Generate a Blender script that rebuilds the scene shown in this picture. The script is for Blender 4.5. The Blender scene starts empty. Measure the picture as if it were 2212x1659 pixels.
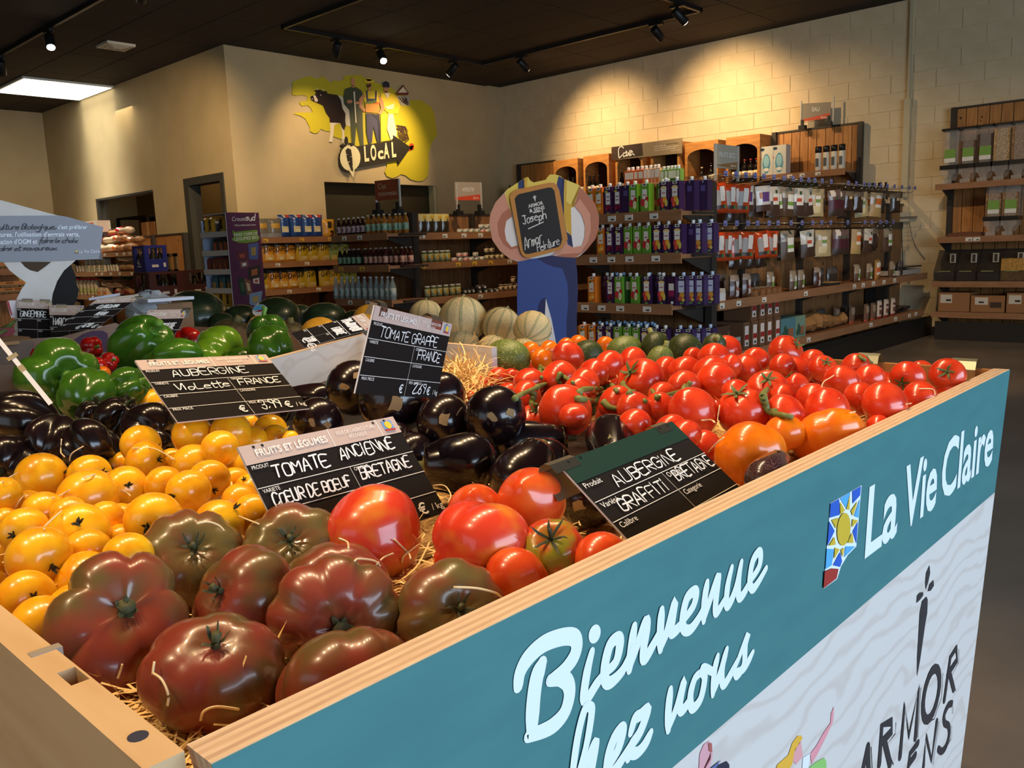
import bpy, math, random
from mathutils import Vector as V, Matrix as M
RD = random.Random(11)
SC = bpy.context.scene
COL = SC.collection
PI = math.pi

# ---------------------------------------------------------------- camera
HCAM = 1.2
FPX, CXP, CYP = 1833.6, 1106.0, 829.5
YAW, PITCH, ROLL = math.radians(43.256), math.radians(9.087), math.radians(-2.112)
CAM = V((0, 0, HCAM))
FWD = V((math.cos(YAW)*math.cos(PITCH), math.sin(YAW)*math.cos(PITCH), -math.sin(PITCH)))
_r = V((math.sin(YAW), -math.cos(YAW), 0.0)); _u = _r.cross(FWD)
RGT = _r*math.cos(ROLL) + _u*math.sin(ROLL)
UPV = _u*math.cos(ROLL) - _r*math.sin(ROLL)
cd = bpy.data.cameras.new('camera'); cam = bpy.data.objects.new('camera', cd); COL.objects.link(cam)
cam.matrix_world = M((( RGT.x, UPV.x, -FWD.x, 0), (RGT.y, UPV.y, -FWD.y, 0), (RGT.z, UPV.z, -FWD.z, HCAM), (0, 0, 0, 1)))
cd.sensor_fit = 'HORIZONTAL'; cd.sensor_width = 36.0; cd.lens = FPX/2212*36; cd.clip_start = 0.02; cd.clip_end = 100
SC.camera = cam
SC.view_settings.view_transform = 'Standard'; SC.view_settings.look = 'None'
SC.view_settings.gamma = 1.0; SC.view_settings.use_curve_mapping = False
SC.view_settings.exposure = 0.78

# ---------------------------------------------------------------- world and main lights
w = bpy.data.worlds.new('world'); SC.world = w; w.use_nodes = True
bg = w.node_tree.nodes['Background']; bg.inputs[0].default_value = (0.62, 0.74, 1.0, 1); bg.inputs[1].default_value = 0.25
def area(name, loc, aim, sx, sy, energy, col, spread=180):
    l = bpy.data.lights.new(name, 'AREA'); l.shape = 'RECTANGLE'; l.size = sx; l.size_y = sy; l.energy = energy; l.color = col; l.spread = math.radians(spread)
    o = bpy.data.objects.new(name, l); COL.objects.link(o); o.location = loc
    o.rotation_euler = (V(aim)-V(loc)).to_track_quat('-Z', 'Y').to_euler(); return o
DAY = (0.66, 0.82, 1.0)
area('shop_window_daylight', (1.6, -4.7, 1.75), (1.6, 0, 1.35), 6.6, 2.5, 245, DAY)
area('glass_door_daylight', (-3.7, 1.0, 1.6), (0, 1.6, 1.2), 3.0, 2.3, 14, DAY)  # cool fill added from the left; the wall there has no door
WARM = (1.0, 0.69, 0.37)
def spot(loc, aim, energy, angle=50, blend=.6, col=WARM, size=.035):
    l = bpy.data.lights.new('spot_lamp', 'SPOT'); l.energy = energy; l.color = col; l.spot_size = math.radians(angle)
    l.spot_blend = blend; l.shadow_soft_size = size
    o = bpy.data.objects.new('spot_lamp', l); COL.objects.link(o); o.location = loc
    o.rotation_euler = (V(aim)-V(loc)).to_track_quat('-Z', 'Y').to_euler(); return o

# ---------------------------------------------------------------- pixel -> point on a plane of the room
def ray(px, py): return FWD + RGT*((px-CXP)/FPX) - UPV*((py-CYP)/FPX)
def onX(px, py, x): d = ray(px, py); return CAM + d*(x/d.x)
def onY(px, py, y): d = ray(px, py); return CAM + d*(y/d.y)
def onZ(px, py, z): d = ray(px, py); return CAM + d*((z-HCAM)/d.z)
def onP(px, py, p, n): d = ray(px, py); return CAM + d*((V(p)-CAM).dot(n)/d.dot(n))
def atD(px, py, dist):
    d = ray(px, py); return CAM + d*(dist/math.hypot(d.x, d.y))
def along(px, p, d):               # point of the line p + t d that sits in pixel column px
    k = RGT - FWD*((px-CXP)/FPX); p = V(p); d = V(d)
    return p + d*(-((p-CAM).dot(k))/d.dot(k))
def depth(p): return (V(p)-CAM).dot(FWD)

# ---------------------------------------------------------------- materials
def lin(c):
    return tuple((x/255/12.92 if x <= 10 else ((x/255+.055)/1.055)**2.4) for x in c[:3]) + (1.0,)
MATS = {}
def mat(name, rgb, rough=.5, metal=0., coat=0., spec=.5, two=None, scale=6., stretch=(1, 1, 1), amt=(.35, .7), detail=3., bump=0., bscale=60., alpha=1., trans=0., emit=0., vary=0., dist=0., ior=1.45, sss=0.):
    if name in MATS: return MATS[name]
    m = bpy.data.materials.new(name); m.use_nodes = True; nt = m.node_tree; N = nt.nodes; L = nt.links
    b = N['Principled BSDF']; I = b.inputs
    I['Base Color'].default_value = lin(rgb); I['Roughness'].default_value = rough; I['Metallic'].default_value = metal
    I['Coat Weight'].default_value = coat; I['Coat Roughness'].default_value = .08; I['Specular IOR Level'].default_value = spec
    I['Alpha'].default_value = alpha; I['Transmission Weight'].default_value = trans; I['IOR'].default_value = ior
    if sss: I['Subsurface Weight'].default_value = sss; I['Subsurface Radius'].default_value = (1., .45, .2); I['Subsurface Scale'].default_value = .012
    out = None
    if two is not None or bump:
        tc = N.new('ShaderNodeTexCoord'); mp = N.new('ShaderNodeMapping'); mp.inputs['Scale'].default_value = stretch
        L.new(tc.outputs['Object'], mp.inputs['Vector'])
    if two is not None:
        nz = N.new('ShaderNodeTexNoise'); nz.inputs['Scale'].default_value = scale; nz.inputs['Detail'].default_value = detail
        nz.inputs['Distortion'].default_value = dist
        L.new(mp.outputs[0], nz.inputs['Vector'])
        cr = N.new('ShaderNodeValToRGB'); e = cr.color_ramp.elements
        e[0].position, e[1].position = amt; e[0].color = lin(rgb); e[1].color = lin(two)
        L.new(nz.outputs[0], cr.inputs[0]); out = cr.outputs[0]
    if vary:
        if out is None:
            rgbn = N.new('ShaderNodeRGB'); rgbn.outputs[0].default_value = lin(rgb); out = rgbn.outputs[0]
        oi = N.new('ShaderNodeObjectInfo'); mr = N.new('ShaderNodeMapRange'); mr.inputs['To Min'].default_value = 1-vary; mr.inputs['To Max'].default_value = 1+vary
        hs = N.new('ShaderNodeHueSaturation'); L.new(oi.outputs['Random'], mr.inputs['Value']); L.new(mr.outputs[0], hs.inputs['Value']); L.new(out, hs.inputs['Color']); out = hs.outputs[0]
    if out is not None: L.new(out, I['Base Color'])
    if bump:
        n2 = N.new('ShaderNodeTexNoise'); n2.inputs['Scale'].default_value = bscale; n2.inputs['Detail'].default_value = 4
        L.new(mp.outputs[0], n2.inputs['Vector'])
        bp = N.new('ShaderNodeBump'); bp.inputs['Strength'].default_value = bump; bp.inputs['Distance'].default_value = .01
        L.new(n2.outputs[0], bp.inputs['Height']); L.new(bp.outputs[0], I['Normal'])
    if emit:
        I['Emission Color'].default_value = lin(rgb); I['Emission Strength'].default_value = emit
    MATS[name] = m; return m
def C3(r, g, b, rough=.5, **k):     # plain colour material by its value
    return mat('paint_%d_%d_%d_%d' % (r, g, b, int(rough*100)), (r, g, b), rough, **k)

# ---------------------------------------------------------------- mesh builder and object helpers
ORG = {}
class MB:
    def __init__(s): s.v = []; s.f = []; s.m = []; s.s = []
    def add(s, vs, fs, mi=0, smooth=False):
        o = len(s.v); s.v.extend(V(p) for p in vs)
        for f in fs: s.f.append([i+o for i in f]); s.m.append(mi); s.s.append(smooth)
        return s
    def box(s, a, b, mi=0):
        x0, y0, z0 = (min(a[i], b[i]) for i in range(3)); x1, y1, z1 = (max(a[i], b[i]) for i in range(3))
        return s.add([(x0,y0,z0),(x1,y0,z0),(x1,y1,z0),(x0,y1,z0),(x0,y0,z1),(x1,y0,z1),(x1,y1,z1),(x0,y1,z1)],
                     [(0,3,2,1),(4,5,6,7),(0,1,5,4),(1,2,6,5),(2,3,7,6),(3,0,4,7)], mi)
    def ob(s, c, ax, ay, az, mi=0):      # oriented box: centre and three half axes
        c, ax, ay, az = V(c), V(ax), V(ay), V(az)
        return s.add([c-ax-ay-az, c+ax-ay-az, c+ax+ay-az, c-ax+ay-az, c-ax-ay+az, c+ax-ay+az, c+ax+ay+az, c-ax+ay+az],
                     [(0,3,2,1),(4,5,6,7),(0,1,5,4),(1,2,6,5),(2,3,7,6),(3,0,4,7)], mi)
    def poly(s, pts, mi=0): return s.add(pts, [list(range(len(pts)))], mi)
    def slab(s, pts, d, mi=0, mi2=None):   # polygon thickened by vector d
        n = len(pts); d = V(d); pts = [V(p) for p in pts]; mi2 = mi if mi2 is None else mi2
        s.add(pts+[p+d for p in pts], [list(range(n))], mi)
        o = len(s.v)-2*n
        s.f.append([o+n+i for i in reversed(range(n))]); s.m.append(mi2); s.s.append(False)
        for i in range(n):
            j = (i+1) % n; s.f.append([o+i, o+n+i, o+n+j, o+j]); s.m.append(mi2); s.s.append(False)
        return s
    def tube(s, path, r, n=6, mi=0, cap=True, flat=1.0, smooth=True):
        P = [V(p) for p in path]; k = len(P); vs = []; up = V((0.13, 0.27, 0.95))
        for i, p in enumerate(P):
            t = (P[min(i+1, k-1)]-P[max(i-1, 0)]).normalized()
            a = t.cross(up)
            if a.length < 1e-4: a = t.cross(V((1, 0, 0)))
            a.normalize(); b = t.cross(a); rr = r[i] if isinstance(r, (list, tuple)) else r
            vs += [p+a*(rr*math.cos(2*PI*j/n))+b*(rr*flat*math.sin(2*PI*j/n)) for j in range(n)]
        fs = [[i*n+j, i*n+(j+1) % n, (i+1)*n+(j+1) % n, (i+1)*n+j] for i in range(k-1) for j in range(n)]
        if cap: fs += [list(reversed(range(n))), [(k-1)*n+j for j in range(n)]]
        return s.add(vs, fs, mi, smooth)
    def lathe(s, prof, n=16, c=(0, 0, 0), mi=0, smooth=True, mis=None):   # profile of (r, z) about +z
        c = V(c); k = len(prof); vs = []
        for r, z in prof: vs += [c+V((r*math.cos(2*PI*j/n), r*math.sin(2*PI*j/n), z)) for j in range(n)]
        for i in range(k-1):
            s.add([], [])
        o = len(s.v); s.v.extend(vs)
        for i in range(k-1):
            for j in range(n):
                s.f.append([o+i*n+j, o+i*n+(j+1) % n, o+(i+1)*n+(j+1) % n, o+(i+1)*n+j]); s.m.append(mis[i] if mis else mi); s.s.append(smooth)
        if prof[0][0] > 1e-6: s.f.append([o+j for j in reversed(range(n))]); s.m.append(mis[0] if mis else mi); s.s.append(False)
        if prof[-1][0] > 1e-6: s.f.append([o+(k-1)*n+j for j in range(n)]); s.m.append(mis[-1] if mis else mi); s.s.append(False)
        return s
    def ribbon(s, pts, wd, n, mi=0):        # flat stroke on a plane with normal n; wd number or list
        n = V(n).normalized(); s.rb = getattr(s, 'rb', 0)+1; P = [V(p)+n*(.00006*(s.rb % 9)+.000004*i) for i, p in enumerate(pts)]; k = len(P); vs = []
        for i, p in enumerate(P):
            t = (P[min(i+1, k-1)]-P[max(i-1, 0)])
            a = t.cross(n); a = a.normalized() if a.length > 1e-9 else V((0, 0, 1))
            h = (wd[i] if isinstance(wd, (list, tuple)) else wd)/2
            vs += [p+a*h, p-a*h]
        s.add(vs, [[2*i, 2*i+1, 2*i+3, 2*i+2] for i in range(k-1)], mi)
        for i in (0, k-1):                   # round ends
            h = (wd[i] if isinstance(wd, (list, tuple)) else wd)/2; a = (vs[2*i]-vs[2*i+1]).normalized(); b = a.cross(n)
            t = (P[1]-P[0] if i == 0 else P[k-2]-P[k-1]); b = b if b.dot(t) < 0 else -b
            s.add([P[i]+n*(.00002 if i else -.00002)+a*(h*math.cos(q*PI/5))+b*(h*math.sin(q*PI/5)) for q in range(6)], [list(range(6))], mi)
        return s
    def mesh(s, name, mats, off=None):
        me = bpy.data.meshes.new(name); o = off or V((0, 0, 0))
        me.from_pydata([tuple(p-o) for p in s.v], [], s.f)
        for m in (mats if isinstance(mats, (list, tuple)) else [mats]): me.materials.append(m)
        me.polygons.foreach_set('material_index', s.m); me.polygons.foreach_set('use_smooth', s.s)
        me.update(); return me
    def build(s, name, mats, parent=None, label=None, cat=None, group=None, kind=None, loc=None, local=False):
        if parent is not None: off = V((0, 0, 0)) if local else ORG[parent.name]
        else: off = V(loc) if loc is not None and not local else V((0, 0, 0))
        ob = bpy.data.objects.new(name, s.mesh(name, mats, off)); COL.objects.link(ob)
        if parent is not None: ob.parent = parent; ORG[ob.name] = ORG[parent.name]; KIDS.setdefault(parent.name, []).append(ob)
        else:
            if loc is not None: ob.location = loc
            ORG[ob.name] = V((0, 0, 0)) if local else off
        return tag(ob, label, cat, group, kind)
def tag(o, label=None, cat=None, group=None, kind=None):
    if label:
        wl = label.split(' ')
        while len([w for w in wl if w]) > 16 and 'the' in wl: wl.remove('the')
        o['label'] = ' '.join(wl)
    if cat: o['category'] = cat
    if group: o['group'] = group
    if kind: o['kind'] = kind
    return o
def thing(name, label, cat, loc=(0, 0, 0), group=None, local=False):
    o = bpy.data.objects.new(name, None); COL.objects.link(o); o.location = loc; o.empty_display_size = .05
    ORG[o.name] = V((0, 0, 0)) if local else V(loc); return tag(o, label, cat, group)
def dup(root, loc, rot=None, label=None, group=None, scale=None):
    r = root.copy(); COL.objects.link(r); r.location = loc
    if rot is not None:
        if hasattr(rot, 'to_euler'): r.rotation_euler = rot.to_euler()
        else: r.rotation_euler = (0, 0, rot)
    if scale is not None: r.scale = scale if isinstance(scale, (tuple, list)) else (scale,)*3
    tag(r, label, None, group)
    for ch in KIDS.get(root.name, []):
        c = ch.copy(); COL.objects.link(c); c.parent = r; KIDS.setdefault(r.name, []).append(c)
        for g in KIDS.get(ch.name, []):
            d = g.copy(); COL.objects.link(d); d.parent = c; KIDS.setdefault(c.name, []).append(d)
    return r
KIDS = {}
def kid(parent, ob): KIDS.setdefault(parent.name, []).append(ob); return ob
def nth(k):
    return ['first', 'second', 'third', 'fourth', 'fifth', 'sixth', 'seventh', 'eighth', 'ninth', 'tenth', 'eleventh', 'twelfth', 'thirteenth', 'fourteenth', 'fifteenth', 'sixteenth', 'seventeenth', 'eighteenth', 'nineteenth', 'twentieth',
            'twenty-first', 'twenty-second', 'twenty-third', 'twenty-fourth', 'twenty-fifth', 'twenty-sixth', 'twenty-seventh', 'twenty-eighth', 'twenty-ninth', 'thirtieth', 'thirty-first', 'thirty-second', 'thirty-third', 'thirty-fourth', 'thirty-fifth', 'thirty-sixth'][k]
class Plane:                         # flat sheet with an origin, right axis and down axis: for print on signs
    def __init__(s, o, r, d, lift=.0006):
        s.o, s.r, s.d = V(o), V(r).normalized(), V(d).normalized(); s.n = s.r.cross(s.d)*-1; s.lift = lift
    def p(s, x, y, k=1): return s.o+s.r*x+s.d*y+s.n*(s.lift*k)
def words(txt, pl, x, y, h, mtl, parent, width=None, align='LEFT', shear=0., bold=0., name='lettering', k=1, up=None):
    """printed line: baseline at (x, y) of plane pl, capital height h"""
    cu = bpy.data.curves.new(name, 'FONT'); cu.body = txt; cu.size = h/.70; cu.align_x = align; cu.shear = shear; cu.offset = bold*h
    cu.extrude = 0.0; cu.resolution_u = 3
    tmp = bpy.data.objects.new('text_source', cu); me = bpy.data.meshes.new_from_object(tmp); me.name = name
    bpy.data.objects.remove(tmp); bpy.data.curves.remove(cu); me.materials.clear(); me.materials.append(mtl)
    ob = bpy.data.objects.new(name, me); COL.objects.link(ob)
    sx = 1.0
    if width:
        xs = [v.co.x for v in me.vertices]; wd = max(xs)-min(xs) if xs else 0; sx = width/wd if wd > 1e-6 else 1.0
    ob.parent = parent; KIDS.setdefault(parent.name, []).append(ob); ORG[ob.name] = ORG[parent.name]
    r, u, n = pl.r, -pl.d, pl.n
    mt = M(((r.x, u.x, n.x, 0), (r.y, u.y, n.y, 0), (r.z, u.z, n.z, 0), (0, 0, 0, 1)))
    mt.translation = pl.p(x, y, k)-ORG[parent.name]
    me.transform(mt @ M.Diagonal((sx, 1, 1, 1))); me.update(); return ob
# single-stroke hand lettering: strokes on a 4 x 6 cell, y upwards
HAND = {
 'A':['00 26 40','12 32'],'B':['00 06','06 36 44 33 03','33 42 30 00'],'C':['45 26 05 01 10 30 41'],'D':['00 06 26 44 42 20 00'],'E':['46 06 00 40','03 33'],'F':['46 06 00','03 33'],
 'G':['45 26 05 01 10 30 42 43 23'],'H':['06 00','46 40','03 43'],'I':['06 00'],'i':['04 00','05 06'],'L':['06 00 40'],'M':['00 06 23 46 40'],'N':['00 06 40 46'],'O':['16 05 01 10 30 41 45 36 16'],
 'P':['00 06 36 45 43 33 03'],'R':['00 06 36 45 43 33 03','13 40'],'S':['45 36 16 05 13 33 41 30 10 01'],'T':['06 46','26 20'],'U':['06 01 10 30 41 46'],'V':['06 20 46'],'X':['00 46','06 40'],
 'Q':['16 05 01 10 30 41 45 36 16','22 40'],'Z':['06 46 00 40'],'K':['06 00','46 03 40'],'3':['05 16 36 45 33 13','33 42 30 10 01'],'9':['43 14 05 16 36 45 30'],'0':['16 05 01 10 30 41 45 36 16'],'1':['04 26 20'],'2':['05 16 36 45 00 40'],'6':['46 13 01 10 30 42 33 13'],
 '4':['30 36 02 42'],'5':['46 06 04 34 42 30 00'],'8':['14 05 16 36 45 34 14 02 10 30 42 34'],',':['11 00'],'E2':['45 26 05 01 10 30 41','03 33','02 22'],'/':['00 46'],
 'J':['06 46','36 31 20 01'],'o':['13 02 10 30 42 33 13'],'s':['43 13 02 32 31 20 00'],'e':['02 42 33 13 01 10 40'],'p':['03 0a','02 13 33 42 30 10 01'],'h':['06 00','02 13 33 42 40'],'r':['03 00','02 13 33'],'m':['03 00','02 13 22 20','22 33 42 40'],
 'n':['03 00','02 13 33 42 40'],'t':['16 10 30','04 34'],'u':['03 01 10 30 42 43 40'],'c':['43 13 02 01 10 40'],'d':['46 40','42 33 13 02 01 10 30 41'],'a':['43 13 02 01 10 40','43 40'],'v':['03 20 43'],'x':['03 40','43 00'],'l':['06 01 10'],'g':['43 13 02 11 41','43 4a 0a'],'q':['43 13 02 11 41','43 4a'],'f':['46 26 10 1a','03 33'],'b':['06 00','02 13 33 42 30 10'],'z':['03 43 00 40'],"'":['06 05'],'.':['00 01'],'&':['40 05 16 25 02 10 30 42']}
NARROW = {'i': .5, 'I': .5, ' ': .6, ',': .5, '.': .5, "'": .4, 'l': .55, 't': .9, 'f': .9, 'r': 1.0, 'j': .6}
def scribble(mb, txt, pl, x, y, h, wd, mi=0, wid=None, slant=.12, seed=1, rise=0., k=2, cell=.62, smear=0):
    rr = random.Random(seed); cw = h*cell; q = x
    if wid: cw = wid/max(1, sum(NARROW.get(c, 1.3) for c in txt))
    for ch in txt:
        st = HAND.get('E2' if ch == '\u20ac' else ch)
        adv = cw*NARROW.get(ch, 1.3)
        if st:
            jy = rr.uniform(-.05, .05)*h; js = rr.uniform(.9, 1.08); jr = rr.uniform(-.05, .05)
            for s in st:
                pts = []
                for tok in s.split():
                    a = int(tok[0])/4; b = -.4 if tok[1] == 'a' else int(tok[1])/6
                    a += rr.uniform(-.05, .05); b += rr.uniform(-.03, .03)
                    yy = b*h*js; xx = a*cw+yy*(slant+jr)
                    pts.append((q+xx, y-yy-jy-rise*(q+xx-x)))
                mb.ribbon([pl.p(a, b, k) for a, b in smooth_line(pts)], [wd*rr.uniform(.8, 1.2)]*len(smooth_line(pts)), pl.n, mi)
        q += adv
def smooth_line(p, n=3):              # Catmull-Rom through 2-D points
    if len(p) < 3: return p
    o = []
    for i in range(len(p)-1):
        p0, p1, p2, p3 = p[max(i-1, 0)], p[i], p[i+1], p[min(i+2, len(p)-1)]
        for t in range(n):
            t /= n
            o.append(tuple(.5*((2*b)+(-a+c)*t+(2*a-5*b+4*c-d)*t*t+(-a+3*b-3*c+d)*t**3) for a, b, c, d in zip(p0, p1, p2, p3)))
    return o+[p[-1]]
def smooth3(p, n=4):
    o = []
    P = [V(a) for a in p]
    for i in range(len(P)-1):
        p0, p1, p2, p3 = P[max(i-1, 0)], P[i], P[i+1], P[min(i+2, len(P)-1)]
        for t in range(n):
            t /= n; o.append(.5*((2*p1)+(p2-p0)*t+(2*p0-5*p1+4*p2-p3)*t*t+(3*p1-p0-3*p2+p3)*t**3))
    return o+[P[-1]]
# ================================================================ the room
X1, Y1, X0, Y2, ZC = 10.768, 10.158, 5.765, 16.5, 3.84
XL, YB = -4.2, -5.0
m_wall = mat('beige_wall_paint', (196, 176, 134), .85, two=(188, 168, 126), scale=3, bump=.04, bscale=40)
m_block = mat('cream_block_paint', (220, 200, 162), .8, two=(212, 191, 152), scale=5, bump=.12, bscale=35)
m_floor = mat('dark_polished_concrete', (128, 118, 108), .36, two=(104, 96, 89), scale=1.6, detail=6, spec=.5)
m_tile = mat('dark_ceiling_tile', (58, 49, 40), .9, two=(52, 44, 36), scale=30)
m_grid = mat('black_ceiling_grid', (24, 20, 17), .8)
m_black = mat('black_metal', (30, 29, 28), .45)
m_frame = mat('charcoal_frame_paint', (58, 56, 48), .6)
m_dark = mat('dark_olive_panel', (44, 40, 22), .6)
def struct(name, mb, m, parent=None, kind='structure', **k):
    return mb.build(name, m, parent, kind=kind, **k)
struct('floor', MB().box((XL, YB, -.1), (X1+.3, Y2+.3, 0)), m_floor)
# ceiling: grid backing with single tiles below it
ceil = struct('ceiling', MB().box((XL, YB, ZC+.02), (X1+.3, Y2+.3, ZC+.15)), m_grid)
tile_me = None
for i in range(-8, 10):
    for j in range(-5, 7):
        x = 5.14+.66*i; y = 9.04+1.32*j
        if x+.66 > X1+.2 or x+.66 < 1.5 or y < 2.0 or y > Y2: continue
        if x > X0-.4 and y > Y1-.2: continue
        if tile_me is None: tile_me = MB().box((.006, .006, 0), (.654, 1.314, .018)).mesh('tile', m_tile)
        o = bpy.data.objects.new('tile', tile_me); COL.objects.link(o); o.parent = ceil; o.location = (x, y, ZC+.002)
# wall of the box room that carries the mural, with a dark recessed hatch
h0 = onY(700, 391, Y1); h1 = onY(943, 402, Y1)
hx0, hx1, hz1, hz0 = h0.x, h1.x, h0.z-.01, .95
b = MB()
for a, c in (((X0, 0), (hx0, ZC+.02)), ((hx1, 0), (X1, ZC+.02)), ((hx0, 0), (hx1, hz0)), ((hx0, hz1), (hx1, ZC+.02))):
    b.box((a[0], Y1, a[1]), (c[0], Y1+.14, c[1]))
wm = struct('wall_mural_side', b, m_wall)
struct('panel', MB().box((hx0, Y1+.135, hz0), (hx1, Y1+.16, hz1)), m_dark, wm, kind=None)
struct('reveal', MB().box((hx1-.05, Y1+.02, hz0), (hx1, Y1+.14, hz1)), C3(200, 186, 140, .7), wm, kind=None)
# side wall of the box room: door and service hatch
dz = onX(455, 377, X0).z; dy0 = onX(487, 420, X0).y; dy1 = onX(401, 420, X0).y
wz = onX(270, 420, X0).z; wy0 = onX(332, 430, X0).y; wy1 = onX(209, 440, X0).y; wz0 = 1.3
b = MB()
for ya, yb, za, zb in ((Y1+.14, dy0, 0, ZC+.02), (dy0, dy1, dz, ZC+.02), (dy1, wy0, 0, ZC+.02), (wy0, wy1, 0, wz0), (wy0, wy1, wz, ZC+.02), (wy1, Y2, 0, ZC+.02)):
    b.box((X0, ya, za), (X0+.14, yb, zb))
ws = struct('wall_side', b, m_wall)
df = MB()
for ya, yb, za, zb in ((dy0-.0, dy0+.09, 0, dz), (dy1-.13, dy1, 0, dz), (dy0+.09, dy1-.13, dz-.1, dz)): df.box((X0-.02, ya, za), (X0+.16, yb, zb))
d1 = struct('door_1', df, m_frame)
hf = MB(); hf.box((X0-.012, wy1-.05, wz0), (X0+.15, wy1, wz)); hf.box((X0+.04, wy1-.2, wz0), (X0+.09, wy1-.05, wz)); hf.box((X0-.012, wy0, wz-.03), (X0+.15, wy1-.051, wz)); hf.box((X0-.012, wy0, wz0-.03), (X0+.15, wy1, wz0-.001))
struct('window_1', hf, m_frame)
struct('wall_store', MB().box((X0+1.5, Y1+.14, 0), (X0+1.6, Y2, ZC)), C3(150, 120, 70, .85))
area('store_room_lamp', (X0+.8, 13.2, 3.5), (X0+.9, 13.2, 0), .6, 2.5, 9, (1, .8, .5))
struct('wall_far', MB().box((XL, Y2, 0), (X1+.3, Y2+.15, ZC+.02)), m_wall)
# block wall: single blocks in front of a mortar backing
wb = struct('wall_block', MB().box((X1, YB, 0), (X1+.2, Y2, ZC+.02)), m_block)
bm_ = MB().box((0, .005, .004), (.02, .495, .196)).mesh('block', m_block)
r = 0
for k in range(0, 20):
    z = -.16+.2*k
    for q in range(0, 18):
        y = 1.55+.5*q+(.25 if k % 2 else 0)
        if y+.5 > Y1 or y < 1.9: continue
        if z < 1.35 and y > 4.0: continue
        if z < 0 or z+.196 > ZC+.1: continue
        o = bpy.data.objects.new('block', bm_); COL.objects.link(o); o.parent = wb
        o.location = (X1-.0065+RD.uniform(-.002, .0015), y, z)
for yy in (1.9,): pass
# conduit on the block wall
cy_ = along(1958, (X1-.02, 0, 2), (0, 1, 0)).y
b = MB().box((X1-.05, cy_-.012, 2.75), (X1-.008, cy_+.012, ZC)); b.box((X1-.07, cy_-.035, 1.62), (X1-.008, cy_+.035, 2.75))
struct('trim_1', b, C3(196, 184, 150, .6))
struct('baseboard_block', MB().box((X1-.03, 3.2, 0), (X1-.007, Y1, .1)), C3(50, 45, 40, .6))
# walls behind and beside the camera, with the shop window that gives the daylight
b = MB(); b.box((XL, YB-.15, 0), (-1.8, YB, ZC)); b.box((5.0, YB-.15, 0), (X1, YB, ZC)); b.box((-1.8, YB-.15, 3.1), (5, YB, ZC)); b.box((-1.8, YB-.15, 0), (5, YB, .35))
struct('wall_front', b, m_wall)
b = MB()
for x in (-1.8, .45, 2.7, 4.93): b.box((x, YB-.1, .35), (x+.07, YB-.03, 3.1))
for z in (.35, 3.03): b.box((-1.8, YB-.1, z), (5, YB-.03, z+.07))
wf = struct('window_2', b, m_frame)
struct('pane', MB().box((-1.73, YB-.07, .42), (4.93, YB-.06, 3.03)), mat('clear_glass', (255, 255, 255), .0, trans=1.0, alpha=.25, ior=1.02), wf, kind=None)
struct('wall_left', MB().box((XL-.15, YB, 0), (XL, Y2, ZC+.02)), m_wall)
# bright ceiling panel beside the side wall
t = thing('ceiling_light_panel', 'square white backlit ceiling panel above the beige side wall', 'light', (5.1, 14.1, ZC))
MB().box((4.5, 13.46, ZC-.028), (5.755, 14.79, ZC+.0)).build('panel_frame', C3(225, 225, 215, .5), t)
MB().box((4.53, 13.49, ZC-.032), (5.74, 14.76, ZC-.027)).build('diffuser', mat('lit_diffuser', (255, 250, 232), .5, emit=1.7), t)
area('panel_lamp', (5.1, 14.12, ZC-.06), (5.1, 14.12, 0), 1.2, 1.25, 26, (1, .93, .78), 70)
p = onZ(250, 97, ZC)
t = thing('ceiling_vent', 'small square white air vent set in the dark ceiling', 'vent', p)
MB().box((p.x-.17, p.y-.17, ZC-.03), (p.x+.17, p.y+.17, ZC)).build('vent_frame', C3(210, 205, 190, .5), t)
g = MB()
for k in range(4):
    h = .13-.03*k; z = ZC-.036-.006*k
    for s in (-1, 1):
        g.box((p.x-h, p.y+s*h-.012, z), (p.x+h, p.y+s*h+.012, z+.008)); g.box((p.x+s*h-.012, p.y-h, z), (p.x+s*h+.012, p.y+h, z+.008))
g.build('grille', C3(190, 184, 168, .5), t)

# ---------------------------------------------------------------- lighting tracks and spotlights
ZT = ZC-.045
def track(name, pts, label):
    t = thing(name, label, 'track', (pts[0][0], pts[0][1], ZC))
    for a, c in zip(pts, pts[1:]):
        h = .018
        MB().box((min(a[0], c[0])-h, min(a[1], c[1])-h, ZT), (max(a[0], c[0])+h, max(a[1], c[1])+h, ZC)).build('rail', m_black, t)
    return t
tx0, ty0 = 5.83, 8.9; tx1 = 9.08; ty1 = 5.36
track('lighting_track', [(tx0, 7.4), (tx0, ty0), (tx1, ty0), (tx1, ty1), (8.2, ty1)], 'black lighting track bent round the ceiling before the mural')
track('lighting_track', [(3.85, 6.0), (3.85, 13.9)], 'straight black lighting track near the side wall')
track('lighting_track', [(-1.3, 1.45), (3.1, 1.45)], 'black lighting track straight above the produce bin')
track('lighting_track', [(5.3, 1.2), (5.3, 6.4)], 'black lighting track over the aisle before the juice shelves')
m_lens = mat('lit_lens', (255, 236, 200), .3, emit=25.0)
m_lens0 = C3(60, 58, 54, .2)
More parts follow.
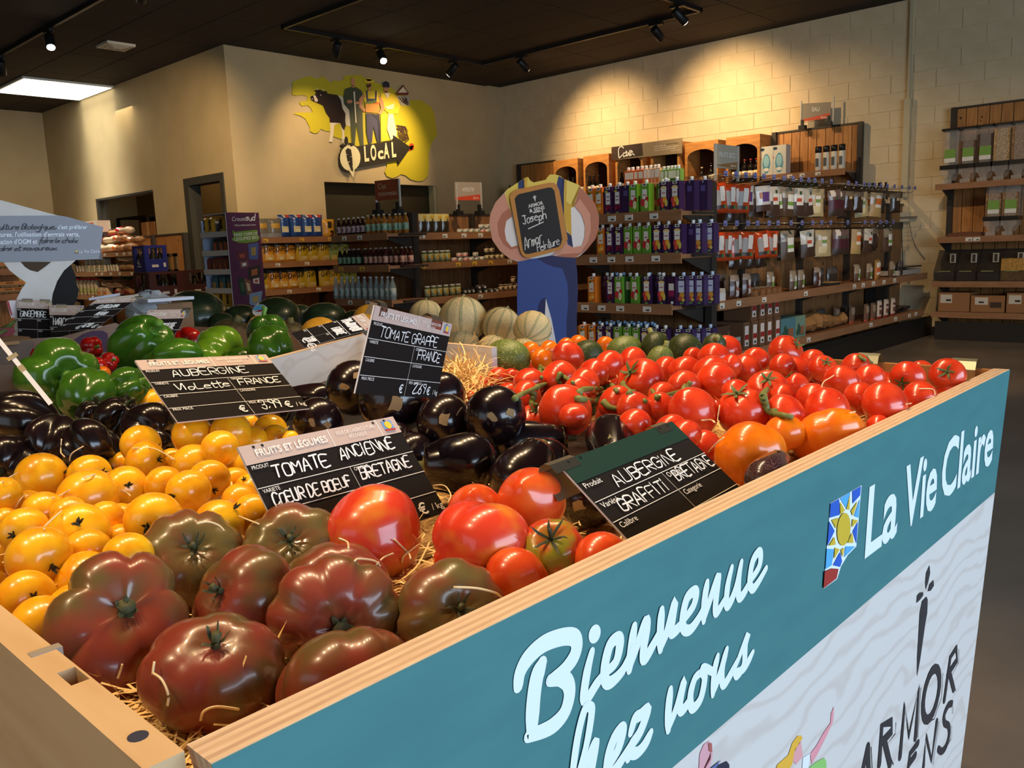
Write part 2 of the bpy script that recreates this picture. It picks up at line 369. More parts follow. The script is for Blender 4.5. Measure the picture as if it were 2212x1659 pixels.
def spotlight(x, y, aim, label, energy=0, angle=45, lit=True, z=None, blend=.6, col=WARM):
    top = V((x, y, ZT)); piv = V((x, y, ZT-.1)); d = (V(aim)-piv).normalized()
    t = thing('track_spotlight', label, 'spotlight', top)
    MB().box((x-.03, y-.09, ZT-.03), (x+.03, y+.09, ZT)).build('adapter', m_black, t)
    MB().tube([top, piv], .012, 8).build('stem', m_black, t)
    side = d.cross(V((0, 0, 1))); side = side.normalized() if side.length > .01 else V((1, 0, 0))
    a, c = piv-d*.06, piv+d*.13
    hd = MB().tube([a, a+d*.01, c-d*.004, c], [.04, .05, .052, .05], 16).build('lamp_head', m_black, t)
    MB().tube([c, c+d*.004], .042, 16).build('lens', m_lens if lit else m_lens0, hd)
    if energy: spot(c+d*.03, aim, energy, angle, blend, col)
def tr(px, y): return along(px, (0, y, ZT), (1, 0, 0)).x
spotlight(tr(727, ty0), ty0, (7.0, Y1, 2.6), 'unlit-looking track spotlight turned to the wall, first above the mural', 60, 70, blend=1.)
spotlight(tr(822, ty0), ty0, (6.2, 6.3, .9), 'glowing track spotlight facing the aisle above the mural', 130, 55)
spotlight(tr(981, ty0), ty0, (8.3, Y1, 2.75), 'dark track spotlight above the mural near the bend', 95, 70, blend=1.)
def trY(px): return along(px, (tx1, 0, ZT), (0, 1, 0)).y
spotlight(tx1, trY(1126), (X1, 7.9, 2.55), 'dark track spotlight just past the track bend, aimed at the wine niches', 150, 84, blend=1.)
spotlight(tx1, trY(1417), (X1, 5.9, 2.7), 'dark track spotlight hanging before the block wall', 150, 84, blend=1.)
spotlight(8.6, ty1, (X1, 4.6, 1.9), 'dark track spotlight at the far end of the bent track', 60, 80, blend=1.)
spotlight(3.85, along(105, (3.85, 0, ZT), (0, 1, 0)).y, (3.2, 8.5, .9), 'glowing track spotlight on the straight track', 110, 50)
spotlight(3.85, along(0, (3.85, 0, ZT), (0, 1, 0)).y, (4.6, 14.5, 0.9), 'dark track spotlight cut by the picture edge on the straight track', 0, 50, lit=False)
spotlight(3.85, 8.2, (X0, 12.0, 1.85), 'track spotlight aimed at the door wall', 230, 64, blend=1.)
spotlight(3.85, 7.2, (4.9, 12.6, .9), 'track spotlight aimed at the bread shelves', 90, 40, blend=1.)
spotlight(5.3, 6.2, (5.9, 9.7, .95), 'lit track spotlight at the crisp end of the aisle track', 150, 60, blend=1.)  # fill lamp added to brighten the crisp bags
spotlight(5.3, 4.9, (7.2, 6.6, .9), 'lit track spotlight aimed at the jar shelf', 120, 60, blend=1.)  # unseen lamp added to lift the jars and tins
spotlight(5.3, 2.1, (9.6, 2.6, 1.3), 'lit track spotlight aimed at the bulk shelf', 130, 50, blend=1.)  # extra lamp put in so the dispensers come out brighter
spotlight(2.75, 1.45, (3.75, 3.5, 1.2), 'lit track spotlight aimed at the farmer figure', 50, 40, blend=1.)  # added to light the front of the cut-out
spotlight(-1.2, 1.45, (.5, .8, .9), 'lit track spotlight at the near end of the bin track', 85, 50, blend=1.)  # warm fill added for the darker left sides of the produce
# over the bin
for k, (x, aim, e) in enumerate([(-.1, (.25, .75, .9), 62), (.55, (.55, .8, .9), 62), (1.15, (1.15, .85, .9), 60), (1.75, (1.5, .6, .9), 60), (2.4, (1.6, 1.5, .9), 60), (3.0, (2.2, 2.2, .9), 60)]):
    spotlight(x, 1.45, aim, 'lit track spotlight, %s along the track over the produce bin' % nth(k), e, 55)
for k, (y, aim, e) in enumerate([(1.4, (7.3, 2.6, .9), 110), (2.9, (5.1, 3.6, .9), 130), (4.4, (5.3, 5.2, .9), 110), (5.6, (5.1, 4.4, 1.2), 110)]):
    spotlight(5.3, y, aim, 'lit track spotlight, %s along the aisle track' % nth(k), e, 50)
# ================================================================ shop shelving
m_pine = mat('pine_plank', (186, 130, 72), .6, two=(150, 98, 50), scale=5, stretch=(7, 7, .8), amt=(.4, .75), vary=.12)
m_pined = mat('aged_pine_plank', (150, 108, 66), .65, two=(116, 78, 44), scale=5, stretch=(7, 7, .8), amt=(.4, .75), vary=.1)
m_knot = C3(92, 48, 22, .7)
m_rail = mat('brown_shelf_edge', (158, 112, 76), .5, two=(142, 98, 64), scale=4, stretch=(1, 1, 6))
m_steel = mat('dark_shelf_steel', (52, 47, 42), .45)
m_kick = C3(34, 28, 22, .6)
m_tagw = C3(222, 214, 198, .5); m_tagy = C3(214, 170, 60, .5); m_ink = C3(40, 38, 36, .6)
def unit(name, label, axis, front, back, a0, a1, shelves, z0, ztop, ups, plank_w=.115, plank=None, knots=6, tags=(), kick=True, hooks=None, seed=1):
    """axis 'x': runs along x, front and back are y values; axis 'y': runs along y, front and back are x values.
    shelves: (z of the board, start, end, rail height)"""
    rr = random.Random(seed); P = (lambda a, d, z: (a, d, z)) if axis == 'x' else (lambda a, d, z: (d, a, z))
    s = 1 if back > front else -1
    t = thing(name, label, 'shelf unit', P(a0, back, 0))
    lo, hi = min(a0, a1), max(a0, a1)
    n = max(1, round((hi-lo)/plank_w)); pw = (hi-lo)/n
    for i in range(n):
        j = rr.uniform(-.003, .003); mb = MB().box(P(lo+i*pw+.004, back+j, z0), P(lo+(i+1)*pw-.004, back+s*.018+j, ztop))
        for q in range(rr.choice([0, 1, 2]) if knots else 0):
            kz = rr.uniform(z0+.1, ztop-.03); ka = lo+i*pw+pw*rr.uniform(.25, .75); kr = rr.uniform(.006, .016)
            mb.poly([P(ka+kr*math.cos(v*PI/4), back+j-s*.001, kz+1.3*kr*math.sin(v*PI/4)) for v in range(8)], 1)
        mb.build('plank', [plank or m_pine, m_knot], t)
    for a in ups:
        MB().box(P(a-.028, back-s*.05, .0), P(a+.028, back+s*.02, ztop+.02)).build('upright', m_steel, t)
    MB().box(P(lo, back-s*.012, ztop), P(hi, back+s*.02, ztop+.022)).build('top_rail', m_steel, t)
    for si, (z, b0, b1, rh) in enumerate(shelves):
        l2, h2 = min(b0, b1), max(b0, b1)
        mb = MB().box(P(l2, front, z-.03), P(h2, back-s*.02, z)); mb.box(P(l2, front-s*.014, z-rh+.012), P(h2, front, z+.012), 1)
        sh = mb.build('shelf', [m_rail, m_rail], t)
        for a in ups:
            if l2-.1 <= a <= h2+.1:
                MB().slab([P(min(max(a, l2+.01), h2)-.012 if a < h2 else h2+.002, front+s*.03, z-.032), P(min(max(a, l2+.01), h2)-.012 if a < h2 else h2+.002, back-s*.02, z-.032), P(min(max(a, l2+.01), h2)-.012 if a < h2 else h2+.002, back-s*.02, z-.16), P(min(max(a, l2+.01), h2)-.012 if a < h2 else h2+.002, front+s*.2, z-.09)], P(.012, 0, 0)).build('bracket', m_steel, t)
        for px, yel in (tags[si] if si < len(tags) else ()):
            c = along(px, P(0, front-s*.016, z), P(1, 0, 0)); a = c.x if axis == 'x' else c.y
            if not l2 < a < h2: continue
            zc = z-rh/2+.012
            MB().box(P(a-.034, front-s*.018, zc-.02), P(a+.034, front-s*.0145, zc+.02)).box(P(a-.024, front-s*.019, zc-.012), P(a+.004, front-s*.0182, zc-.002), 1).build('price_tag', [m_tagy if yel else m_tagw, m_ink], sh)
    if kick: MB().box(P(lo, front+s*.04, 0), P(hi, front+s*.06, max(.03, shelves[-1][0]-.1))).build('kick_plate', m_kick, t)
    return t
W0 = lambda *a: [(p, 0) for p in a]
# --- juice end unit (faces the aisle)
XJF, XJB = 5.12, 5.57
yJ = along(1538, (XJB, 0, 1.2), (0, 1, 0)).y
jz = [onX(1474, 455, XJF).z, onX(1473, 549, XJF).z, onX(1453, 661, XJF).z]; jz.append(jz[2]-(jz[1]-jz[2])*1.04)
yJl = along(1247, (XJF, 0, .7), (0, 1, 0)).y
jr = [along(1474, (XJF, 0, jz[0]), (0, 1, 0)).y, along(1473, (XJF, 0, jz[1]), (0, 1, 0)).y, along(1453, (XJF, 0, jz[2]), (0, 1, 0)).y]
unit('juice_shelf', 'wooden end shelf full of juice cartons with dark steel posts', 'y', XJF, XJB, yJ-.02, yJl+.1, [(jz[0], jr[0], yJl, .075), (jz[1], jr[1], yJl, .075), (jz[2], jr[2], yJl, .075), (jz[3], yJ, yJl, .075)], .1, onX(1540, 400, XJB).z,
     [yJ, yJ+1.0], plank=m_pined, tags=[W0(1321, 1358, 1412), W0(1281, 1320, 1359, 1416), W0(1263, 1299, 1339, 1397)], seed=3)
def end_plate(nm, xf, xb, ya, yb, z): MB().box((xf+.12, ya, z-.022), (xb-.02, yb, z-.004)).build('end_plate', m_steel, bpy.data.objects[nm])
for z, r_ in zip(jz, jr): end_plate('juice_shelf', XJF, XJB, yJ-.06, r_, z)
# --- dried fruit shelf (runs to the block wall)
YFF, YFB = yJ+.0, yJ+.42
fz = [onY(1548, 655, YFF).z, onY(1606, 760, YFF).z]
fx0, fx1 = XJB+.03, along(1975, (0, YFB, 1), (1, 0, 0)).x
fxa, fxb = onY(1548, 655, YFF).x, onY(2002, 590, YFF).x
ups = [along(p, (0, YFB, 1), (1, 0, 0)).x for p in (1595, 1722, 1824, 1912)]
unit('dried_fruit_shelf', 'long wooden shelf of dried fruit bags reaching the block wall', 'x', YFF, YFB, fx0, fx1, [(fz[0], fxa, fxb-.02, .07), (fz[1], fxa, fxb-.08, .07)], .1, 1.53, ups, plank=m_pined,
     tags=[W0(1560, 1596, 1651, 1741, 1846, 1865, 1887, 1910, 1933), W0(1747, 1882, 1935, 1965, 1979)], seed=5)
# --- wall shelf with planks under the water sign
XCF, XCB = X1-.42, X1-.06
ez0 = onX(1646, 385, XCF).z
e0, e1 = along(1675, (XCB, 0, 2.4), (0, 1, 0)).y, along(1860, (XCB, 0, 2.4), (0, 1, 0)).y
es0, es1 = along(1646, (XCF, 0, ez0), (0, 1, 0)).y, along(1826, (XCF, 0, ez0), (0, 1, 0)).y
unit('water_shelf', 'tall knotty pine wall shelf under the grey water sign', 'y', XCF, XCB, e1, e0, [(ez0+.02, es1, es0, .075), (1.28, e1, es0, .075), (.5, e1, es0, .07), (.2, e1, es0, .07)], .1, onX(1675, 290, XCB).z, [e1, e0],
     tags=[W0(1706, 1733, 1767)], seed=8)
# --- plank wall bay left of the wine niches
c0, c1 = along(1122, (XCB, 0, 2.2), (0, 1, 0)).y, along(1200, (XCB, 0, 2.2), (0, 1, 0)).y
unit('bottle_shelf', 'pine wall shelf of small dark bottles near the corner', 'y', XCF, XCB, c1, c0-.02, [(onX(1140, 416, XCF).z-.05, c1, c0, .07), (1.0, c1, c0, .07), (.3, c1, c0, .07)], .1, onX(1122, 358, XCB).z, [c0-.02], seed=9)
# --- bulk goods shelf on the block wall
XBF = X1-.5
b0 = along(2060, (XCB, 0, 2.2), (0, 1, 0)).y
bz = [onX(2021, 401, XBF).z, onX(2025, 515, XBF).z, onX(2015, 610, XBF).z, onX(2012, 675, XBF).z]
bl = [along(p, (XBF, 0, z), (0, 1, 0)).y for p, z in zip((2021, 2025, 2015, 2012), bz)]
unit('bulk_goods_shelf', 'pine wall shelf of clear grain dispensers beside the conduit', 'y', XBF, XCB, 1.3, b0, [(z, 1.3, l, .065) for z, l in zip(bz, bl)], .1, onX(2062, 237, XCB).z, [b0, b0-1.25], tags=[(), W0(2093, 2110), (), ()], seed=10)
# --- snack shelf and its bottle end unit
XEF, XEB = 5.12, 5.57
yE = along(897, (XEB, 0, 1.3), (0, 1, 0)).y
e_z = [onX(838, 504, XEF).z, onX(842, 574, XEF).z, onX(849, 650, XEF).z]
e_l = along(722, (XEF, 0, 1.1), (0, 1, 0)).y; e_r = [along(p, (XEF, 0, z), (0, 1, 0)).y for p, z in zip((838, 842, 849), e_z)]
unit('bottle_end_shelf', 'wooden end shelf of small drink bottles with a dark steel post', 'y', XEF, XEB, yE-.02, e_l, [(z, r_, e_l, .07) for z, r_ in zip(e_z, e_r)]+[(.2, yE, e_l, .07)], .1, onX(894, 463, XEB).z, [yE], plank=m_pined,
     tags=[W0(743, 776), [(736, 1), (781, 1)], W0(723, 756, 794)], seed=12)
for z, r_ in zip(e_z, e_r): end_plate('bottle_end_shelf', XEF, XEB, yE-.2, r_, z)
YGF, YGB = yE, yE+.42
gz = [onY(906, 505.5, YGF).z, onY(910, 570, YGF).z, onY(920, 646, YGF).z]
ga = [onY(p, 560, YGF).x for p in (906, 910, 920)]
unit('snack_shelf', 'wooden shelf of jars and tins behind the melons', 'x', YGF, YGB, XEB+.03, 9.2, [(z, a, 9.2, .07) for z, a in zip(gz, ga)]+[(.2, ga[0], 9.2, .07)], .1, onY(910, 466, YGB).z, [along(p, (0, YGB, 1.2), (1, 0, 0)).x for p in (1019, 1180)], plank=m_pined, plank_w=.13,
     tags=[W0(912, 961, 1002, 1038), [(914, 1), (990, 1), (1025, 1), (1060, 1), (1101, 0)], W0(1038)], seed=14)
# --- crisp shelf against the mural wall
YHF, YHB = Y1-.44, Y1-.05
hz = [onY(564, 515, YHF).z, onY(569, 569, YHF).z, onY(583, 628, YHF).z]
ha = onY(556, 560, YHF).x; hb = onY(900, 560, YHF).x
unit('crisp_shelf', 'low wooden shelf of crisp bags below the mural wall hatch', 'x', YHF, YHB, ha, hb, [(z, ha, hb, .075) for z in hz]+[(.2, ha, hb, .07)], .1, hz[0]+.05, [along(693, (0, YHB, .6), (1, 0, 0)).x, hb], plank=m_pined,
     tags=[[(574, 1), (652, 1), (713, 1)], W0(600, 663), W0(625, 688)], seed=15)
# --- bread shelf on the side wall
XDF, XDB = X0-.45, X0-.05
dzs = [onX(221, 548, XDF).z, onX(240, 588.5, XDF).z, onX(220, 640, XDF).z]
d_r = along(405, (XDB, 0, 1.3), (0, 1, 0)).y; d_l = 15.6
unit('bread_shelf', 'pine shelf of wrapped bread and dairy on the side wall', 'y', XDF, XDB, d_r, d_l, [(z, along(300, (XDF, 0, z), (0, 1, 0)).y, d_l, .07) for z in dzs]+[(.2, d_r, d_l, .07)], .1, onX(372, 508, XDB).z, [d_r, along(338, (XDB, 0, 1.3), (0, 1, 0)).y, 14.2, 15.5], plank_w=.6, knots=3,
     tags=[W0(226, 252, 267, 280), W0(208, 220, 239, 258, 284), W0(200)], seed=17)
# egg shelf further along, seen under the tree board
unit('egg_shelf', 'shelf of egg trays glimpsed behind the white tree board', 'x', 13.6, 14.0, 1.6, 4.3, [(onY(20, 582, 13.6).z, 1.6, 4.3, .09), (onY(20, 637, 13.6).z, 1.6, 4.3, .09), (.2, 1.6, 4.3, .09)], .1, 1.15, [3.0], plank=m_pined, plank_w=.3, seed=18)

# ---------------------------------------------------------------- wine niches (arched boxes)
m_nich = mat('honey_pine_box', (196, 136, 70), .55, two=(168, 108, 50), scale=4, stretch=(1, 1, 6), amt=(.4, .75))
m_nin = C3(70, 44, 24, .8)
NI = []
def niche(pl, pr, pyt, label):
    ya = along(pl, (XCF, 0, 2.1), (0, 1, 0)).y; yb = along(pr, (XCF, 0, 2.1), (0, 1, 0)).y
    zt = onX(pl, pyt, XCF).z; z0 = ez0-.06
    hw = (ya-yb)/2; yc = (ya+yb)/2; t = thing('wine_niche', label, 'wine rack', (XCF, yc, z0))
    e = .035; zs = zt-.2; pts = [(yc-hw, z0), (yc-hw, zt), (yc+hw, zt), (yc+hw, z0), (yc+hw-e, z0), (yc+hw-e, zs)]
    for k in range(1, 10):
        a = PI*k/10; pts.append((yc+(hw-e)*math.cos(a), zs+.1*math.sin(a)))
    pts += [(yc-hw+e, zs), (yc-hw+e, z0)]
    MB().slab([(XCF, y, z) for y, z in pts], (.03, 0, 0)).build('arch_front', m_nich, t)
    for y in (yc-hw, yc+hw-.03): MB().box((XCF+.03, y, z0), (XCB-.005, y+.03, zt)).build('side_panel', m_nich, t)
    MB().box((XCF+.03, yc-hw+.03, zt-.03), (XCB-.005, yc+hw-.03, zt)).build('top_panel', m_nich, t)
    MB().box((XCB-.025, yc-hw+.03, z0), (XCB-.005, yc+hw-.03, zt-.03)).build('back_panel', m_nin, t)
    MB().box((XCF, yc-hw+.03, z0), (XCB-.025, yc+hw-.03, z0+.025)).build('base_board', m_nich, t)
    NI.append((yc, hw, z0+.025)); return t
for k, (a, b_, y) in enumerate([(1197, 1249, 348), (1261, 1316, 338), (1330, 1389, 326), (1406, 1468, 312), (1480, 1551, 310), (1568, 1641, 298)]):
    niche(a, b_, y, 'arched pine wine niche, %s counted from the room corner' % nth(k))
# dark rack below the niches, glimpsed between the cut-out figure and the juice
t = thing('wine_rack', 'low wooden wine rack glimpsed between the figure and the juice shelf', 'wine rack', (XCF, 7.2, 0))
ra, rb = e0+.06, c1-.06
for z in (.1, .55, 1.0, 1.45): MB().box((XCF, ra, z), (XCB, rb, z+.03)).build('shelf', m_rail, t)
y = ra
while y < rb: MB().box((XCF, y, 0.1), (XCF+.03, y+.04, ez0-.07)).build('post', m_rail, t); y += .55
MB().box((XCB, ra, .1), (XCB+.015, rb, ez0-.07)).build('back_panel', m_nin, t)
MB().box((XCF, ra, ez0-.09), (XCB, rb, ez0-.062)).build('top_board', m_rail, t)

# ---------------------------------------------------------------- hanging signs
def sign(name, label, quad, plane, cols, legs=None, lines=(), stripe=None, feet=None):
    """quad: pixels TL TR BR BL on plane ('X', v) or ('Y', v)"""
    f = (lambda p: onX(p[0], p[1], plane[1])) if plane[0] == 'X' else (lambda p: onY(p[0], p[1], plane[1]))
    q = [f(p) for p in quad]; n = V((-1, 0, 0)) if plane[0] == 'X' else V((0, -1, 0))
    t = thing(name, label, 'sign', q[3])
    MB().slab([p+n*0 for p in q], -n*.012).build('sign_board', C3(*cols[0], .55), t)
    if stripe: MB().poly([f(p)+n*.0012 for p in stripe]).build('stripe', C3(*cols[1], .5), t)
    pl = Plane(q[0], q[1]-q[0], q[3]-q[0], .002)
    for p, y in (legs or ()):
        c = f((p, y[0])); d = f((p, y[1])); MB().box((c.x-.008, c.y-.008, d.z), (c.x+.008, c.y+.008, c.z)).build('pole', C3(190, 184, 172, .4), t)
    for p, y in (feet or ()):
        c = f((p, y)); MB().box((c.x-.015, c.y-.015, c.z-.02), (c.x+.015, c.y+.015, c.z+.09)).box((c.x-.05, c.y-.05, c.z-.03), (c.x+.03, c.y+.03, c.z+.02)).build('foot', m_black, t)
    W, H = (q[1]-q[0]).length, (q[3]-q[0]).length
    for txt, x, y, h, wd, col in lines: words(txt, pl, x*W, y*H, h*H, C3(*col, .5), t, width=wd*W)
    return t, pl, W, H
WH = (236, 232, 222)
XW = XCF-.03
sign('cave_sign', 'wide brown and taupe wine sign above the arched niches', [(1321, 318), (1473, 297.5), (1473, 331), (1321, 346)], ('X', XW), [(150, 132, 104), (62, 42, 34)],
     stripe=[(1321, 318), (1387, 309), (1389, 336), (1321, 346)], lines=[('tout le choix de', .62, .42, .09, .16, WH), ('viticulture biologique,', .79, .36, .1, .17, (50, 40, 36)), ("c'est faire confiance a des viticulteurs respectueux", .62, .57, .085, .33, WH), ('de nos sols, des vignes et de l\'environnement', .62, .72, .085, .30, WH), ('La Vie Claire', .86, .88, .07, .12, WH)])
t = bpy.data.objects['cave_sign']; mb = MB(); pl = Plane(onX(1340, 334, XW), onX(1370, 330, XW)-onX(1340, 334, XW), (0, 0, -1), .004)
for st in (['35 26 05 00 10 21'], ['53 42 32 30 51 53 50 61'], ['62 70 83'], ['82 92 73 70 91 a0']): 
    pts = [(int(k[0], 16)*.027-.02, -int(k[1])*.024+.035) for k in st[0].split()]
    mb.ribbon([pl.p(a, b_, 2) for a, b_ in smooth_line(pts)], .016, pl.n)
mb.build('hand_lettering', C3(*WH, .5), t)
sign('new_products_sign', 'rust red sign on two pale poles above the bottle shelf', [(809, 391), (860, 385.5), (860, 429.5), (811, 434)], ('X', XEF+.2), [(150, 70, 40)], legs=[(813, (432, 451)), (861.5, (386, 446))], feet=[(817, 458), (860, 456)],
     lines=[('nouveau', .14, .78, .26, .78, (226, 190, 160)), ("C'est", .14, .42, .26, .34, (226, 190, 160))])
sign('snack_sign', 'taupe sign with a red stripe above the jar shelf', [(983, 393), (1037, 394), (1037, 433), (984, 432.5)], ('Y', YGF+.3), [(176, 160, 138), (214, 76, 44)], stripe=[(984, 426), (1037, 420), (1037, 433), (984, 432.5)],
     legs=[(985, (395, 452)), (1038, (394, 450))], feet=[(990, 460), (1036, 460)], lines=[('APERITIF', .27, .52, .22, .48, WH), ('Epicerie', .7, .92, .12, .22, WH)])
sign('dried_fruit_sign', 'taupe and brown sign on two pale poles above the dried fruit', [(1545, 310), (1593, 316), (1593, 366.5), (1545, 362)], ('Y', YFF+.12), [(170, 158, 136), (150, 108, 62)], stripe=[(1545, 357), (1593, 350), (1593, 366.5), (1545, 356.5)],
     legs=[(1545, (310, 392)), (1594, (316, 392))], lines=[('FRUITS SECS', .16, .52, .2, .7, WH), ('Epicerie', .68, .9, .1, .24, WH)])
sign('water_sign', 'grey sign with a red stripe on top of the pine wall shelf', [(1730, 224), (1794, 220.5), (1794, 256), (1730, 260)], ('X', XCB-.1), [(140, 130, 112), (200, 72, 40)], stripe=[(1730, 259), (1793, 243.5), (1793, 255), (1730, 263)],
     legs=[(1731, (218, 262)), (1801, (209, 268))], feet=[(1733, 275), (1790, 266)], lines=[('EAU', .38, .5, .26, .24, WH), ('Epicerie', .68, .92, .12, .24, WH)])

# ---------------------------------------------------------------- LOCAL mural on the wall
YM = Y1-.012
t = thing('wall_mural', 'painted map of the region with cow, farmer figures and black arrow on the beige wall', 'wall decoration', onY(780, 300, YM))
def zm(x, y, lay): return onY(600+x/6.144, 140+y/6.144, YM-.004*lay)
def pic(name, col, polys, lay, thick=False, z=zm, par=None, nv=(0, .011, 0), rough=.6):
    mb = MB()
    for p in polys:
        P = [z(a, b_, lay) for a, b_ in p]
        mb.slab(P, nv) if thick else mb.poly(P)
    return mb.build(name, C3(*col, rough), par or t)
def ell(cx, cy, rx, ry, n=14, rot=0.): return [(cx+rx*math.cos(2*PI*k/n)*math.cos(rot)-ry*math.sin(2*PI*k/n)*math.sin(rot), cy+rx*math.cos(2*PI*k/n)*math.sin(rot)+ry*math.sin(2*PI*k/n)*math.cos(rot)) for k in range(n)]
def pairs(s): q = [float(k) for k in s.split()]; return list(zip(q[::2], q[1::2]))
pic('map_board', (200, 186, 40), [pairs('195 230 260 200 340 170 430 150 520 185 600 150 650 190 700 240 740 205 830 215 890 180 865 145 960 135 1100 135 1200 200 1500 300 1750 470 1900 465 1960 510 2040 560 2090 680 2095 780 2120 930 2060 1010 2030 1080 2000 1200 2010 1330 1990 1480 1930 1540 1850 1545 1760 1520 1700 1470 1640 1450 1590 1480 1520 1505 1450 1480 1420 1420 1450 1350 1440 1280 1200 1150 850 990 740 950 690 880 640 880 570 850 530 905 480 910 430 880 430 830 370 720 310 680 215 650 240 635 465 630 440 570 390 535 320 550 290 510 300 490 390 480 400 420 340 400 240 410 185 390 200 320')], 1, True)
pic('cow_coat', (40, 26, 22), [pairs('480 340 560 330 610 350 650 350 660 380 790 400 840 470 860 580 900 650 895 740 905 800 880 870 850 830 830 770 690 765 690 710 640 640 600 540 520 505 440 470 435 420 490 400 510 370')], 3)
pic('cow_print', (226, 216, 190), [pairs('800 400 870 430 960 620 970 820 900 800 895 650 855 560 840 470'), pairs('695 765 830 765 750 800 740 900 725 1025 680 1020 700 900'), pairs('830 780 880 870 890 1030 850 1035 855 900'), pairs('470 405 500 405 535 470 520 495 490 480'), pairs('515 295 540 325 520 330'), pairs('620 315 600 360 580 350'), ell(572, 402, 8, 8)], 2)
pic('cow_muzzle', (226, 206, 190), [pairs('470 405 500 405 535 470 520 495 490 480'), ell(572, 402, 8, 8), ell(455, 455, 7, 10)], 4)
pic('green_overalls', (70, 78, 56), [pairs('985 290 1040 295 1110 340 1130 400 1130 520 1110 600 1125 640 1130 800 1140 1075 1100 1075 1045 780 1020 1075 985 1060 970 800 950 600 880 520 870 430 890 320')], 4)
pic('skin', (214, 150, 104), [ell(1000, 225, 28, 60), pairs('985 270 1020 270 1025 300 985 300'), ell(955, 488, 38, 24), ell(1060, 505, 32, 18), ell(1215, 275, 30, 42), pairs('1140 380 1080 450 1080 560 1150 630 1175 600 1120 540 1130 460 1160 420'), pairs('1340 400 1400 480 1420 580 1370 660 1330 650 1370 580 1350 480'), pairs('1205 310 1235 310 1245 350 1200 350'), ell(1440, 325, 32, 42), pairs('1425 350 1465 350 1470 385 1430 385')], 5)
pic('white_print', (232, 222, 190), [pairs('1003 355 1025 355 1047 770 1030 770'), pairs('1415 375 1490 375 1460 450'), pairs('1470 650 1530 650 1580 900 1575 950 1500 1000 1450 850'), pairs('1665 285 1590 372 1728 378'), pairs('1430 560 1530 520 1550 500 1530 590 1450 590')], 6)
pic('yellow_clothes', (232, 206, 50), [pairs('1150 350 1320 340 1350 400 1350 520 1160 520 1130 420'), pairs('1370 380 1530 380 1600 450 1630 560 1590 650 1480 650 1420 600 1370 500'), pairs('1365 660 1465 650 1450 880 1490 1000 1370 1020'), ell(1210, 215, 70, 26), ell(1210, 195, 38, 22)], 4)
pic('beard', (92, 50, 26), [pairs('1178 265 1240 245 1238 285 1195 308')], 6)
pic('blue_overalls', (62, 62, 92), [pairs('1170 340 1190 335 1200 450 1290 450 1295 340 1315 345 1310 500 1180 500'), pairs('1175 640 1350 660 1370 1020 1325 1030 1270 810 1250 1040 1210 1045 1180 900')], 5)
pic('navy_print', (36, 38, 60), [pairs('1395 285 1400 235 1440 215 1480 240 1485 302 1400 295'), pairs('1240 645 1350 665 1370 1020 1348 1020 1330 740')], 6)
pic('produce_crate', (214, 150, 62), [pairs('1160 500 1350 500 1340 640 1170 630')], 6)
pic('greens', (92, 128, 50), [pairs('1170 490 1240 480 1250 515 1170 515'), pairs('1240 490 1300 465 1300 505 1250 512')], 7)
pic('carrots', (214, 112, 40), [pairs('1265 505 1340 490 1345 522 1270 522')], 7)
pic('boat_hull', (120, 52, 36), [pairs('1562 372 1740 368 1725 402 1582 400'), pairs('1660 268 1668 268 1740 378 1732 380 1665 290 1590 374 1580 374')], 7)
pic('sea_patch', (176, 170, 150), [pairs('1570 410 1750 420 1750 540 1640 540 1610 480')], 3)
mb = MB()
for k in range(9): mb.ribbon([zm(1600+k*14, 425+12*(k % 3), 4), zm(1660+k*8, 500+5*k, 4), zm(1700+k*5, 440+9*k, 4)], .008, (0, -1, 0))
for k in range(6):
    mb.ribbon([zm(1585+22*k, 805+4*k, 4), zm(1605+24*k, 860+20*(k % 2), 4), zm(1600+20*k, 930, 4), zm(1640+15*k, 1025-8*k, 4)], .011, (0, -1, 0)); mb.ribbon([zm(1690-15*k, 820, 4), zm(1600+20*k, 920, 4), zm(1690+8*k, 1020-8*k, 4)], .009, (0, -1, 0))
mb.ribbon([zm(*p, 4) for p in pairs('1580 850 1640 865 1705 850')], .02, (0, -1, 0)); mb.ribbon([zm(*p, 4) for p in pairs('1580 805 1690 820 1740 990 1690 1030')], .014, (0, -1, 0))
mb.build('basket_print', C3(70, 44, 34, .6), t)
pic('crab', (196, 70, 30), [ell(1775, 1085, 34, 46), pairs('1750 1080 1800 1070 1805 1120 1740 1150')], 3)
pic('arrow_board', (36, 32, 22), [pairs('1000 1090 1540 1000 1535 935 1765 1095 1605 1325 1590 1270 1080 1365 1000 1380')], 9, True)
pic('turnip_ink', (30, 26, 18), [ell(945, 1252, 146, 178, 20), ell(909, 1010, 25, 60), ell(865, 1082, 44, 30), ell(975, 1068, 38, 32)], 11)
pic('turnip_board', (236, 226, 180), [ell(962, 1236, 136, 172, 20), pairs('935 1385 1005 1500 1022 1385')], 12)
pic('carrot_ink', (30, 26, 18), [pairs('900 1135 930 1103 972 1125 988 1220 1000 1425 962 1365 925 1270'), ell(906, 1015, 12, 34), ell(862, 1083, 22, 13), ell(977, 1070, 18, 14)], 13)
pic('ink_ticks', (236, 226, 180), [pairs('900 1185 935 1190 905 1196'), pairs('990 1215 960 1218 990 1226'), pairs('930 1290 965 1280 935 1300'), pairs('998 1345 980 1350 998 1356')], 14)
pl = Plane(zm(1148, 1280, 11), zm(1570, 1214, 11)-zm(1148, 1280, 11), (0, 0, -1), .001)
k = (zm(1570, 1214, 11)-zm(1148, 1280, 11)).length
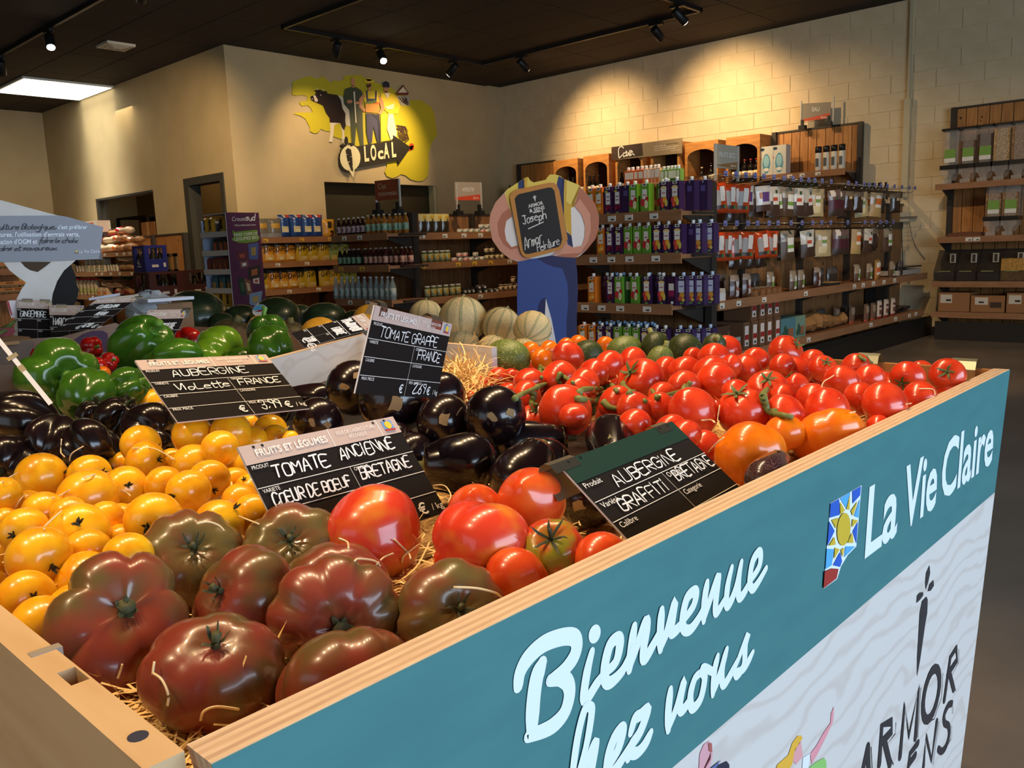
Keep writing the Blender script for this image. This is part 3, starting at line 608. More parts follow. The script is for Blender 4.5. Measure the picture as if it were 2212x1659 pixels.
for ch, x, h in (('L', 0, 150), ('O', .2, 150), ('c', .42, 122), ('A', .62, 150), ('L', .86, 150)):
    words(ch, pl, x*k, 0, k*h/440, C3(236, 226, 180, .6), t, bold=.05, width=k*(.18 if ch != 'L' else .14))
# ================================================================ goods on the shelves
FX = -PI/2      # turn so that the front (local -y) looks along world -x
WHITE = (238, 234, 224); CREAM = (228, 214, 186)
def row(kinds, P0, d, rot, where, group, labels, jit=.004, back=0.):
    """kinds: list of (prototype key, pixel column) or (key, pixel, extra back, extra height); the label counts the kind along the row"""
    n = {}; out = []
    bk = V((1, 0, 0)) if rot == FX else V((0, 1, 0))
    for it in kinds:
        key, px = it[0], it[1]; q = along(px, P0, d)+bk*(back+(it[2] if len(it) > 2 else 0)+RD.uniform(0, jit)); q.z = P0[2]+(it[3] if len(it) > 3 else 0)+.0125*0
        i = n[key] = n.get(key, -1)+1
        lab = labels[key]+', '+nth(i)+' '+where
        o_ = place(key, q, rot+RD.uniform(-.04, .04), lab, group); out.append(o_)
        if rot == -.45: o_.rotation_euler.y = RD.uniform(-.14, .1); o_.rotation_euler.z += RD.uniform(-.15, .3)
    return out
PROTO = {}; USED = set()
def place(key, q, rot, lab, group=None, scale=None):
    o = PROTO[key]
    if key not in USED and scale is None:
        USED.add(key); o.location = q; o.rotation_euler = (0, 0, rot); tag(o, lab, None, group)
        return o
    if key not in USED: USED.add(key); o2 = dup(o, q, rot, lab, group, scale); drop(o); PROTO[key] = o2; o2.scale = (scale,)*3 if not isinstance(scale, tuple) else scale; return o2
    return dup(o, q, rot, lab, group, scale if scale is not None else (1, 1, 1))
def drop(o):
    for c in list(o.children):
        for g in list(c.children): bpy.data.objects.remove(g)
        bpy.data.objects.remove(c)
    bpy.data.objects.remove(o)
def tree_child(root, ob): return ob
# ---- juice cartons
def carton(key, body, arts, w=.07, h=.215, cap=WHITE, category='carton', capmat=None):
    t = thing('juice_carton', 'x', category, local=True); hw = w/2
    mb = MB().box((-hw, -hw, 0), (hw, hw, h-.012)); mb.add([(-hw, -hw, h-.012), (hw, -hw, h-.012), (hw, hw, h-.004), (-hw, hw, h-.004), ], [(0, 1, 2, 3)])
    mb.build('carton_body', C3(*body, .4), t, local=True)
    mb = MB(); mats = [] ; y = -hw-.0006
    for i, (col, poly) in enumerate(arts):
        mats.append(C3(*col, .45)); mb.poly([(x*hw, y-.0003*i, z*h) for x, z in poly], i)
    if arts: mb.build('print', mats, t, local=True)
    MB().lathe([(.013, h-.012), (.013, h+.012), (.012, h+.015), (0, h+.015)], 10, (0, -.006, 0)).build('cap', C3(*cap, .4), t, local=True)
    PROTO[key] = t
R_ = lambda x0, x1, z0, z1: [(x0, z0), (x1, z0), (x1, z1), (x0, z1)]
E_ = lambda x, z, a, b: ell(x, z, a, b, 10)
top = [((225, 222, 205), R_(-.5, .5, .86, .95)), ((60, 56, 60), R_(-.3, .3, .88, .93))]
foot = [((110, 160, 70), R_(-.35, .35, .05, .1))]
carton('orange', (226, 120, 36), top+[((232, 226, 206), R_(-.62, .62, .42, .76)), ((206, 110, 40), R_(-.4, .4, .5, .54)), ((70, 120, 40), E_(-.3, .77, .35, .04)), ((246, 160, 40), E_(.2, .3, .6, .1)), ((250, 176, 60), E_(-.3, .22, .4, .08)), ((255, 206, 110), E_(.35, .24, .35, .06))]+foot)
carton('grape', (70, 34, 74), top+[((232, 226, 214), R_(-.55, .55, .36, .76)), ((130, 40, 70), R_(-.35, .35, .48, .51)), ((90, 50, 120), R_(-.35, .35, .6, .63)), ((180, 180, 60), E_(-.4, .79, .4, .04)), ((120, 26, 52), E_(.1, .26, .75, .08)), ((150, 40, 60), E_(-.4, .22, .2, .05)), ((80, 16, 44), E_(.3, .2, .25, .05))]+foot)
carton('apple', (104, 158, 46), top+[((234, 230, 214), R_(-.55, .55, .44, .77)), ((190, 40, 60), R_(-.38, .38, .56, .59)), ((200, 50, 60), E_(-.45, .34, .5, .13)), ((190, 40, 50), E_(.55, .44, .4, .09)), ((236, 226, 180), E_(.4, .28, .42, .14)), ((110, 60, 30), E_(.4, .28, .06, .03))]+foot)
carton('mixed', (62, 36, 74), top+[((236, 200, 120), E_(0, .74, .75, .08)), ((234, 228, 212), R_(-.6, .6, .46, .74)), ((190, 70, 90), R_(-.4, .4, .58, .61)), ((206, 60, 70), E_(-.45, .36, .45, .1)), ((246, 170, 50), E_(.25, .38, .5, .1)), ((220, 200, 90), E_(.6, .28, .35, .12)), ((226, 84, 50), E_(-.2, .22, .4, .09))]+foot)
carton('plain', (56, 34, 70), [((96, 78, 130), R_(-.5, .5, .6, .78)), ((226, 224, 220), R_(-.06, .06, .86, .95))])
carton('pale', (64, 42, 82), top+[((214, 216, 230), R_(-.72, .6, .42, .8)), ((120, 100, 170), R_(-.5, .4, .6, .64)), ((226, 160, 60), E_(.1, .33, .6, .1)), ((206, 90, 60), E_(-.3, .22, .5, .08)), ((230, 200, 90), E_(.4, .18, .35, .06))]+foot, cap=(200, 214, 232))
carton('backside', (58, 24, 58), [((226, 220, 206), R_(-.6, .6, .3, .72)), ((150, 30, 80), R_(-.6, .6, .3, .5)), ((240, 240, 236), R_(-.1, .5, .06, .14))])
carton('blue_cap', (66, 44, 96), top, cap=(150, 190, 226))
carton('green_back', (40, 82, 40), [((210, 210, 190), R_(-.5, .5, .5, .78))])
JL = {'orange': 'orange juice carton with white cap', 'grape': 'purple grape juice carton with white label', 'apple': 'green apple juice carton', 'mixed': 'dark purple mixed fruit juice carton', 'plain': 'plain purple carton side-on',
      'pale': 'purple carton with pale lilac label', 'backside': 'dark carton showing pink back label', 'blue_cap': 'carton with pale blue cap behind the others', 'green_back': 'green carton turned to its back'}
o, g, a, m, pl_, pa = 'orange', 'grape', 'apple', 'mixed', 'plain', 'pale'
def jrow(k, items, where, **kw):
    return row([(q[0], 1050+q[1]/3.253)+tuple(q[2:]) for q in items], (XJF+.045, 0, jz[k]+.001), (0, 1, 0), FX, where, 'juice cartons on the end shelf', JL, **kw)
jrow(0, [(o, 755), (o, 812), (g, 876), (g, 942), (pl_, 1000), (a, 1054), (a, 1132), (a, 1190, .1), (m, 1228, .1), (m, 1268), (m, 1346), (pl_, 1405, .08), (pl_, 1455, .16)], 'on the top juice shelf')
jrow(0, [('blue_cap', 1215, .1), ('blue_cap', 1000, .1), ('blue_cap', 880, .1)], 'in the second row of the top juice shelf')
jrow(1, [(o, 825), (g, 887), (g, 950), (a, 1015), (a, 1080), (a, 1145), (m, 1217), (m, 1285), (m, 1360), (pl_, 1410, .09), (pa, 1452, .1), (pa, 1492, .18)], 'on the second juice shelf')
jrow(2, [(o, 762), (pl_, 812, .08), (g, 890), (a, 950), ('green_back', 1002, .03), (a, 1062), (m, 1145), (pl_, 1195, .05), (m, 1250), ('backside', 1320), (pa, 1374, .03), (pa, 1414, .08), (pa, 1464, .1), (pa, 1508, .16)], 'on the third juice shelf')
jrow(2, [('blue_cap', 840, .1), ('blue_cap', 870, .1), ('blue_cap', 915, .1), ('blue_cap', 1100, .1)], 'in the second row of the third juice shelf')
jrow(3, [(o, 698), (o, 762), (g, 822), (g, 880), (a, 942), (a, 1008), (a, 1072), (m, 1132), (m, 1205), (m, 1265), (pa, 1352, .03), (pa, 1405, .06), (pa, 1442, .12), (pa, 1486, .18)], 'on the lowest juice shelf')
jrow(3, [('blue_cap', 750+48*k, .1) for k in range(9)], 'in the second row of the lowest juice shelf')
jrow(3, [('blue_cap', 780+48*k, .19) for k in range(7)], 'in the third row of the lowest juice shelf')
# small packs standing on a top board behind
zb = onX(1390, 365, XJB-.09).z-.125
MB().box((XJB-.2, yJ+.35, zb-.02), (XJB-.02, yJl-.2, zb)).build('top_board', m_rail, bpy.data.objects['juice_shelf'])
carton('small_orange', (214, 110, 50), [((234, 222, 200), R_(-.7, .7, .4, .8)), ((190, 60, 50), R_(-.5, .5, .1, .3))], w=.055, h=.125)
carton('small_peach', (226, 180, 140), [((240, 226, 210), R_(-.7, .7, .4, .85)), ((220, 120, 60), R_(-.5, .5, .1, .35))], w=.05, h=.125)
carton('small_green', (130, 170, 70), [((226, 230, 200), R_(-.7, .7, .3, .8)), ((60, 110, 40), R_(-.5, .5, .1, .25))], w=.05, h=.105)
SL = {'small_orange': 'small orange juice brick', 'small_peach': 'small peach coloured juice brick', 'small_green': 'small light green juice brick'}
row([(k, 1090+x/5.53) for k, x in (('small_orange', 1490), ('small_orange', 1540), ('small_orange', 1597), ('small_orange', 1650), ('small_peach', 1700), ('small_peach', 1752), ('small_peach', 1805), ('small_peach', 1845))], (XJB-.14, 0, zb+.001), (0, 1, 0), FX, 'above the top juice shelf', 'small juice bricks above the end shelf', SL)
row([(k, 1090+x/5.53) for k, x in (('small_green', 1910), ('small_green', 1960), ('small_green', 2005), ('small_green', 2045), ('small_green', 2085))], (XJB-.14, 0, zb+.001), (0, 1, 0), FX, 'above the top juice shelf', 'small juice bricks above the end shelf', SL)

# ---- bottles
def bottle(key, h, r, liquid, label=None, capcol=(40, 36, 34), lz=(.16, .52), neck=.34, name='drink_bottle', labels2=None, trans=0., cat='bottle'):
    prof = [(r*.92, 0), (r, h*.02), (r, h*(.96-neck)), (r*.9, h*(1-neck)), (r*.42, h*(1.04-neck*.55)), (r*.38, h*.93)]
    t = MB().lathe(prof, 12).build(name, C3(*liquid, .12, coat=.5) if not trans else mat('glass_%d_%d_%d' % liquid, liquid, .08, coat=.5, alpha=.55), label='x', cat=cat, local=True)
    MB().lathe([(r*.44, h*.92), (r*.44, h), (0, h)], 10).build('cap', C3(*capcol, .35), t, local=True)
    if label: MB().lathe([(r*1.02, h*lz[0]), (r*1.02, h*lz[1])], 12).build('label', C3(*label, .55), t, local=True)
    if labels2:
        hh = h*(lz[1]-lz[0])
        mb = MB()
        for kk in range(5):
            an = [(-PI/2-.5+.2*kk), (-PI/2-.5+.2*(kk+1))]
            mb.add([(r*1.035*math.cos(an[0]), r*1.035*math.sin(an[0]), h*lz[0]+hh*.25), (r*1.035*math.cos(an[1]), r*1.035*math.sin(an[1]), h*lz[0]+hh*.25), (r*1.035*math.cos(an[1]), r*1.035*math.sin(an[1]), h*lz[0]+hh*.7), (r*1.035*math.cos(an[0]), r*1.035*math.sin(an[0]), h*lz[0]+hh*.7)], [(0, 1, 2, 3)])
        mb.build('label_print', C3(*labels2, .5), t, local=True)
    PROTO[key] = t
bottle('red_small', .175, .027, (46, 14, 14), (176, 160, 160), (206, 200, 186), labels2=(120, 70, 90))
bottle('amber', .185, .028, (150, 92, 26), (150, 176, 150), (200, 190, 160), labels2=(90, 140, 120))
bottle('dark_green', .172, .026, (30, 20, 16), (120, 150, 120), (150, 140, 130), labels2=(60, 110, 90))
bottle('dark_rose', .172, .026, (60, 20, 16), (206, 160, 136), (160, 150, 140), labels2=(180, 90, 80))
bottle('clear', .225, .032, (150, 162, 158), (176, 184, 176), (186, 180, 186), neck=.36, labels2=(120, 150, 140), trans=.5)
BL_ = {'red_small': 'small dark red drink bottle with pale label', 'amber': 'small amber bottle with pale green label', 'dark_green': 'small dark bottle with green label', 'dark_rose': 'small dark bottle with rose label', 'clear': 'clear glass drink bottle'}
def erow(k, kinds, where, **kw):
    return row([(q[0], 400+q[1]/3.16)+tuple(q[2:]) for q in kinds], (XEF+.04, 0, e_z[k]+.001), (0, 1, 0), FX, where, 'drink bottles on the end shelf', BL_, **kw)
erow(0, [('red_small', x) for x in (1055, 1090, 1122, 1156, 1186, 1216)]+[('amber', x) for x in (1253, 1292, 1326, 1362)]+[('amber', x, .12) for x in (1402, 1440)], 'on the top bottle shelf')
erow(0, [('red_small', x, .1) for x in (1100, 1134, 1168, 1200)]+[('amber', x, .1) for x in (1270, 1306, 1344, 1384)], 'in the second row of the top bottle shelf')
erow(1, [('dark_green', x) for x in (1062, 1094, 1124, 1156, 1188)]+[('dark_rose', x) for x in (1240, 1272, 1305, 1337, 1370)]+[('dark_rose', x, .13) for x in (1408, 1440, 1470)], 'on the middle bottle shelf')
erow(1, [('dark_green', x, .1) for x in (1080, 1110, 1140, 1172, 1212)]+[('dark_rose', x, .1) for x in (1256, 1288, 1322, 1354, 1388, 1428)], 'in the second row of the middle bottle shelf')
erow(2, [('clear', x) for x in (1036, 1076, 1114, 1152, 1190, 1232, 1274, 1314, 1352, 1390, 1422)], 'on the lowest bottle shelf')
erow(2, [('clear', x, .1) for x in (1060, 1096, 1134, 1172, 1212, 1254, 1296, 1334)], 'in the second row of the lowest bottle shelf')
# ---- wine and wall bottles
bottle('wine_red', .30, .037, (22, 16, 14), (220, 206, 170), (150, 44, 36), lz=(.2, .5), name='wine_bottle', labels2=(150, 120, 90))
bottle('wine_dark', .30, .037, (24, 16, 12), (222, 208, 172), (30, 26, 24), lz=(.2, .48), name='wine_bottle', labels2=(120, 100, 80))
bottle('ale', .26, .036, (26, 18, 12), (150, 104, 70), (200, 180, 130), lz=(.2, .5), name='wine_bottle')
bottle('wine_rose', .30, .037, (96, 44, 24), (206, 190, 160), (30, 26, 24), lz=(.2, .5), name='wine_bottle')
bottle('slim', .2, .028, (26, 28, 18), (60, 60, 40), (30, 28, 24), lz=(.2, .4), name='wall_bottle')
bottle('gold_neck', .2, .026, (30, 40, 24), (150, 140, 90), (206, 180, 110), name='wall_bottle')
WL = {'wine_red': 'wine bottle with red capsule and cream label', 'wine_dark': 'dark wine bottle with cream label', 'ale': 'dark bottle with brown oval label', 'wine_rose': 'reddish wine bottle with pale label', 'slim': 'slim dark bottle', 'gold_neck': 'green bottle with golden cap'}
zn = ez0-.06+.026
WR = [[('wine_dark', 1219), ('wine_dark', 1229), ('wine_dark', 1239)], [('wine_dark', 1273.5), ('wine_dark', 1283), ('wine_dark', 1293.5)], [('wine_dark', 1343), ('wine_dark', 1354), ('wine_dark', 1365)],
      [('wine_dark', 1420), ('wine_dark', 1432), ('wine_dark', 1446), ('wine_dark', 1456)], [('ale', 1516), ('wine_dark', 1536)], [('wine_red', 1587), ('wine_red', 1595), ('wine_red', 1608.5), ('wine_red', 1621.5), ('wine_red', 1634)]]
for k, r_ in enumerate(WR): row(r_, (XCF+.09, 0, zn), (0, 1, 0), FX, 'in the %s wine niche' % nth(k), 'wine bottles in the niches', WL)
row([('wine_rose', 1257)], (XCF+.09, 0, zn), (0, 1, 0), FX, 'between two wine niches', 'wine bottles in the niches', WL)
row([('slim', x) for x in (1102, 1109, 1116, 1123, 1130)]+[('gold_neck', x) for x in (1144, 1151, 1158, 1165, 1174)], (XCF+.06, 0, onX(1140, 416, XCF).z-.049), (0, 1, 0), FX, 'on the corner wall shelf', 'bottles on the corner wall shelf', WL)
row([('slim', 1812+7.4*k, .06*(k % 2)) for k in range(14)], (XCF+.06, 0, onX(1850, 408, XCF).z-.14), (0, 1, 0), FX, 'under the pine water shelf', 'dark bottles under the water shelf', WL)
row([('gold_neck', 1690+9*k) for k in range(9)], (XCF+.06, 0, onX(1720, 395, XCF).z-.17), (0, 1, 0), FX, 'under the pine water shelf', 'dark bottles under the water shelf', WL)
for k, zz in enumerate((.131, .581, 1.031)):
    row([('wine_dark', x) for x in (1252, 1263, 1274, 1284)], (XCF+.07, 0, zz), (0, 1, 0), FX, 'on the %s board of the low wine rack' % nth(k), 'wine bottles in the low rack', WL)
# ---- water shelf: two filter boxes and four flasks
def fbox(key, arts, w, d, h, body, name, cat):
    t = MB().box((-w/2, -d/2, 0), (w/2, d/2, h)).build(name, C3(*body, .5), label='x', cat=cat, local=True)
    if arts:
        mb = MB(); mats = []
        for i, (col, poly) in enumerate(arts): mats.append(C3(*col, .45)); mb.poly([(x*w/2, -d/2-.0008-.0003*i, z*h) for x, z in poly], i)
        mb.build('print', mats, t, local=True)
    PROTO[key] = t
fbox('filter', [((90, 150, 170), E_(.1, .42, .55, .34)), ((150, 196, 206), E_(.1, .5, .4, .2)), ((40, 60, 80), E_(-.45, .9, .3, .05)), ((206, 90, 80), E_(-.7, .6, .12, .04)), ((230, 226, 210), E_(.1, .22, .4, .06))], .2, .13, .37, (206, 204, 190), 'filter_box', 'box')
row([('filter', 1659), ('filter', 1686)], (XCF+.09, 0, ez0+.021), (0, 1, 0), FX, 'on the pine water shelf', 'water filter boxes', {'filter': 'white box with a blue water jug picture'})
t = MB().lathe([(.036, 0), (.038, .004), (.038, .23), (.033, .24)], 14).build('flask', C3(224, 216, 196, .4), label='x', cat='flask', local=True)
MB().lathe([(.039, .225), (.039, .3), (0, .3)], 14).build('lid', C3(34, 30, 28, .4), t, local=True)
MB().add([(-.02, -.0385, .06), (.02, -.0385, .06), (.02, -.0385, .16), (-.02, -.0385, .16)], [(0, 1, 2, 3)]).build('print', C3(90, 92, 92, .5), t, local=True); PROTO['flask'] = t
row([('flask', 1767), ('flask', 1784), ('flask', 1801), ('flask', 1818)], (XCF+.07, 0, ez0+.021), (0, 1, 0), FX, 'on the pine water shelf', 'white flasks', {'flask': 'white flask with black lid'})

# ---- jars and tins
def jar(key, h, r, body, lidc, lab, lz=(.18, .75), name='jar', cat='jar', lab2=None):
    t = MB().lathe([(r*.9, 0), (r, h*.03), (r, h*.86), (r*.86, h*.9)], 14).build(name, C3(*body, .2, coat=.4), label='x', cat=cat, local=True)
    MB().lathe([(r*.93, h*.88), (r*.93, h), (0, h)], 14).build('lid', C3(*lidc, .4), t, local=True)
    if lab: MB().lathe([(r*1.02, h*lz[0]), (r*1.02, h*lz[1])], 14).build('label', C3(*lab, .55), t, local=True)
    if lab2:
        mb = MB()
        for kk in range(4):
            an = [-PI/2-.5+.25*kk, -PI/2-.25+.25*kk]; z0, z1 = h*(lz[0]+.25*(lz[1]-lz[0])), h*(lz[0]+.85*(lz[1]-lz[0]))
            mb.add([(r*1.04*math.cos(an[0]), r*1.04*math.sin(an[0]), z0), (r*1.04*math.cos(an[1]), r*1.04*math.sin(an[1]), z0), (r*1.04*math.cos(an[1]), r*1.04*math.sin(an[1]), z1), (r*1.04*math.cos(an[0]), r*1.04*math.sin(an[0]), z1)], [(0, 1, 2, 3)])
        mb.build('label_print', C3(*lab2, .5), t, local=True)
    PROTO[key] = t
jar('tall_jar', .125, .03, (90, 96, 44), (216, 210, 196), (176, 176, 130), lab2=(196, 150, 40))
jar('tin', .046, .031, (170, 160, 140), (226, 220, 206), (214, 206, 190), (.1, .75), 'tin', 'tin', (120, 150, 120))
jar('pink_tin', .046, .031, (170, 160, 140), (226, 220, 206), (224, 176, 164), (.1, .75), 'tin', 'tin', (200, 110, 100))
jar('small_jar', .072, .028, (60, 40, 24), (50, 44, 38), (206, 190, 150), lab2=(120, 90, 50))
jar('black_jar', .075, .026, (26, 24, 20), (30, 28, 26), (50, 48, 40), lab2=(206, 200, 190))
jar('black_tin', .046, .031, (40, 38, 34), (120, 116, 106), (50, 48, 44), (.1, .8), 'tin', 'tin', (226, 222, 214))
jar('red_jar', .08, .03, (80, 40, 24), (196, 180, 150), (200, 176, 140), lab2=(70, 50, 40))
GL = {'tall_jar': 'tall jar of green olives with yellow label', 'tin': 'flat white-lidded spread jar', 'pink_tin': 'flat white-lidded jar with pink label', 'small_jar': 'small jar with dark lid and cream label', 'black_jar': 'small black jar', 'black_tin': 'flat dark jar with white label', 'red_jar': 'brown jar with pale lid'}
def grow(k, kinds, where, **kw):
    return row([(q[0], 880+q[1]/7.54)+tuple(q[2:]) for q in kinds], (0, YGF+.05, gz[k]+.001), (1, 0, 0), 0., where, 'jars and tins on the snack shelf', GL, **kw)
grow(0, [('tin', 855), ('tin', 950), ('tin', 1045), ('tin', 1140), ('pink_tin', 1225), ('tin', 1306)], 'in the lower layer of the top snack shelf', jit=0)
grow(0, [('tin', 1208, 0, .0465), ('tin', 1302, 0, .0465)], 'in the upper layer of the top snack shelf', jit=0)
grow(1, [('tall_jar', x) for x in (277, 380, 478, 570, 657)]+[('pink_tin', 762), ('tin', 857), ('pink_tin', 950), ('tin', 1040), ('tin', 1128), ('tin', 1215)], 'on the middle snack shelf', jit=0)
grow(1, [('pink_tin', 845, 0, .0465), ('pink_tin', 942, 0, .0465), ('tin', 1113, 0, .0465)], 'in the upper layer of the middle snack shelf', jit=0)
grow(1, [('small_jar', x) for x in (1300, 1380, 1470, 1545)], 'at the far end of the middle snack shelf', jit=0)
grow(1, [('small_jar', x, 0, .0725) for x in (1295, 1378)], 'on other jars of the middle snack shelf', jit=0)
grow(2, [('tall_jar', x) for x in (330, 432, 528, 632, 737, 832)]+[('black_jar', x) for x in (925, 990, 1060)]+[('black_tin', x) for x in (1165, 1260, 1350, 1438)]+[('red_jar', x) for x in (1532, 1612, 1682, 1752)], 'on the lowest snack shelf', jit=0)
grow(2, [('black_tin', 1152, 0, .0465), ('black_tin', 1243, 0, .0465), ('red_jar', 1730, 0, .0805)], 'in the upper layer of the lowest snack shelf', jit=0)

# ---- soft bags
def pouch(mb, w, h, t, mi=0, nx=6, nz=8, top=.12, y0=0., seed=0, lean=0., gus=False):
    rr = random.Random(seed); gr = {}
    for s in (-1, 1):
        for i in range(nx+1):
            for j in range(nz+1):
                u = -1+2*i/nx; v = j/nz
                b = (1-abs(u)**2.4)*min(1, (1-v)/max(top, .01)*.9 if v > 1-top*1.6 else 1)*(min(1, .45+v*3) if not gus else min(1, .7+v*2))
                if v > 1-top: b *= .25
                gr[s, i, j] = V((u*w/2*(1-.06*math.sin(PI*v)), y0+s*t/2*b+lean*v*h+rr.uniform(-1, 1)*t*.05*(0 if i in (0, nx) else 1), v*h))
    o = len(mb.v); idx = {}
    for k, p in gr.items(): idx[k] = len(mb.v); mb.v.append(p)
    for s in (-1, 1):
        for i in range(nx):
            for j in range(nz):
                f = [idx[s, i, j], idx[s, i+1, j], idx[s, i+1, j+1], idx[s, i, j+1]]
                mb.f.append(f if s < 0 else f[::-1]); mb.m.append(mi); mb.s.append(True)
    for i in range(nx): mb.f.append([idx[1, i, 0], idx[1, i+1, 0], idx[-1, i+1, 0], idx[-1, i, 0]]); mb.m.append(mi); mb.s.append(False)
    return gr
def patch(mb, gr, i0, i1, j0, j1, mi, off=.0015):
    vs = []; fs = []; w = i1-i0+1
    for j in range(j0, j1+1):
        for i in range(i0, i1+1): p = gr[-1, i, j].copy(); p.y -= off; vs.append(p)
    for j in range(j1-j0):
        for i in range(i1-i0): a = j*w+i; fs.append((a, a+1, a+1+w, a+w))
    mb.add(vs, fs, mi, True)
def bag(key, w, h, t, col, panels=(), name='bag', cat='bag', seed=0, rough=.28, top=.12, word=None, hang=False, alpha=1., gus=False):
    """panels: (colour, i0, i1, j0, j1) on a 6 x 8 grid of the front"""
    z0 = -h if hang else 0
    mb = MB(); gr = pouch(mb, w, h, t, seed=seed, top=top, gus=gus)
    for p in mb.v: p.z += z0
    m = C3(*col, rough, coat=.4) if alpha == 1 else mat('film_%d_%d_%d' % col, col, .15, coat=.5, alpha=alpha)
    tt = mb.build(name, m, label='x', cat=cat, local=True)
    if panels:
        mb = MB(); mats = []
        for k, (c, i0, i1, j0, j1) in enumerate(panels): mats.append(C3(*c, .4)); n0 = len(mb.v); patch(mb, {q: v+(V((0, 0, 0)) if 1 else 0) for q, v in gr.items()}, i0, i1, j0, j1, k, .0014+.0006*k)
        mb.build('print', mats, tt, local=True)
    if word:
        txt, zf, hh, wid, col2 = word
        mb = MB(); pl = Plane((-wid/2, -t/2*.98-.003, h*zf+z0), (1, 0, 0), (0, 0, -1), .001)
        scribble(mb, txt, pl, 0, 0, hh, hh*.13, wid=wid, slant=.25, seed=seed); mb.build('hand_lettering', C3(*col2, .5), tt, local=True)
    PROTO[key] = tt
DK = (40, 32, 22)
bag('gold_crisps', .2, .29, .1, (206, 140, 36), [((52, 40, 26), 0, 6, 6, 8), ((220, 180, 90), 1, 5, 1, 3), ((236, 220, 180), 2, 4, 1, 2)], 'crisp_bag', seed=1, word=('CHIPS', .5, .06, .16, DK))
bag('lime_crisps', .2, .29, .1, (190, 160, 36), [((50, 42, 26), 0, 6, 6, 8), ((206, 180, 110), 1, 5, 0, 2), ((220, 206, 150), 2, 5, 1, 2)], 'crisp_bag', seed=2, word=('CHIPS', .5, .06, .16, DK))
bag('mint_crisps', .2, .29, .1, (128, 150, 84), [((50, 46, 26), 0, 6, 6, 8), ((190, 180, 110), 1, 4, 0, 2)], 'crisp_bag', seed=3, word=('CHIPS', .5, .05, .16, DK))
bag('blue_crisps', .2, .3, .1, (30, 66, 130), [((214, 200, 150), 1, 4, 2, 4), ((230, 220, 180), 2, 4, 2, 3), ((206, 210, 206), 2, 5, 7, 8), ((190, 60, 60), 3, 5, 7, 8)], 'crisp_bag', seed=4)
bag('grey_crisps', .2, .25, .1, (118, 112, 96), [((206, 160, 60), 1, 3, 4, 6), ((200, 150, 60), 3, 5, 4, 6), ((150, 150, 150), 0, 6, 0, 2)], 'crisp_bag', seed=5)
bag('black_gold_crisps', .2, .24, .1, (206, 150, 40), [((40, 34, 24), 2, 4, 4, 7), ((46, 36, 24), 3, 5, 0, 3), ((196, 90, 50), 3, 4, 1, 2)], 'crisp_bag', seed=6)
HL = {'gold_crisps': 'golden crisp bag with black top', 'lime_crisps': 'yellow-green crisp bag with black top', 'mint_crisps': 'pale green crisp bag', 'blue_crisps': 'dark blue crisp bag with pale crisps', 'grey_crisps': 'grey see-through snack bag', 'black_gold_crisps': 'yellow and black crisp bag'}
def hrow(k, kinds, where, **kw):
    return row([(q[0], 430+q[1]/6.637)+tuple(q[2:]) for q in kinds], (0, YHF+.1, hz[k]+.001), (1, 0, 0), 0., where, 'crisp bags on the crisp shelf', HL, **kw)
hrow(0, [('grey_crisps', 905), ('grey_crisps', 1090), ('blue_crisps', 1262, .04), ('blue_crisps', 1410), ('blue_crisps', 1565), ('blue_crisps', 1695), ('black_gold_crisps', 1860)], 'on the top crisp shelf')
hrow(1, [('gold_crisps', 1003), ('gold_crisps', 1165), ('gold_crisps', 1305), ('lime_crisps', 1400, .06), ('lime_crisps', 1485), ('lime_crisps', 1635), ('lime_crisps', 1800), ('mint_crisps', 1950), ('mint_crisps', 2090)], 'on the middle crisp shelf')
hrow(2, [('lime_crisps', 960, .04), ('gold_crisps', 1088), ('gold_crisps', 1225, .02), ('gold_crisps', 1345), ('lime_crisps', 1490, .05), ('lime_crisps', 1605), ('lime_crisps', 1810), ('lime_crisps', 1955), ('mint_crisps', 2090), ('mint_crisps', 2200)], 'on the lowest crisp shelf')
# olive pouches on the snack shelf
bag('olive_pouch', .115, .2, .05, (52, 44, 30), [((206, 186, 110), 0, 6, 5, 8), ((214, 170, 50), 2, 5, 6, 7), ((70, 80, 40), 3, 4, 5, 6)], 'olive_pouch', seed=7)
row([('olive_pouch', 880+x/7.54) for x in (262, 383, 512, 622)], (0, YGF+.06, gz[0]+.001), (1, 0, 0), 0., 'on the top snack shelf', 'olive pouches', {'olive_pouch': 'olive pouch with cream and yellow header'})

# ---- hooks with hanging bags on the dried fruit shelf
HK = [onY(1530+360/4.608, 380+60/4.608, YFF).z, onY(1530+475/4.608, 380+535/4.608, YFF).z]
m_wire = mat('steel_wire', (150, 146, 140), .3, metal=1.)
m_lilac = C3(120, 122, 176, .5)
fr = bpy.data.objects['dried_fruit_shelf']
def hook(x, z, n, yellow=False):
    t = thing('display_hook', n, 'hook', (x, YFB, z), 'wire hooks on the dried fruit shelf')
    MB().tube([(x, YFB-.005, z), (x, YFF+.03, z+.004), (x, YFF+.005, z+.018)], .0035, 6).tube([(x, YFB-.005, z+.05), (x, YFF-.01, z+.05)], .003, 6).build('wire', m_wire, t)
    MB().box((x-.026, YFF-.014, z+.03), (x+.026, YFF-.011, z+.07)).box((x-.018, YFF-.0155, z+.04), (x+.008, YFF-.014, z+.047), 1).build('price_tag', [m_lilac, m_ink], t)
RED = (190, 66, 26)
bag('red_bag', .15, .215, .06, RED, [((150, 140, 130), 1, 3, 2, 6), ((226, 216, 204), 3, 5, 3, 7), ((60, 46, 40), 1, 5, 1, 2), ((80, 120, 70), 4, 5, 1, 2)], 'dried_fruit_bag', seed=11, hang=True, rough=.18, gus=True)
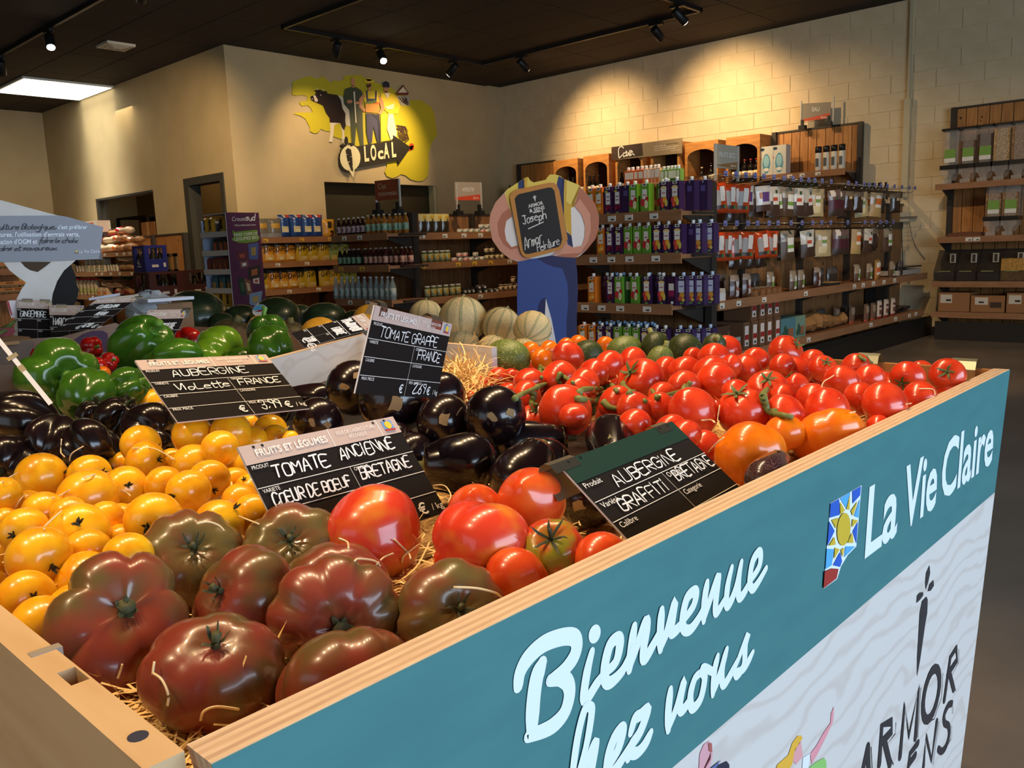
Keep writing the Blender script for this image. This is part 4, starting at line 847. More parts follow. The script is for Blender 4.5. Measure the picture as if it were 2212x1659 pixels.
bag('white_bag', .16, .235, .05, (196, 188, 172), [((70, 50, 38), 0, 6, 0, 4), ((226, 220, 208), 2, 5, 3, 6), ((196, 80, 50), 2, 4, 4, 5), ((60, 80, 50), 3, 4, 6, 7)], 'dried_fruit_bag', seed=12, hang=True)
bag('green_label_bag', .165, .24, .055, (150, 134, 112), [((84, 62, 44), 0, 6, 0, 5), ((230, 226, 214), 2, 5, 2, 6), ((120, 160, 70), 2, 5, 3, 4), ((46, 70, 50), 3, 4, 7, 8)], 'dried_fruit_bag', seed=13, hang=True)
bag('nut_bag', .165, .24, .055, (176, 156, 118), [((190, 168, 120), 0, 6, 0, 5), ((214, 196, 150), 1, 4, 1, 3), ((228, 222, 210), 2, 4, 3, 6), ((120, 150, 80), 2, 4, 4, 5)], 'dried_fruit_bag', seed=14, hang=True)
bag('plum_bag', .15, .235, .05, (104, 84, 78), [((74, 30, 42), 0, 6, 2, 5), ((60, 44, 36), 0, 6, 0, 2), ((206, 196, 186), 1, 3, 6, 8), ((60, 80, 60), 3, 4, 5, 6)], 'dried_fruit_bag', seed=15, hang=True)
bag('dark_bag', .13, .2, .05, (58, 42, 32), [((110, 96, 80), 0, 6, 6, 8), ((206, 180, 130), 3, 5, 5, 6)], 'dried_fruit_bag', seed=16, hang=True)
bag('purple_print_bag', .15, .2, .05, (206, 200, 192), [((96, 64, 120), 2, 5, 3, 6), ((80, 54, 40), 0, 6, 0, 2), ((190, 120, 60), 1, 2, 4, 6)], 'dried_fruit_bag', seed=17, hang=True)
bag('orange_label_bag', .16, .24, .05, (170, 148, 116), [((180, 150, 96), 0, 6, 0, 4), ((226, 218, 204), 2, 5, 3, 7), ((206, 110, 50), 2, 5, 4, 6)], 'dried_fruit_bag', seed=18, hang=True)
FL = {'red_bag': 'orange-red bag of dried fruit', 'white_bag': 'clear bag with white label and red mark', 'green_label_bag': 'clear bag with green and white label', 'nut_bag': 'clear bag of pale nuts', 'plum_bag': 'clear bag with plum coloured label', 'dark_bag': 'dark bag of dried fruit', 'purple_print_bag': 'white bag with purple print', 'orange_label_bag': 'clear bag with orange and white label'}
T1 = [160, 260, 360, 450, 540, 640, 740, 830, 910, 985, 1045, 1120, 1210, 1380, 1460, 1540, 1590, 1645, 1705, 1770, 1840, 1915, 1990, 2045]
T2 = [155, 270, 380, 475, 590, 680, 810, 920, 1025, 1115, 1205, 1375, 1545, 1615, 1700, 1760, 1830]
for nr, (T, z) in enumerate(((T1, HK[0]), (T2, HK[1]))):
    for k, x in enumerate(T):
        hook(along(1530+x/4.608, (0, YFF, z), (1, 0, 0)).x, z, 'wire display hook with lilac price tag, %s on the %s row' % (nth(k), ('upper', 'lower')[nr]))
for z_ in HK: MB().box((fx1-.02, YFB-.012, z_-.012), (along(1530+2045/4.608, (0, YFF, HK[0]), (1, 0, 0)).x+.04, YFB, z_+.06)).build('hook_bar', m_steel, fr)
def frow(nr, kinds, where, dz=-.012, **kw):
    return row([(q[0], 1530+q[1]/4.608)+tuple(q[2:]) for q in kinds], (0, YFF+.07, HK[nr]+dz), (1, 0, 0), -.45, where, 'bags hanging on the dried fruit shelf', FL, **kw)
rb_, wb_, gb_, nb_, pb_, db_, vb_, ob_ = 'red_bag', 'white_bag', 'green_label_bag', 'nut_bag', 'plum_bag', 'dark_bag', 'purple_print_bag', 'orange_label_bag'
frow(0, [(rb_, 90), (rb_, 205), (rb_, 300, .04), (rb_, 345), (vb_, 440, .05), (vb_, 542), (wb_, 645), (gb_, 718, .05), (gb_, 800), (wb_, 893), (wb_, 985), (nb_, 1080), (db_, 1160, .05), (pb_, 1252), (pb_, 1318), (db_, 1395), (db_, 1450, .05), (db_, 1525, .02), (nb_, 1575, .06), (ob_, 1680), (db_, 1775, .04), (db_, 1860)], 'on the upper hooks')
frow(0, [(rb_, 130, .14), (rb_, 250, .14), (db_, 410, .17, -.09), (db_, 500, .17, -.09), (gb_, 660, .15), (db_, 770, .15, -.04), (wb_, 940, .15), (nb_, 1120, .14), (db_, 1230, .14, -.04), (db_, 1480, .15, -.05), (ob_, 1720, .14)], 'behind others on the upper hooks')
frow(1, [(rb_, 90), (rb_, 180), (rb_, 270), (rb_, 385), (rb_, 520), (rb_, 630), (gb_, 790), (wb_, 985), (nb_, 1140), (nb_, 1220, .06), (pb_, 1310), (pb_, 1390, .04), (ob_, 1480), (wb_, 1600), (db_, 1690, .03), (gb_, 1790)], 'on the lower hooks')
frow(1, [(db_, 450, .16, -.1), (db_, 520, .16, -.1), (db_, 600, .16, -.1), (db_, 690, .16, -.1), (db_, 900, .15, -.05), (db_, 1060, .15, -.05), (db_, 1260, .15, -.05), (pb_, 1440, .15), (db_, 1640, .15), (wb_, 1750, .15)], 'behind others on the lower hooks')
# goods standing on the two boards below
bag('pouch_green', .115, .175, .06, (150, 132, 108), [((90, 66, 46), 0, 6, 0, 4), ((230, 226, 214), 2, 5, 1, 6), ((120, 160, 70), 2, 5, 2, 4)], 'stand_up_pouch', seed=21)
bag('pouch_orange', .1, .2, .05, (160, 120, 70), [((176, 120, 60), 0, 6, 0, 5), ((226, 218, 204), 1, 4, 2, 7), ((206, 100, 50), 1, 4, 3, 5)], 'stand_up_pouch', seed=22)
bag('pouch_dark', .11, .17, .06, (52, 40, 36), [((84, 74, 70), 0, 6, 5, 8)], 'stand_up_pouch', seed=23)
bag('pouch_choc', .12, .19, .07, (74, 46, 34), [((210, 196, 186), 2, 5, 1, 6), ((190, 110, 90), 2, 5, 3, 4), ((150, 130, 112), 0, 6, 6, 8)], 'stand_up_pouch', seed=24)
bag('pouch_white', .12, .19, .05, (196, 178, 160), [((110, 70, 60), 1, 4, 2, 4), ((150, 50, 44), 0, 6, 0, 1), ((90, 60, 56), 1, 5, 5, 6)], 'stand_up_pouch', seed=25)
bag('pouch_brown', .12, .18, .05, (112, 84, 66), [((190, 90, 66), 0, 6, 0, 1), ((150, 130, 110), 1, 5, 4, 7)], 'stand_up_pouch', seed=26)
PL = {'pouch_green': 'clear pouch with green and white label', 'pouch_orange': 'clear pouch with orange label', 'pouch_dark': 'dark pouch', 'pouch_choc': 'dark pouch with pink label', 'pouch_white': 'pale pouch with dark print', 'pouch_brown': 'brown pouch with red foot'}
def prow(k, kinds, where, **kw):
    return row([(q[0], 1530+q[1]/4.608)+tuple(q[2:]) for q in kinds], (0, YFF+.06, fz[k]+.001), (1, 0, 0), 0., where, 'pouches on the dried fruit shelf boards', PL, **kw)
prow(0, [('pouch_choc', 255), ('pouch_choc', 400, .02), ('pouch_green', 840), ('pouch_green', 905, .06), ('pouch_green', 960, .04), ('pouch_choc', 1075), ('pouch_dark', 1220, .1), ('pouch_dark', 1310, .1), ('pouch_dark', 1370, .12), ('pouch_green', 1478), ('pouch_green', 1545, .08), ('pouch_green', 1597), ('pouch_orange', 1672), ('pouch_orange', 1740, .06), ('pouch_green', 1820), ('pouch_dark', 1900)], 'on the middle board')
prow(0, [('pouch_choc', 120, .16), ('pouch_choc', 310, .16), ('pouch_dark', 640, .2), ('pouch_dark', 690, .2), ('pouch_green', 780, .15), ('pouch_dark', 1000, .12)], 'at the back of the middle board')
prow(1, [('pouch_brown', 1395, .12), ('pouch_brown', 1485, .06), ('pouch_brown', 1570), ('pouch_brown', 1635), ('pouch_white', 1700), ('pouch_white', 1765), ('pouch_white', 1835)], 'on the lowest board')
prow(1, [('pouch_dark', 1310, .2), ('pouch_dark', 1350, .22), ('pouch_dark', 1540, .2)], 'at the back of the lowest board')
fd = lambda x, k: along(1530+x/4.608, (0, YFF, fz[k]), (1, 0, 0)).x
x = fd(130, 0)
t = thing('display_carton', 'white open display carton at the near end of the middle board', 'box', (x, YFF+.1, fz[0]))
w = .1
MB().slab([(x-w, YFF+.02, fz[0]+.001), (x+w, YFF+.02, fz[0]+.001), (x+w, YFF+.02, fz[0]+.065), (x-.01, YFF+.02, fz[0]+.07), (x-w, YFF+.02, fz[0]+.16)], (0, .004, 0)).box((x-w, YFF+.024, fz[0]+.001), (x-w+.004, YFF+.24, fz[0]+.17)).box((x+w-.004, YFF+.024, fz[0]+.001), (x+w, YFF+.24, fz[0]+.1)).box((x-w, YFF+.024, fz[0]+.001), (x+w, YFF+.24, fz[0]+.005)).build('carton_tray', C3(214, 210, 204, .6), t)
MB().slab([(x-w+.005, YFF+.236, fz[0]+.006), (x+w-.005, YFF+.236, fz[0]+.006), (x+w-.005, YFF+.236, fz[0]+.13), (x-w+.005, YFF+.236, fz[0]+.2)], (0, .004, 0)).build('back_flap', C3(110, 76, 46, .7), t)
for k, xx in enumerate((505, 575, 635, 690, 740)):
    x = fd(xx, 0)
    t = thing('wrapped_loaf', 'wrapped brown cake tray lying on the middle board, %s of five' % nth(k), 'cake', (x, YFF+.14, fz[0]), 'cake trays on the middle board')
    MB().box((x-.038, YFF+.02, fz[0]+.001), (x+.038, YFF+.26, fz[0]+.012)).build('tray', C3(150, 110, 66, .5), t)
    MB().slab([(x-.036, YFF+.025, fz[0]+.0125), (x+.036, YFF+.025, fz[0]+.0125), (x+.03, YFF+.025, fz[0]+.045), (x, YFF+.025, fz[0]+.06), (x-.03, YFF+.025, fz[0]+.045)], (0, .225, 0)).build('wrapped_cake', C3(136, 92, 54, .2, coat=.5), t)
    MB().box((x-.012, YFF+.06, fz[0]+.0605), (x+.012, YFF+.2, fz[0]+.062)).build('label', C3(206, 184, 160, .5), t)
# boxes with red and white labels on the lowest board
bx = [(415, 0), (497, 0), (570, 0), (642, 0), (722, 0), (487, 1), (570, 1), (642, 1), (712, 1)]
n = 0
for xx, lv in bx:
    x = fd(xx, 1); z = fz[1]+.002+lv*.222; w = .052
    t = thing('label_box', 'brown box with red and white label, %s in the %s layer' % (nth(n % 5 if lv == 0 else n-5), ('lower', 'upper')[lv]), 'box', (x, YFF+.15, z), 'brown boxes with red and white labels')
    MB().box((x-w, YFF+.03, z), (x+w, YFF+.27, z+.22)).build('box_body', C3(104, 72, 48, .7), t)
    MB().box((x-.03, YFF+.0285, z+.03), (x+.03, YFF+.0296, z+.19)).box((x-.03, YFF+.0275, z+.08), (x+.03, YFF+.0284, z+.12), 1).box((x-.012, YFF+.0275, z+.04), (x+.016, YFF+.0284, z+.06), 2).build('label', [C3(216, 204, 196, .5), C3(150, 40, 36, .5), C3(50, 60, 46, .5)], t); n += 1
for k, (x0, x1, h, c, nm) in enumerate([(190, 350, .12, (176, 164, 150), 'white box with a dark flower mark at the near end of the lowest board'), (250, 395, .2, (92, 62, 42), 'plain brown box behind the white box on the lowest board')]):
    a, c2 = fd(x0, 1), fd(x1, 1); yy = YFF+.02+.13*k
    t = thing('storage_box', nm, 'box', ((a+c2)/2, yy+.06, fz[1]))
    MB().box((a, yy, fz[1]+.001), (c2-.01, yy+.12, fz[1]+h)).build('box_body', C3(*c, .6), t)
    MB().box((c2-.05, yy-.001, fz[1]+h*.4), (c2-.02, yy-.0002, fz[1]+h*.75)).build('label', C3(60, 40, 40, .6) if k == 0 else C3(120, 90, 60, .6), t)
a, c2 = fd(765, 1), fd(1008, 1); mid = a+(c2-a)*.58
for k, (p, q, col) in enumerate([(a, mid, (84, 128, 138)), (mid+.004, c2, (120, 150, 128))]):
    t = thing('tea_box', ('large blue-green illustrated box on the lowest board', 'smaller pale green illustrated box beside the blue-green one')[k], 'box', ((p+q)/2, YFF+.12, fz[1]))
    MB().box((p, YFF+.04, fz[1]+.001), (q, YFF+.22, fz[1]+.19)).build('box_body', C3(*col, .5), t)
    mb = MB(); W = q-p; zz = fz[1]
    for j, (cx_, cz, rx, rz) in enumerate([(.2, .05, .14, .03), (.45, .06, .12, .04), (.7, .05, .14, .035), (.3, .1, .1, .03)]): mb.poly([(p+W*cx_+W*rx*math.cos(q_*PI/4), YFF+.0385-.0002*j, zz+cz+rz*math.sin(q_*PI/4)) for q_ in range(8)])
    mb.build('leaf_print', C3(50, 84, 66, .5), t)
    MB().box((p+W*.5, YFF+.037, zz+.03), (p+W*.85, YFF+.038, zz+.1)).build('label', C3(150, 100, 70, .5), t)
# crumpled kraft bag, scale, clutter
x0, x1 = fd(1015, 1), fd(1515, 1)
mb = MB(); nseg = 18; rr = random.Random(4)
for i in range(nseg+1):
    u = i/nseg; rad = .085*(.55+.45*math.sin(PI*min(1, u*1.3+.08))) if u < .8 else .045+.02*math.sin(u*30)
    for j in range(12):
        a = 2*PI*j/12; k = 1+rr.uniform(-.16, .16); mb.v.append(V((x0+(x1-x0)*u, YFF+.16+rad*1.2*k*math.cos(a), fz[1]+.008+max(0, rad*(1+k*math.sin(a)))))) 
for i in range(nseg):
    for j in range(12): mb.f.append([i*12+j, i*12+(j+1) % 12, (i+1)*12+(j+1) % 12, (i+1)*12+j]); mb.m.append(0); mb.s.append(False)
mb.f.append(list(range(12))); mb.m.append(0); mb.s.append(False); mb.f.append([nseg*12+j for j in range(12)]); mb.m.append(0); mb.s.append(False)
mb.build('paper_sack', C3(160, 112, 62, .7), label='crumpled brown paper sack lying on the lowest board', cat='sack')
x = fd(1315, 0)
t = MB().slab([(x-.1, YFF+.06, fz[0]+.03), (x+.12, YFF+.04, fz[0]+.03), (x+.13, YFF+.2, fz[0]+.034), (x-.08, YFF+.22, fz[0]+.034)], (0, 0, .004)).build('leaflet', C3(190, 150, 96, .6), label='pale printed leaflet lying on the middle board', cat='leaflet')
MB().box((x-.09, YFF+.05, fz[0]+.001), (x+.12, YFF+.21, fz[0]+.0295)).build('stack_base', C3(50, 44, 38, .6), t)
x0, x1 = fd(1930, 0), fd(2150, 0)
t = thing('shop_scale', 'white counter scale at the wall end of the middle board', 'scale', ((x0+x1)/2, YFF+.15, fz[0]))
MB().box((x0, YFF+.04, fz[0]+.012), (x1, YFF+.26, fz[0]+.065)).build('scale_body', C3(176, 168, 156, .4), t)
MB().box((x0+.02, YFF+.04, fz[0]+.085), (x1+.03, YFF+.27, fz[0]+.1)).box(((x0+x1)/2-.04, YFF+.1, fz[0]+.065), ((x0+x1)/2+.04, YFF+.2, fz[0]+.085)).build('scale_plate', C3(50, 48, 46, .3), t)
for xx in (x0+.03, x1-.03): MB().lathe([(.014, fz[0]+.001), (.014, fz[0]+.012)], 8, (xx, YFF+.1, 0)).build('foot', m_black, t)
xo = fd(2075, 1)
for k, (dx, dz_, ln, col, nm) in enumerate([(-.30, .02, .26, (40, 36, 36), 'dark flat pack lying at the wall end of the lowest board'), (-.22, .05, .24, (70, 60, 56), 'dark flat pack with pale print on top of another'), (-.05, .03, .2, (46, 40, 40), 'dark flat pack nearest the wall')]):
    mb = MB().ob((xo+dx, YFF+.16, fz[1]+.02+dz_*.6), (ln/2, 0, .012), (0, .07, 0), (-.001, 0, .012))
    t = mb.build('flat_pack', C3(*col, .3), label=nm, cat='pack')
# dark crate and green plastic bag by the wall, socket and cable
xc = fd(1990, 1)
t = thing('black_crate', 'black crate behind the flat packs at the wall end', 'crate', (xc, YFB-.08, fz[1]))
MB().box((xc-.2, YFB-.14, fz[1]+.001), (xc+.06, YFB-.02, fz[1]+.3)).build('crate_body', C3(30, 27, 24, .6), t)
MB().box((xc-.21, YFB-.15, fz[1]+.29), (xc+.07, YFB-.01, fz[1]+.31)).build('crate_rim', C3(40, 36, 32, .5), t)
zc_ = .95
ys = along(1955, (X1-.05, 0, 1.5), (0, 1, 0)).y; zs = onX(1950, 470, X1-.04).z
t = thing('wall_socket', 'white cable box on the conduit by the shelf end', 'socket', (X1-.01, ys, zs))
MB().box((X1-.09, ys-.06, zs-.05), (X1-.008, ys+.06, zs+.06)).build('socket_box', C3(196, 186, 160, .5), t)
MB().box((X1-.1, ys-.13, zs-.015), (X1-.02, ys+.14, zs+.01)).build('socket_ledge', C3(120, 112, 100, .5), t)
MB().tube(smooth3([(X1-.06, ys+.03, zs-.05), (X1-.1, ys+.0, zs-.35), (X1-.14, ys-.04, zs-.6), (X1-.1, ys-.1, zs-.78)]), .005, 6).build('power_cable', C3(40, 60, 44, .5), label='thin dark green cable hanging from the wall socket', cat='cable')
MB().tube(smooth3([(X1-.05, ys-.05, zs-.05), (X1-.06, ys-.12, zs-.3), (X1-.03, ys-.24, zs-.5)]), .004, 6).build('power_cable', C3(120, 108, 92, .5), label='pale cable hanging beside the green one', cat='cable')
t = thing('wall_box', 'small pale fitting box beside the cable box', 'socket', (X1-.03, ys+.16, zs+.06))
MB().box((X1-.06, ys+.1, zs+.02), (X1-.008, ys+.22, zs+.14)).build('socket_box', C3(206, 194, 160, .5), t)
# ---- bulk dispensers
m_clear = mat('clear_plastic', (226, 222, 210), .06, alpha=.22, coat=.6)
m_smoke = mat('smoky_plastic', (70, 64, 56), .1, alpha=.55, coat=.6)
GR = {'none': None, 'brown': ((120, 84, 60), (80, 54, 38)), 'choc': ((92, 62, 42), (60, 40, 28)), 'pale': ((206, 172, 116), (150, 112, 66)), 'oat': ((170, 130, 84), (110, 76, 44))}
def dispenser(x, y, z, fill, gn, lab, ht=.36, w=.19):
    t = thing('grain_dispenser', lab, 'dispenser', (x, y, z), 'clear grain dispensers'); hw = w/2-.006
    zb_, zt = z+.2, z+.2+ht
    hw -= .006; MB().slab([(x+a*.09, y+b_*hw, zb_) for a, b_ in ((-1, -.55), (-1, .55), (-.6, 1), (1, 1), (1, -1), (-.6, -1))], (0, 0, ht)).build('hopper', m_clear, t)
    MB().box((x-.094, y-hw-.004, zt), (x+.094, y+hw+.004, zt+.025)).build('lid', C3(36, 33, 31, .35), t)
    MB().box((x-.12, y-hw-.004, zb_-.045), (x+.1, y+hw+.004, zb_)).build('collar', C3(34, 31, 29, .35), t)
    MB().slab([(x-.115, y+q*hw*.9, zb_-.05-(.11 if abs(q) < .75 else .05)) for q in (-1, -.75, -.35, .35, .75, 1)]+[(x-.115, y+hw*.9, zb_-.046), (x-.115, y-hw*.9, zb_-.046)], (.19, 0, 0)).build('chute', m_clear, t)
    MB().box((x-.15, y-.05, z-.06), (x-.146, y+.05, z+.04)).build('scoop_tray', m_clear, t)
    if gn:
        a, b2 = GR[gn]
        m = mat('grain_'+gn, a, .7, two=b2, scale=70, amt=(.4, .6), bump=.8, bscale=60)
        MB().box((x-.082, y-hw+.008, zb_+.005), (x+.082, y+hw-.008, zb_+(ht-.02)*fill)).build('grain_fill', m, t, kind='stuff')
    if lab and fill < .95:
        MB().box((x-.0935, y-hw*.75, zb_+.03), (x-.0915, y+hw*.6, zb_+.17)).box((x-.0945, y-hw*.75, zb_+.03), (x-.0937, y+hw*.6, zb_+.075), 1).build('label', [C3(120, 160, 70, .5), C3(226, 222, 210, .5)], t)
XD_ = XBF+.16
for k, (px, fl, gn) in enumerate([(2051, .3, None), (2090, .7, 'brown'), (2127, .85, 'choc'), (2163, .96, 'pale'), (2202, .97, 'oat'), (2240, .8, 'oat')]):
    y = along(px, (XBF+.06, 0, bz[0]+.4), (0, 1, 0)).y
    dispenser(XD_, y, bz[0]+.012, fl, gn, 'clear grain dispenser, %s from the conduit on the upper board' % nth(k), .37)
for k, (px, fl, gn) in enumerate([(2144, .8, 'oat'), (2181, .8, 'oat')]):
    y = along(px, (XBF+.06, 0, bz[1]+.3), (0, 1, 0)).y
    dispenser(XD_, y, bz[1]+.012, fl, gn, 'clear grain dispenser, %s from the conduit on the lower board' % nth(k), .33)
yb = [along(p, (XBF+.05, 0, bz[1]), (0, 1, 0)).y for p in (2044, 2120)]
MB().slab([(XBF+.02, yb[0], bz[1]+.013), (XBF+.02, yb[1], bz[1]+.013), (XBF+.02, yb[1], bz[1]+.05), (XBF+.02, (yb[0]+yb[1])/2, bz[1]+.062), (XBF+.02, yb[0]-.03, bz[1]+.05)], (.22, 0, 0)).build('wooden_tray', C3(110, 66, 40, .5), label='shallow dark wooden tray lying beside the lower dispensers', cat='tray')
for k, px in enumerate((2040, 2085, 2132, 2185)):
    y = along(px, (XBF+.02, 0, bz[2]+.1), (0, 1, 0)).y; hw = .125; z = bz[2]+.013
    t = thing('scoop_bin', ['clear pantry bin with a scoop nearest the conduit', 'second clear pantry bin from the conduit', 'third clear pantry bin with a pale scoop', 'clear pantry bin of yellow pasta'][k], 'bin', (XBF+.2, y, z), 'clear pantry bins on the third board')
    MB().slab([(XBF+.02, y-hw, z), (XBF+.02, y-hw, z+.1), (XBF+.2, y-hw, z+.34), (XBF+.38, y-hw, z+.34), (XBF+.38, y-hw, z)], (0, 2*hw-.01, 0)).build('bin_body', m_smoke, t)
    MB().box((XBF+.03, y-hw+.01, z+.005), (XBF+.37, y+hw-.02, z+(.24 if k == 3 else .09))).build('grain_fill', mat('grain_pasta' if k == 3 else 'grain_dark', (196, 150, 70) if k == 3 else (60, 42, 30), .7, two=(150, 104, 40) if k == 3 else (36, 26, 20), scale=50, bump=.8, bscale=40), t, kind='stuff')
    MB().box((XBF+.012, y-.06, z+.104), (XBF+.03, y+.06, z+.112)).build('label', C3(150, 150, 90, .5), t)
    MB().box((XBF+.06, y-.1, z+.2), (XBF+.066, y-.04, z+.3)).box((XBF+.056, y-.085, z+.21), (XBF+.06, y-.055, z+.29), 1).build('scoop_holder', [C3(170, 164, 150, .4), C3(60, 52, 44, .4)], t)
for k, (pa, pb, h) in enumerate([(2027, 2094, .21), (2097, 2170, .18), (2174, 2240, .21)]):
    ya = along(pa, (XBF+.04, 0, bz[3]+.1), (0, 1, 0)).y; yb2 = along(pb, (XBF+.04, 0, bz[3]+.1), (0, 1, 0)).y; z = bz[3]+.013
    t = thing('cardboard_box', ['brown cardboard box with white label nearest the conduit', 'cardboard box with pale framed print, second on the lowest bulk board', 'third cardboard box on the lowest bulk board'][k], 'box', (XBF+.2, ya, z))
    MB().box((XBF+.04, yb2, z), (XBF+.36, ya, z+h)).build('box_body', C3(150, 104, 62, .75), t)
    MB().box((XBF+.037, ya-.14-(.03 if k == 1 else 0), z+h*.45), (XBF+.0395, ya-.02-(.02 if k == 1 else 0), z+h*.9)).box((XBF+.036, ya-.13, z+h*.55), (XBF+.0368, ya-.08, z+h*.65), 1).build('label', [C3(206, 194, 176, .5), m_ink], t)
    if k == 1: MB().box((XBF+.0375, yb2+.03, z+.05), (XBF+.0395, ya-.19, z+.11)).build('print', C3(64, 48, 36, .6), t)
# ================================================================ snack display stand, crates, bread, boards
q = atD(495, 560, 9.2); xc, yc = q.x, q.y
zt = onX(495, 458, xc).z
yw = along(437, (xc, 0, 1.2), (0, 1, 0)).y; xw = along(566, (0, yc, 1.2), (1, 0, 0)).x
t = thing('snack_stand', 'purple cardboard snack stand with white trays beside the door', 'display stand', (xc, yc, 0))
m_cardw = C3(196, 192, 186, .7); m_cardb = C3(150, 164, 188, .7); m_purple = mat('purple_card', (84, 34, 62), .6, two=(70, 26, 54), scale=4)
MB().box((xc, yc-.008, 0), (xw, yc, zt)).build('side_panel', m_purple, t)
MB().box((xc-.004, yc-.009, 0), (xc, yc, zt)).build('panel_edge', m_cardw, t)
MB().box((xc+.02, yw-.008, 0), (xw, yw, zt-.06)).build('far_panel', m_cardb, t)
MB().box((xw-.01, yc, 0), (xw, yw, zt-.04)).build('back_panel', m_cardb, t)
MB().box((xc, yc, zt-.01), (xw, yw-.1, zt-.002)).build('top_panel', m_cardw, t)
zs_ = [onX(495, 440+y/6.637, xc).z for y in (415, 690, 965, 1240, 1510)]
for z in zs_:
    MB().box((xc, yc, z-.035), (xc+.006, yw-.008, z+.02)).box((xc+.006, yc, z-.036), (xw-.01, yw-.008, z-.03)).build('tray', m_cardw, t)
MB().box((xc, yc, 0), (xc+.01, yw-.008, zs_[-1]-.04)).build('base_panel', m_cardw, t)
zs2 = lambda x, y: onY(430+x/6.637, 440+y/6.637, yc-.0095)
mb = MB().poly([zs2(*p) for p in pairs('480 375 510 405 600 395 820 372 842 385 835 445 868 470 866 505 830 540 680 565 560 560 540 545 480 530 468 500 500 480 485 430')])
mb.build('green_splash', C3(104, 134, 44, .6), t)
pl = Plane(zs2(465, 250), zs2(830, 240)-zs2(465, 250), (0, 0, -1), .002); kx = (zs2(830, 240)-zs2(465, 250)).length
words('Crousti', pl, .01*kx, 0, .042, C3(226, 214, 206, .5), t, width=kx*.54)
mb = MB(); scribble(mb, 'sud', pl, .56*kx, 0, .06, .009, wid=kx*.36, slant=.2, seed=2); mb.build('hand_lettering', C3(226, 214, 206, .5), t)
words('Naturellement bon', pl, .1*kx, .052, .02, C3(226, 214, 206, .5), t, width=kx*.82)
pl = Plane(zs2(500, 470), zs2(835, 440)-zs2(500, 470), (0, 0, -1), .004); kx = (zs2(835, 440)-zs2(500, 470)).length
words('FINES CHIPS DE', pl, 0, 0, .028, C3(232, 226, 210, .5), t, width=kx); words('LEGUMES BIO', pl, .0, .045, .033, C3(232, 226, 210, .5), t, width=kx)
# printed packs on the side: flat pictures
for k, (pg, c, c2) in enumerate([('705 580 850 555 845 800 720 800', (70, 84, 130), (140, 120, 60)), ('530 700 690 680 690 800 560 810', (92, 34, 34), (150, 70, 54)), ('580 840 700 815 710 900 600 930', (110, 70, 64), (210, 200, 190)), ('700 920 880 870 880 1050 710 1090', (44, 34, 26), (150, 84, 46)), ('770 1080 860 1060 865 1150 780 1140', (200, 180, 160), (150, 70, 50)), ('555 1080 640 1060 690 1300 600 1320', (30, 50, 34), (60, 80, 50)), ('640 1065 730 1100 770 1300 690 1310', (120, 74, 46), (190, 160, 130)), ('720 1290 905 1250 880 1440 800 1470 720 1440', (118, 138, 160), (170, 140, 80)), ('560 1480 720 1440 740 1500 560 1520', (40, 36, 30), (170, 140, 60))]):
    P = pairs(pg); cx_ = sum(p[0] for p in P)/len(P); cy_ = sum(p[1] for p in P)/len(P)
    MB().poly([zs2(*p)+V((0, -.0005*k, 0)) for p in P]).poly([zs2(cx_+(p[0]-cx_)*.5, cy_+(p[1]-cy_)*.5)+V((0, -.0005*k-.0004, 0)) for p in P], 1).build('pack_picture', [C3(*c, .6), C3(*c2, .6)], t)
bag('stand_gold', .12, .2, .06, (196, 146, 44), [((52, 40, 28), 2, 4, 3, 7), ((48, 38, 26), 1, 2, 5, 7), ((150, 80, 40), 3, 5, 0, 2)], 'snack_bag', seed=31)
bag('stand_red', .12, .17, .06, (110, 52, 40), [((170, 90, 60), 1, 4, 2, 5), ((190, 170, 160), 2, 5, 0, 1)], 'snack_bag', seed=32)
bag('stand_dark', .12, .17, .06, (50, 40, 30), [((170, 84, 50), 1, 5, 1, 6), ((190, 180, 160), 1, 3, 0, 2)], 'snack_bag', seed=33)
bag('stand_teal', .12, .17, .06, (58, 96, 100), [((170, 124, 66), 1, 5, 2, 5), ((130, 160, 160), 0, 6, 0, 1)], 'snack_bag', seed=34)
SB = {'stand_gold': 'yellow and black snack bag', 'stand_red': 'dark red snack bag', 'stand_dark': 'dark snack bag with orange print', 'stand_teal': 'teal snack bag'}
for k, (ks, w_) in enumerate([([('stand_gold', 120), ('stand_gold', 205), ('stand_gold', 290, .05), ('stand_gold', 375)], 'on the top tray'), ([('stand_dark', 260), ('stand_dark', 350), ('stand_dark', 420)], 'on the second tray'), ([('stand_red', 155), ('stand_red', 255), ('stand_red', 345), ('stand_red', 425)], 'on the third tray'), ([('stand_teal', 245), ('stand_teal', 350), ('stand_teal', 455)], 'on the fourth tray'), ([('stand_gold', 275), ('stand_gold', 370), ('stand_gold', 460)], 'on the lowest tray')]):
    row([(a[0], 430+a[1]/6.637)+tuple(a[2:]) for a in ks], (xc+.07, 0, zs_[k]-.029), (0, 1, 0), FX, w_+' of the purple snack stand', 'snack bags on the purple stand', SB)
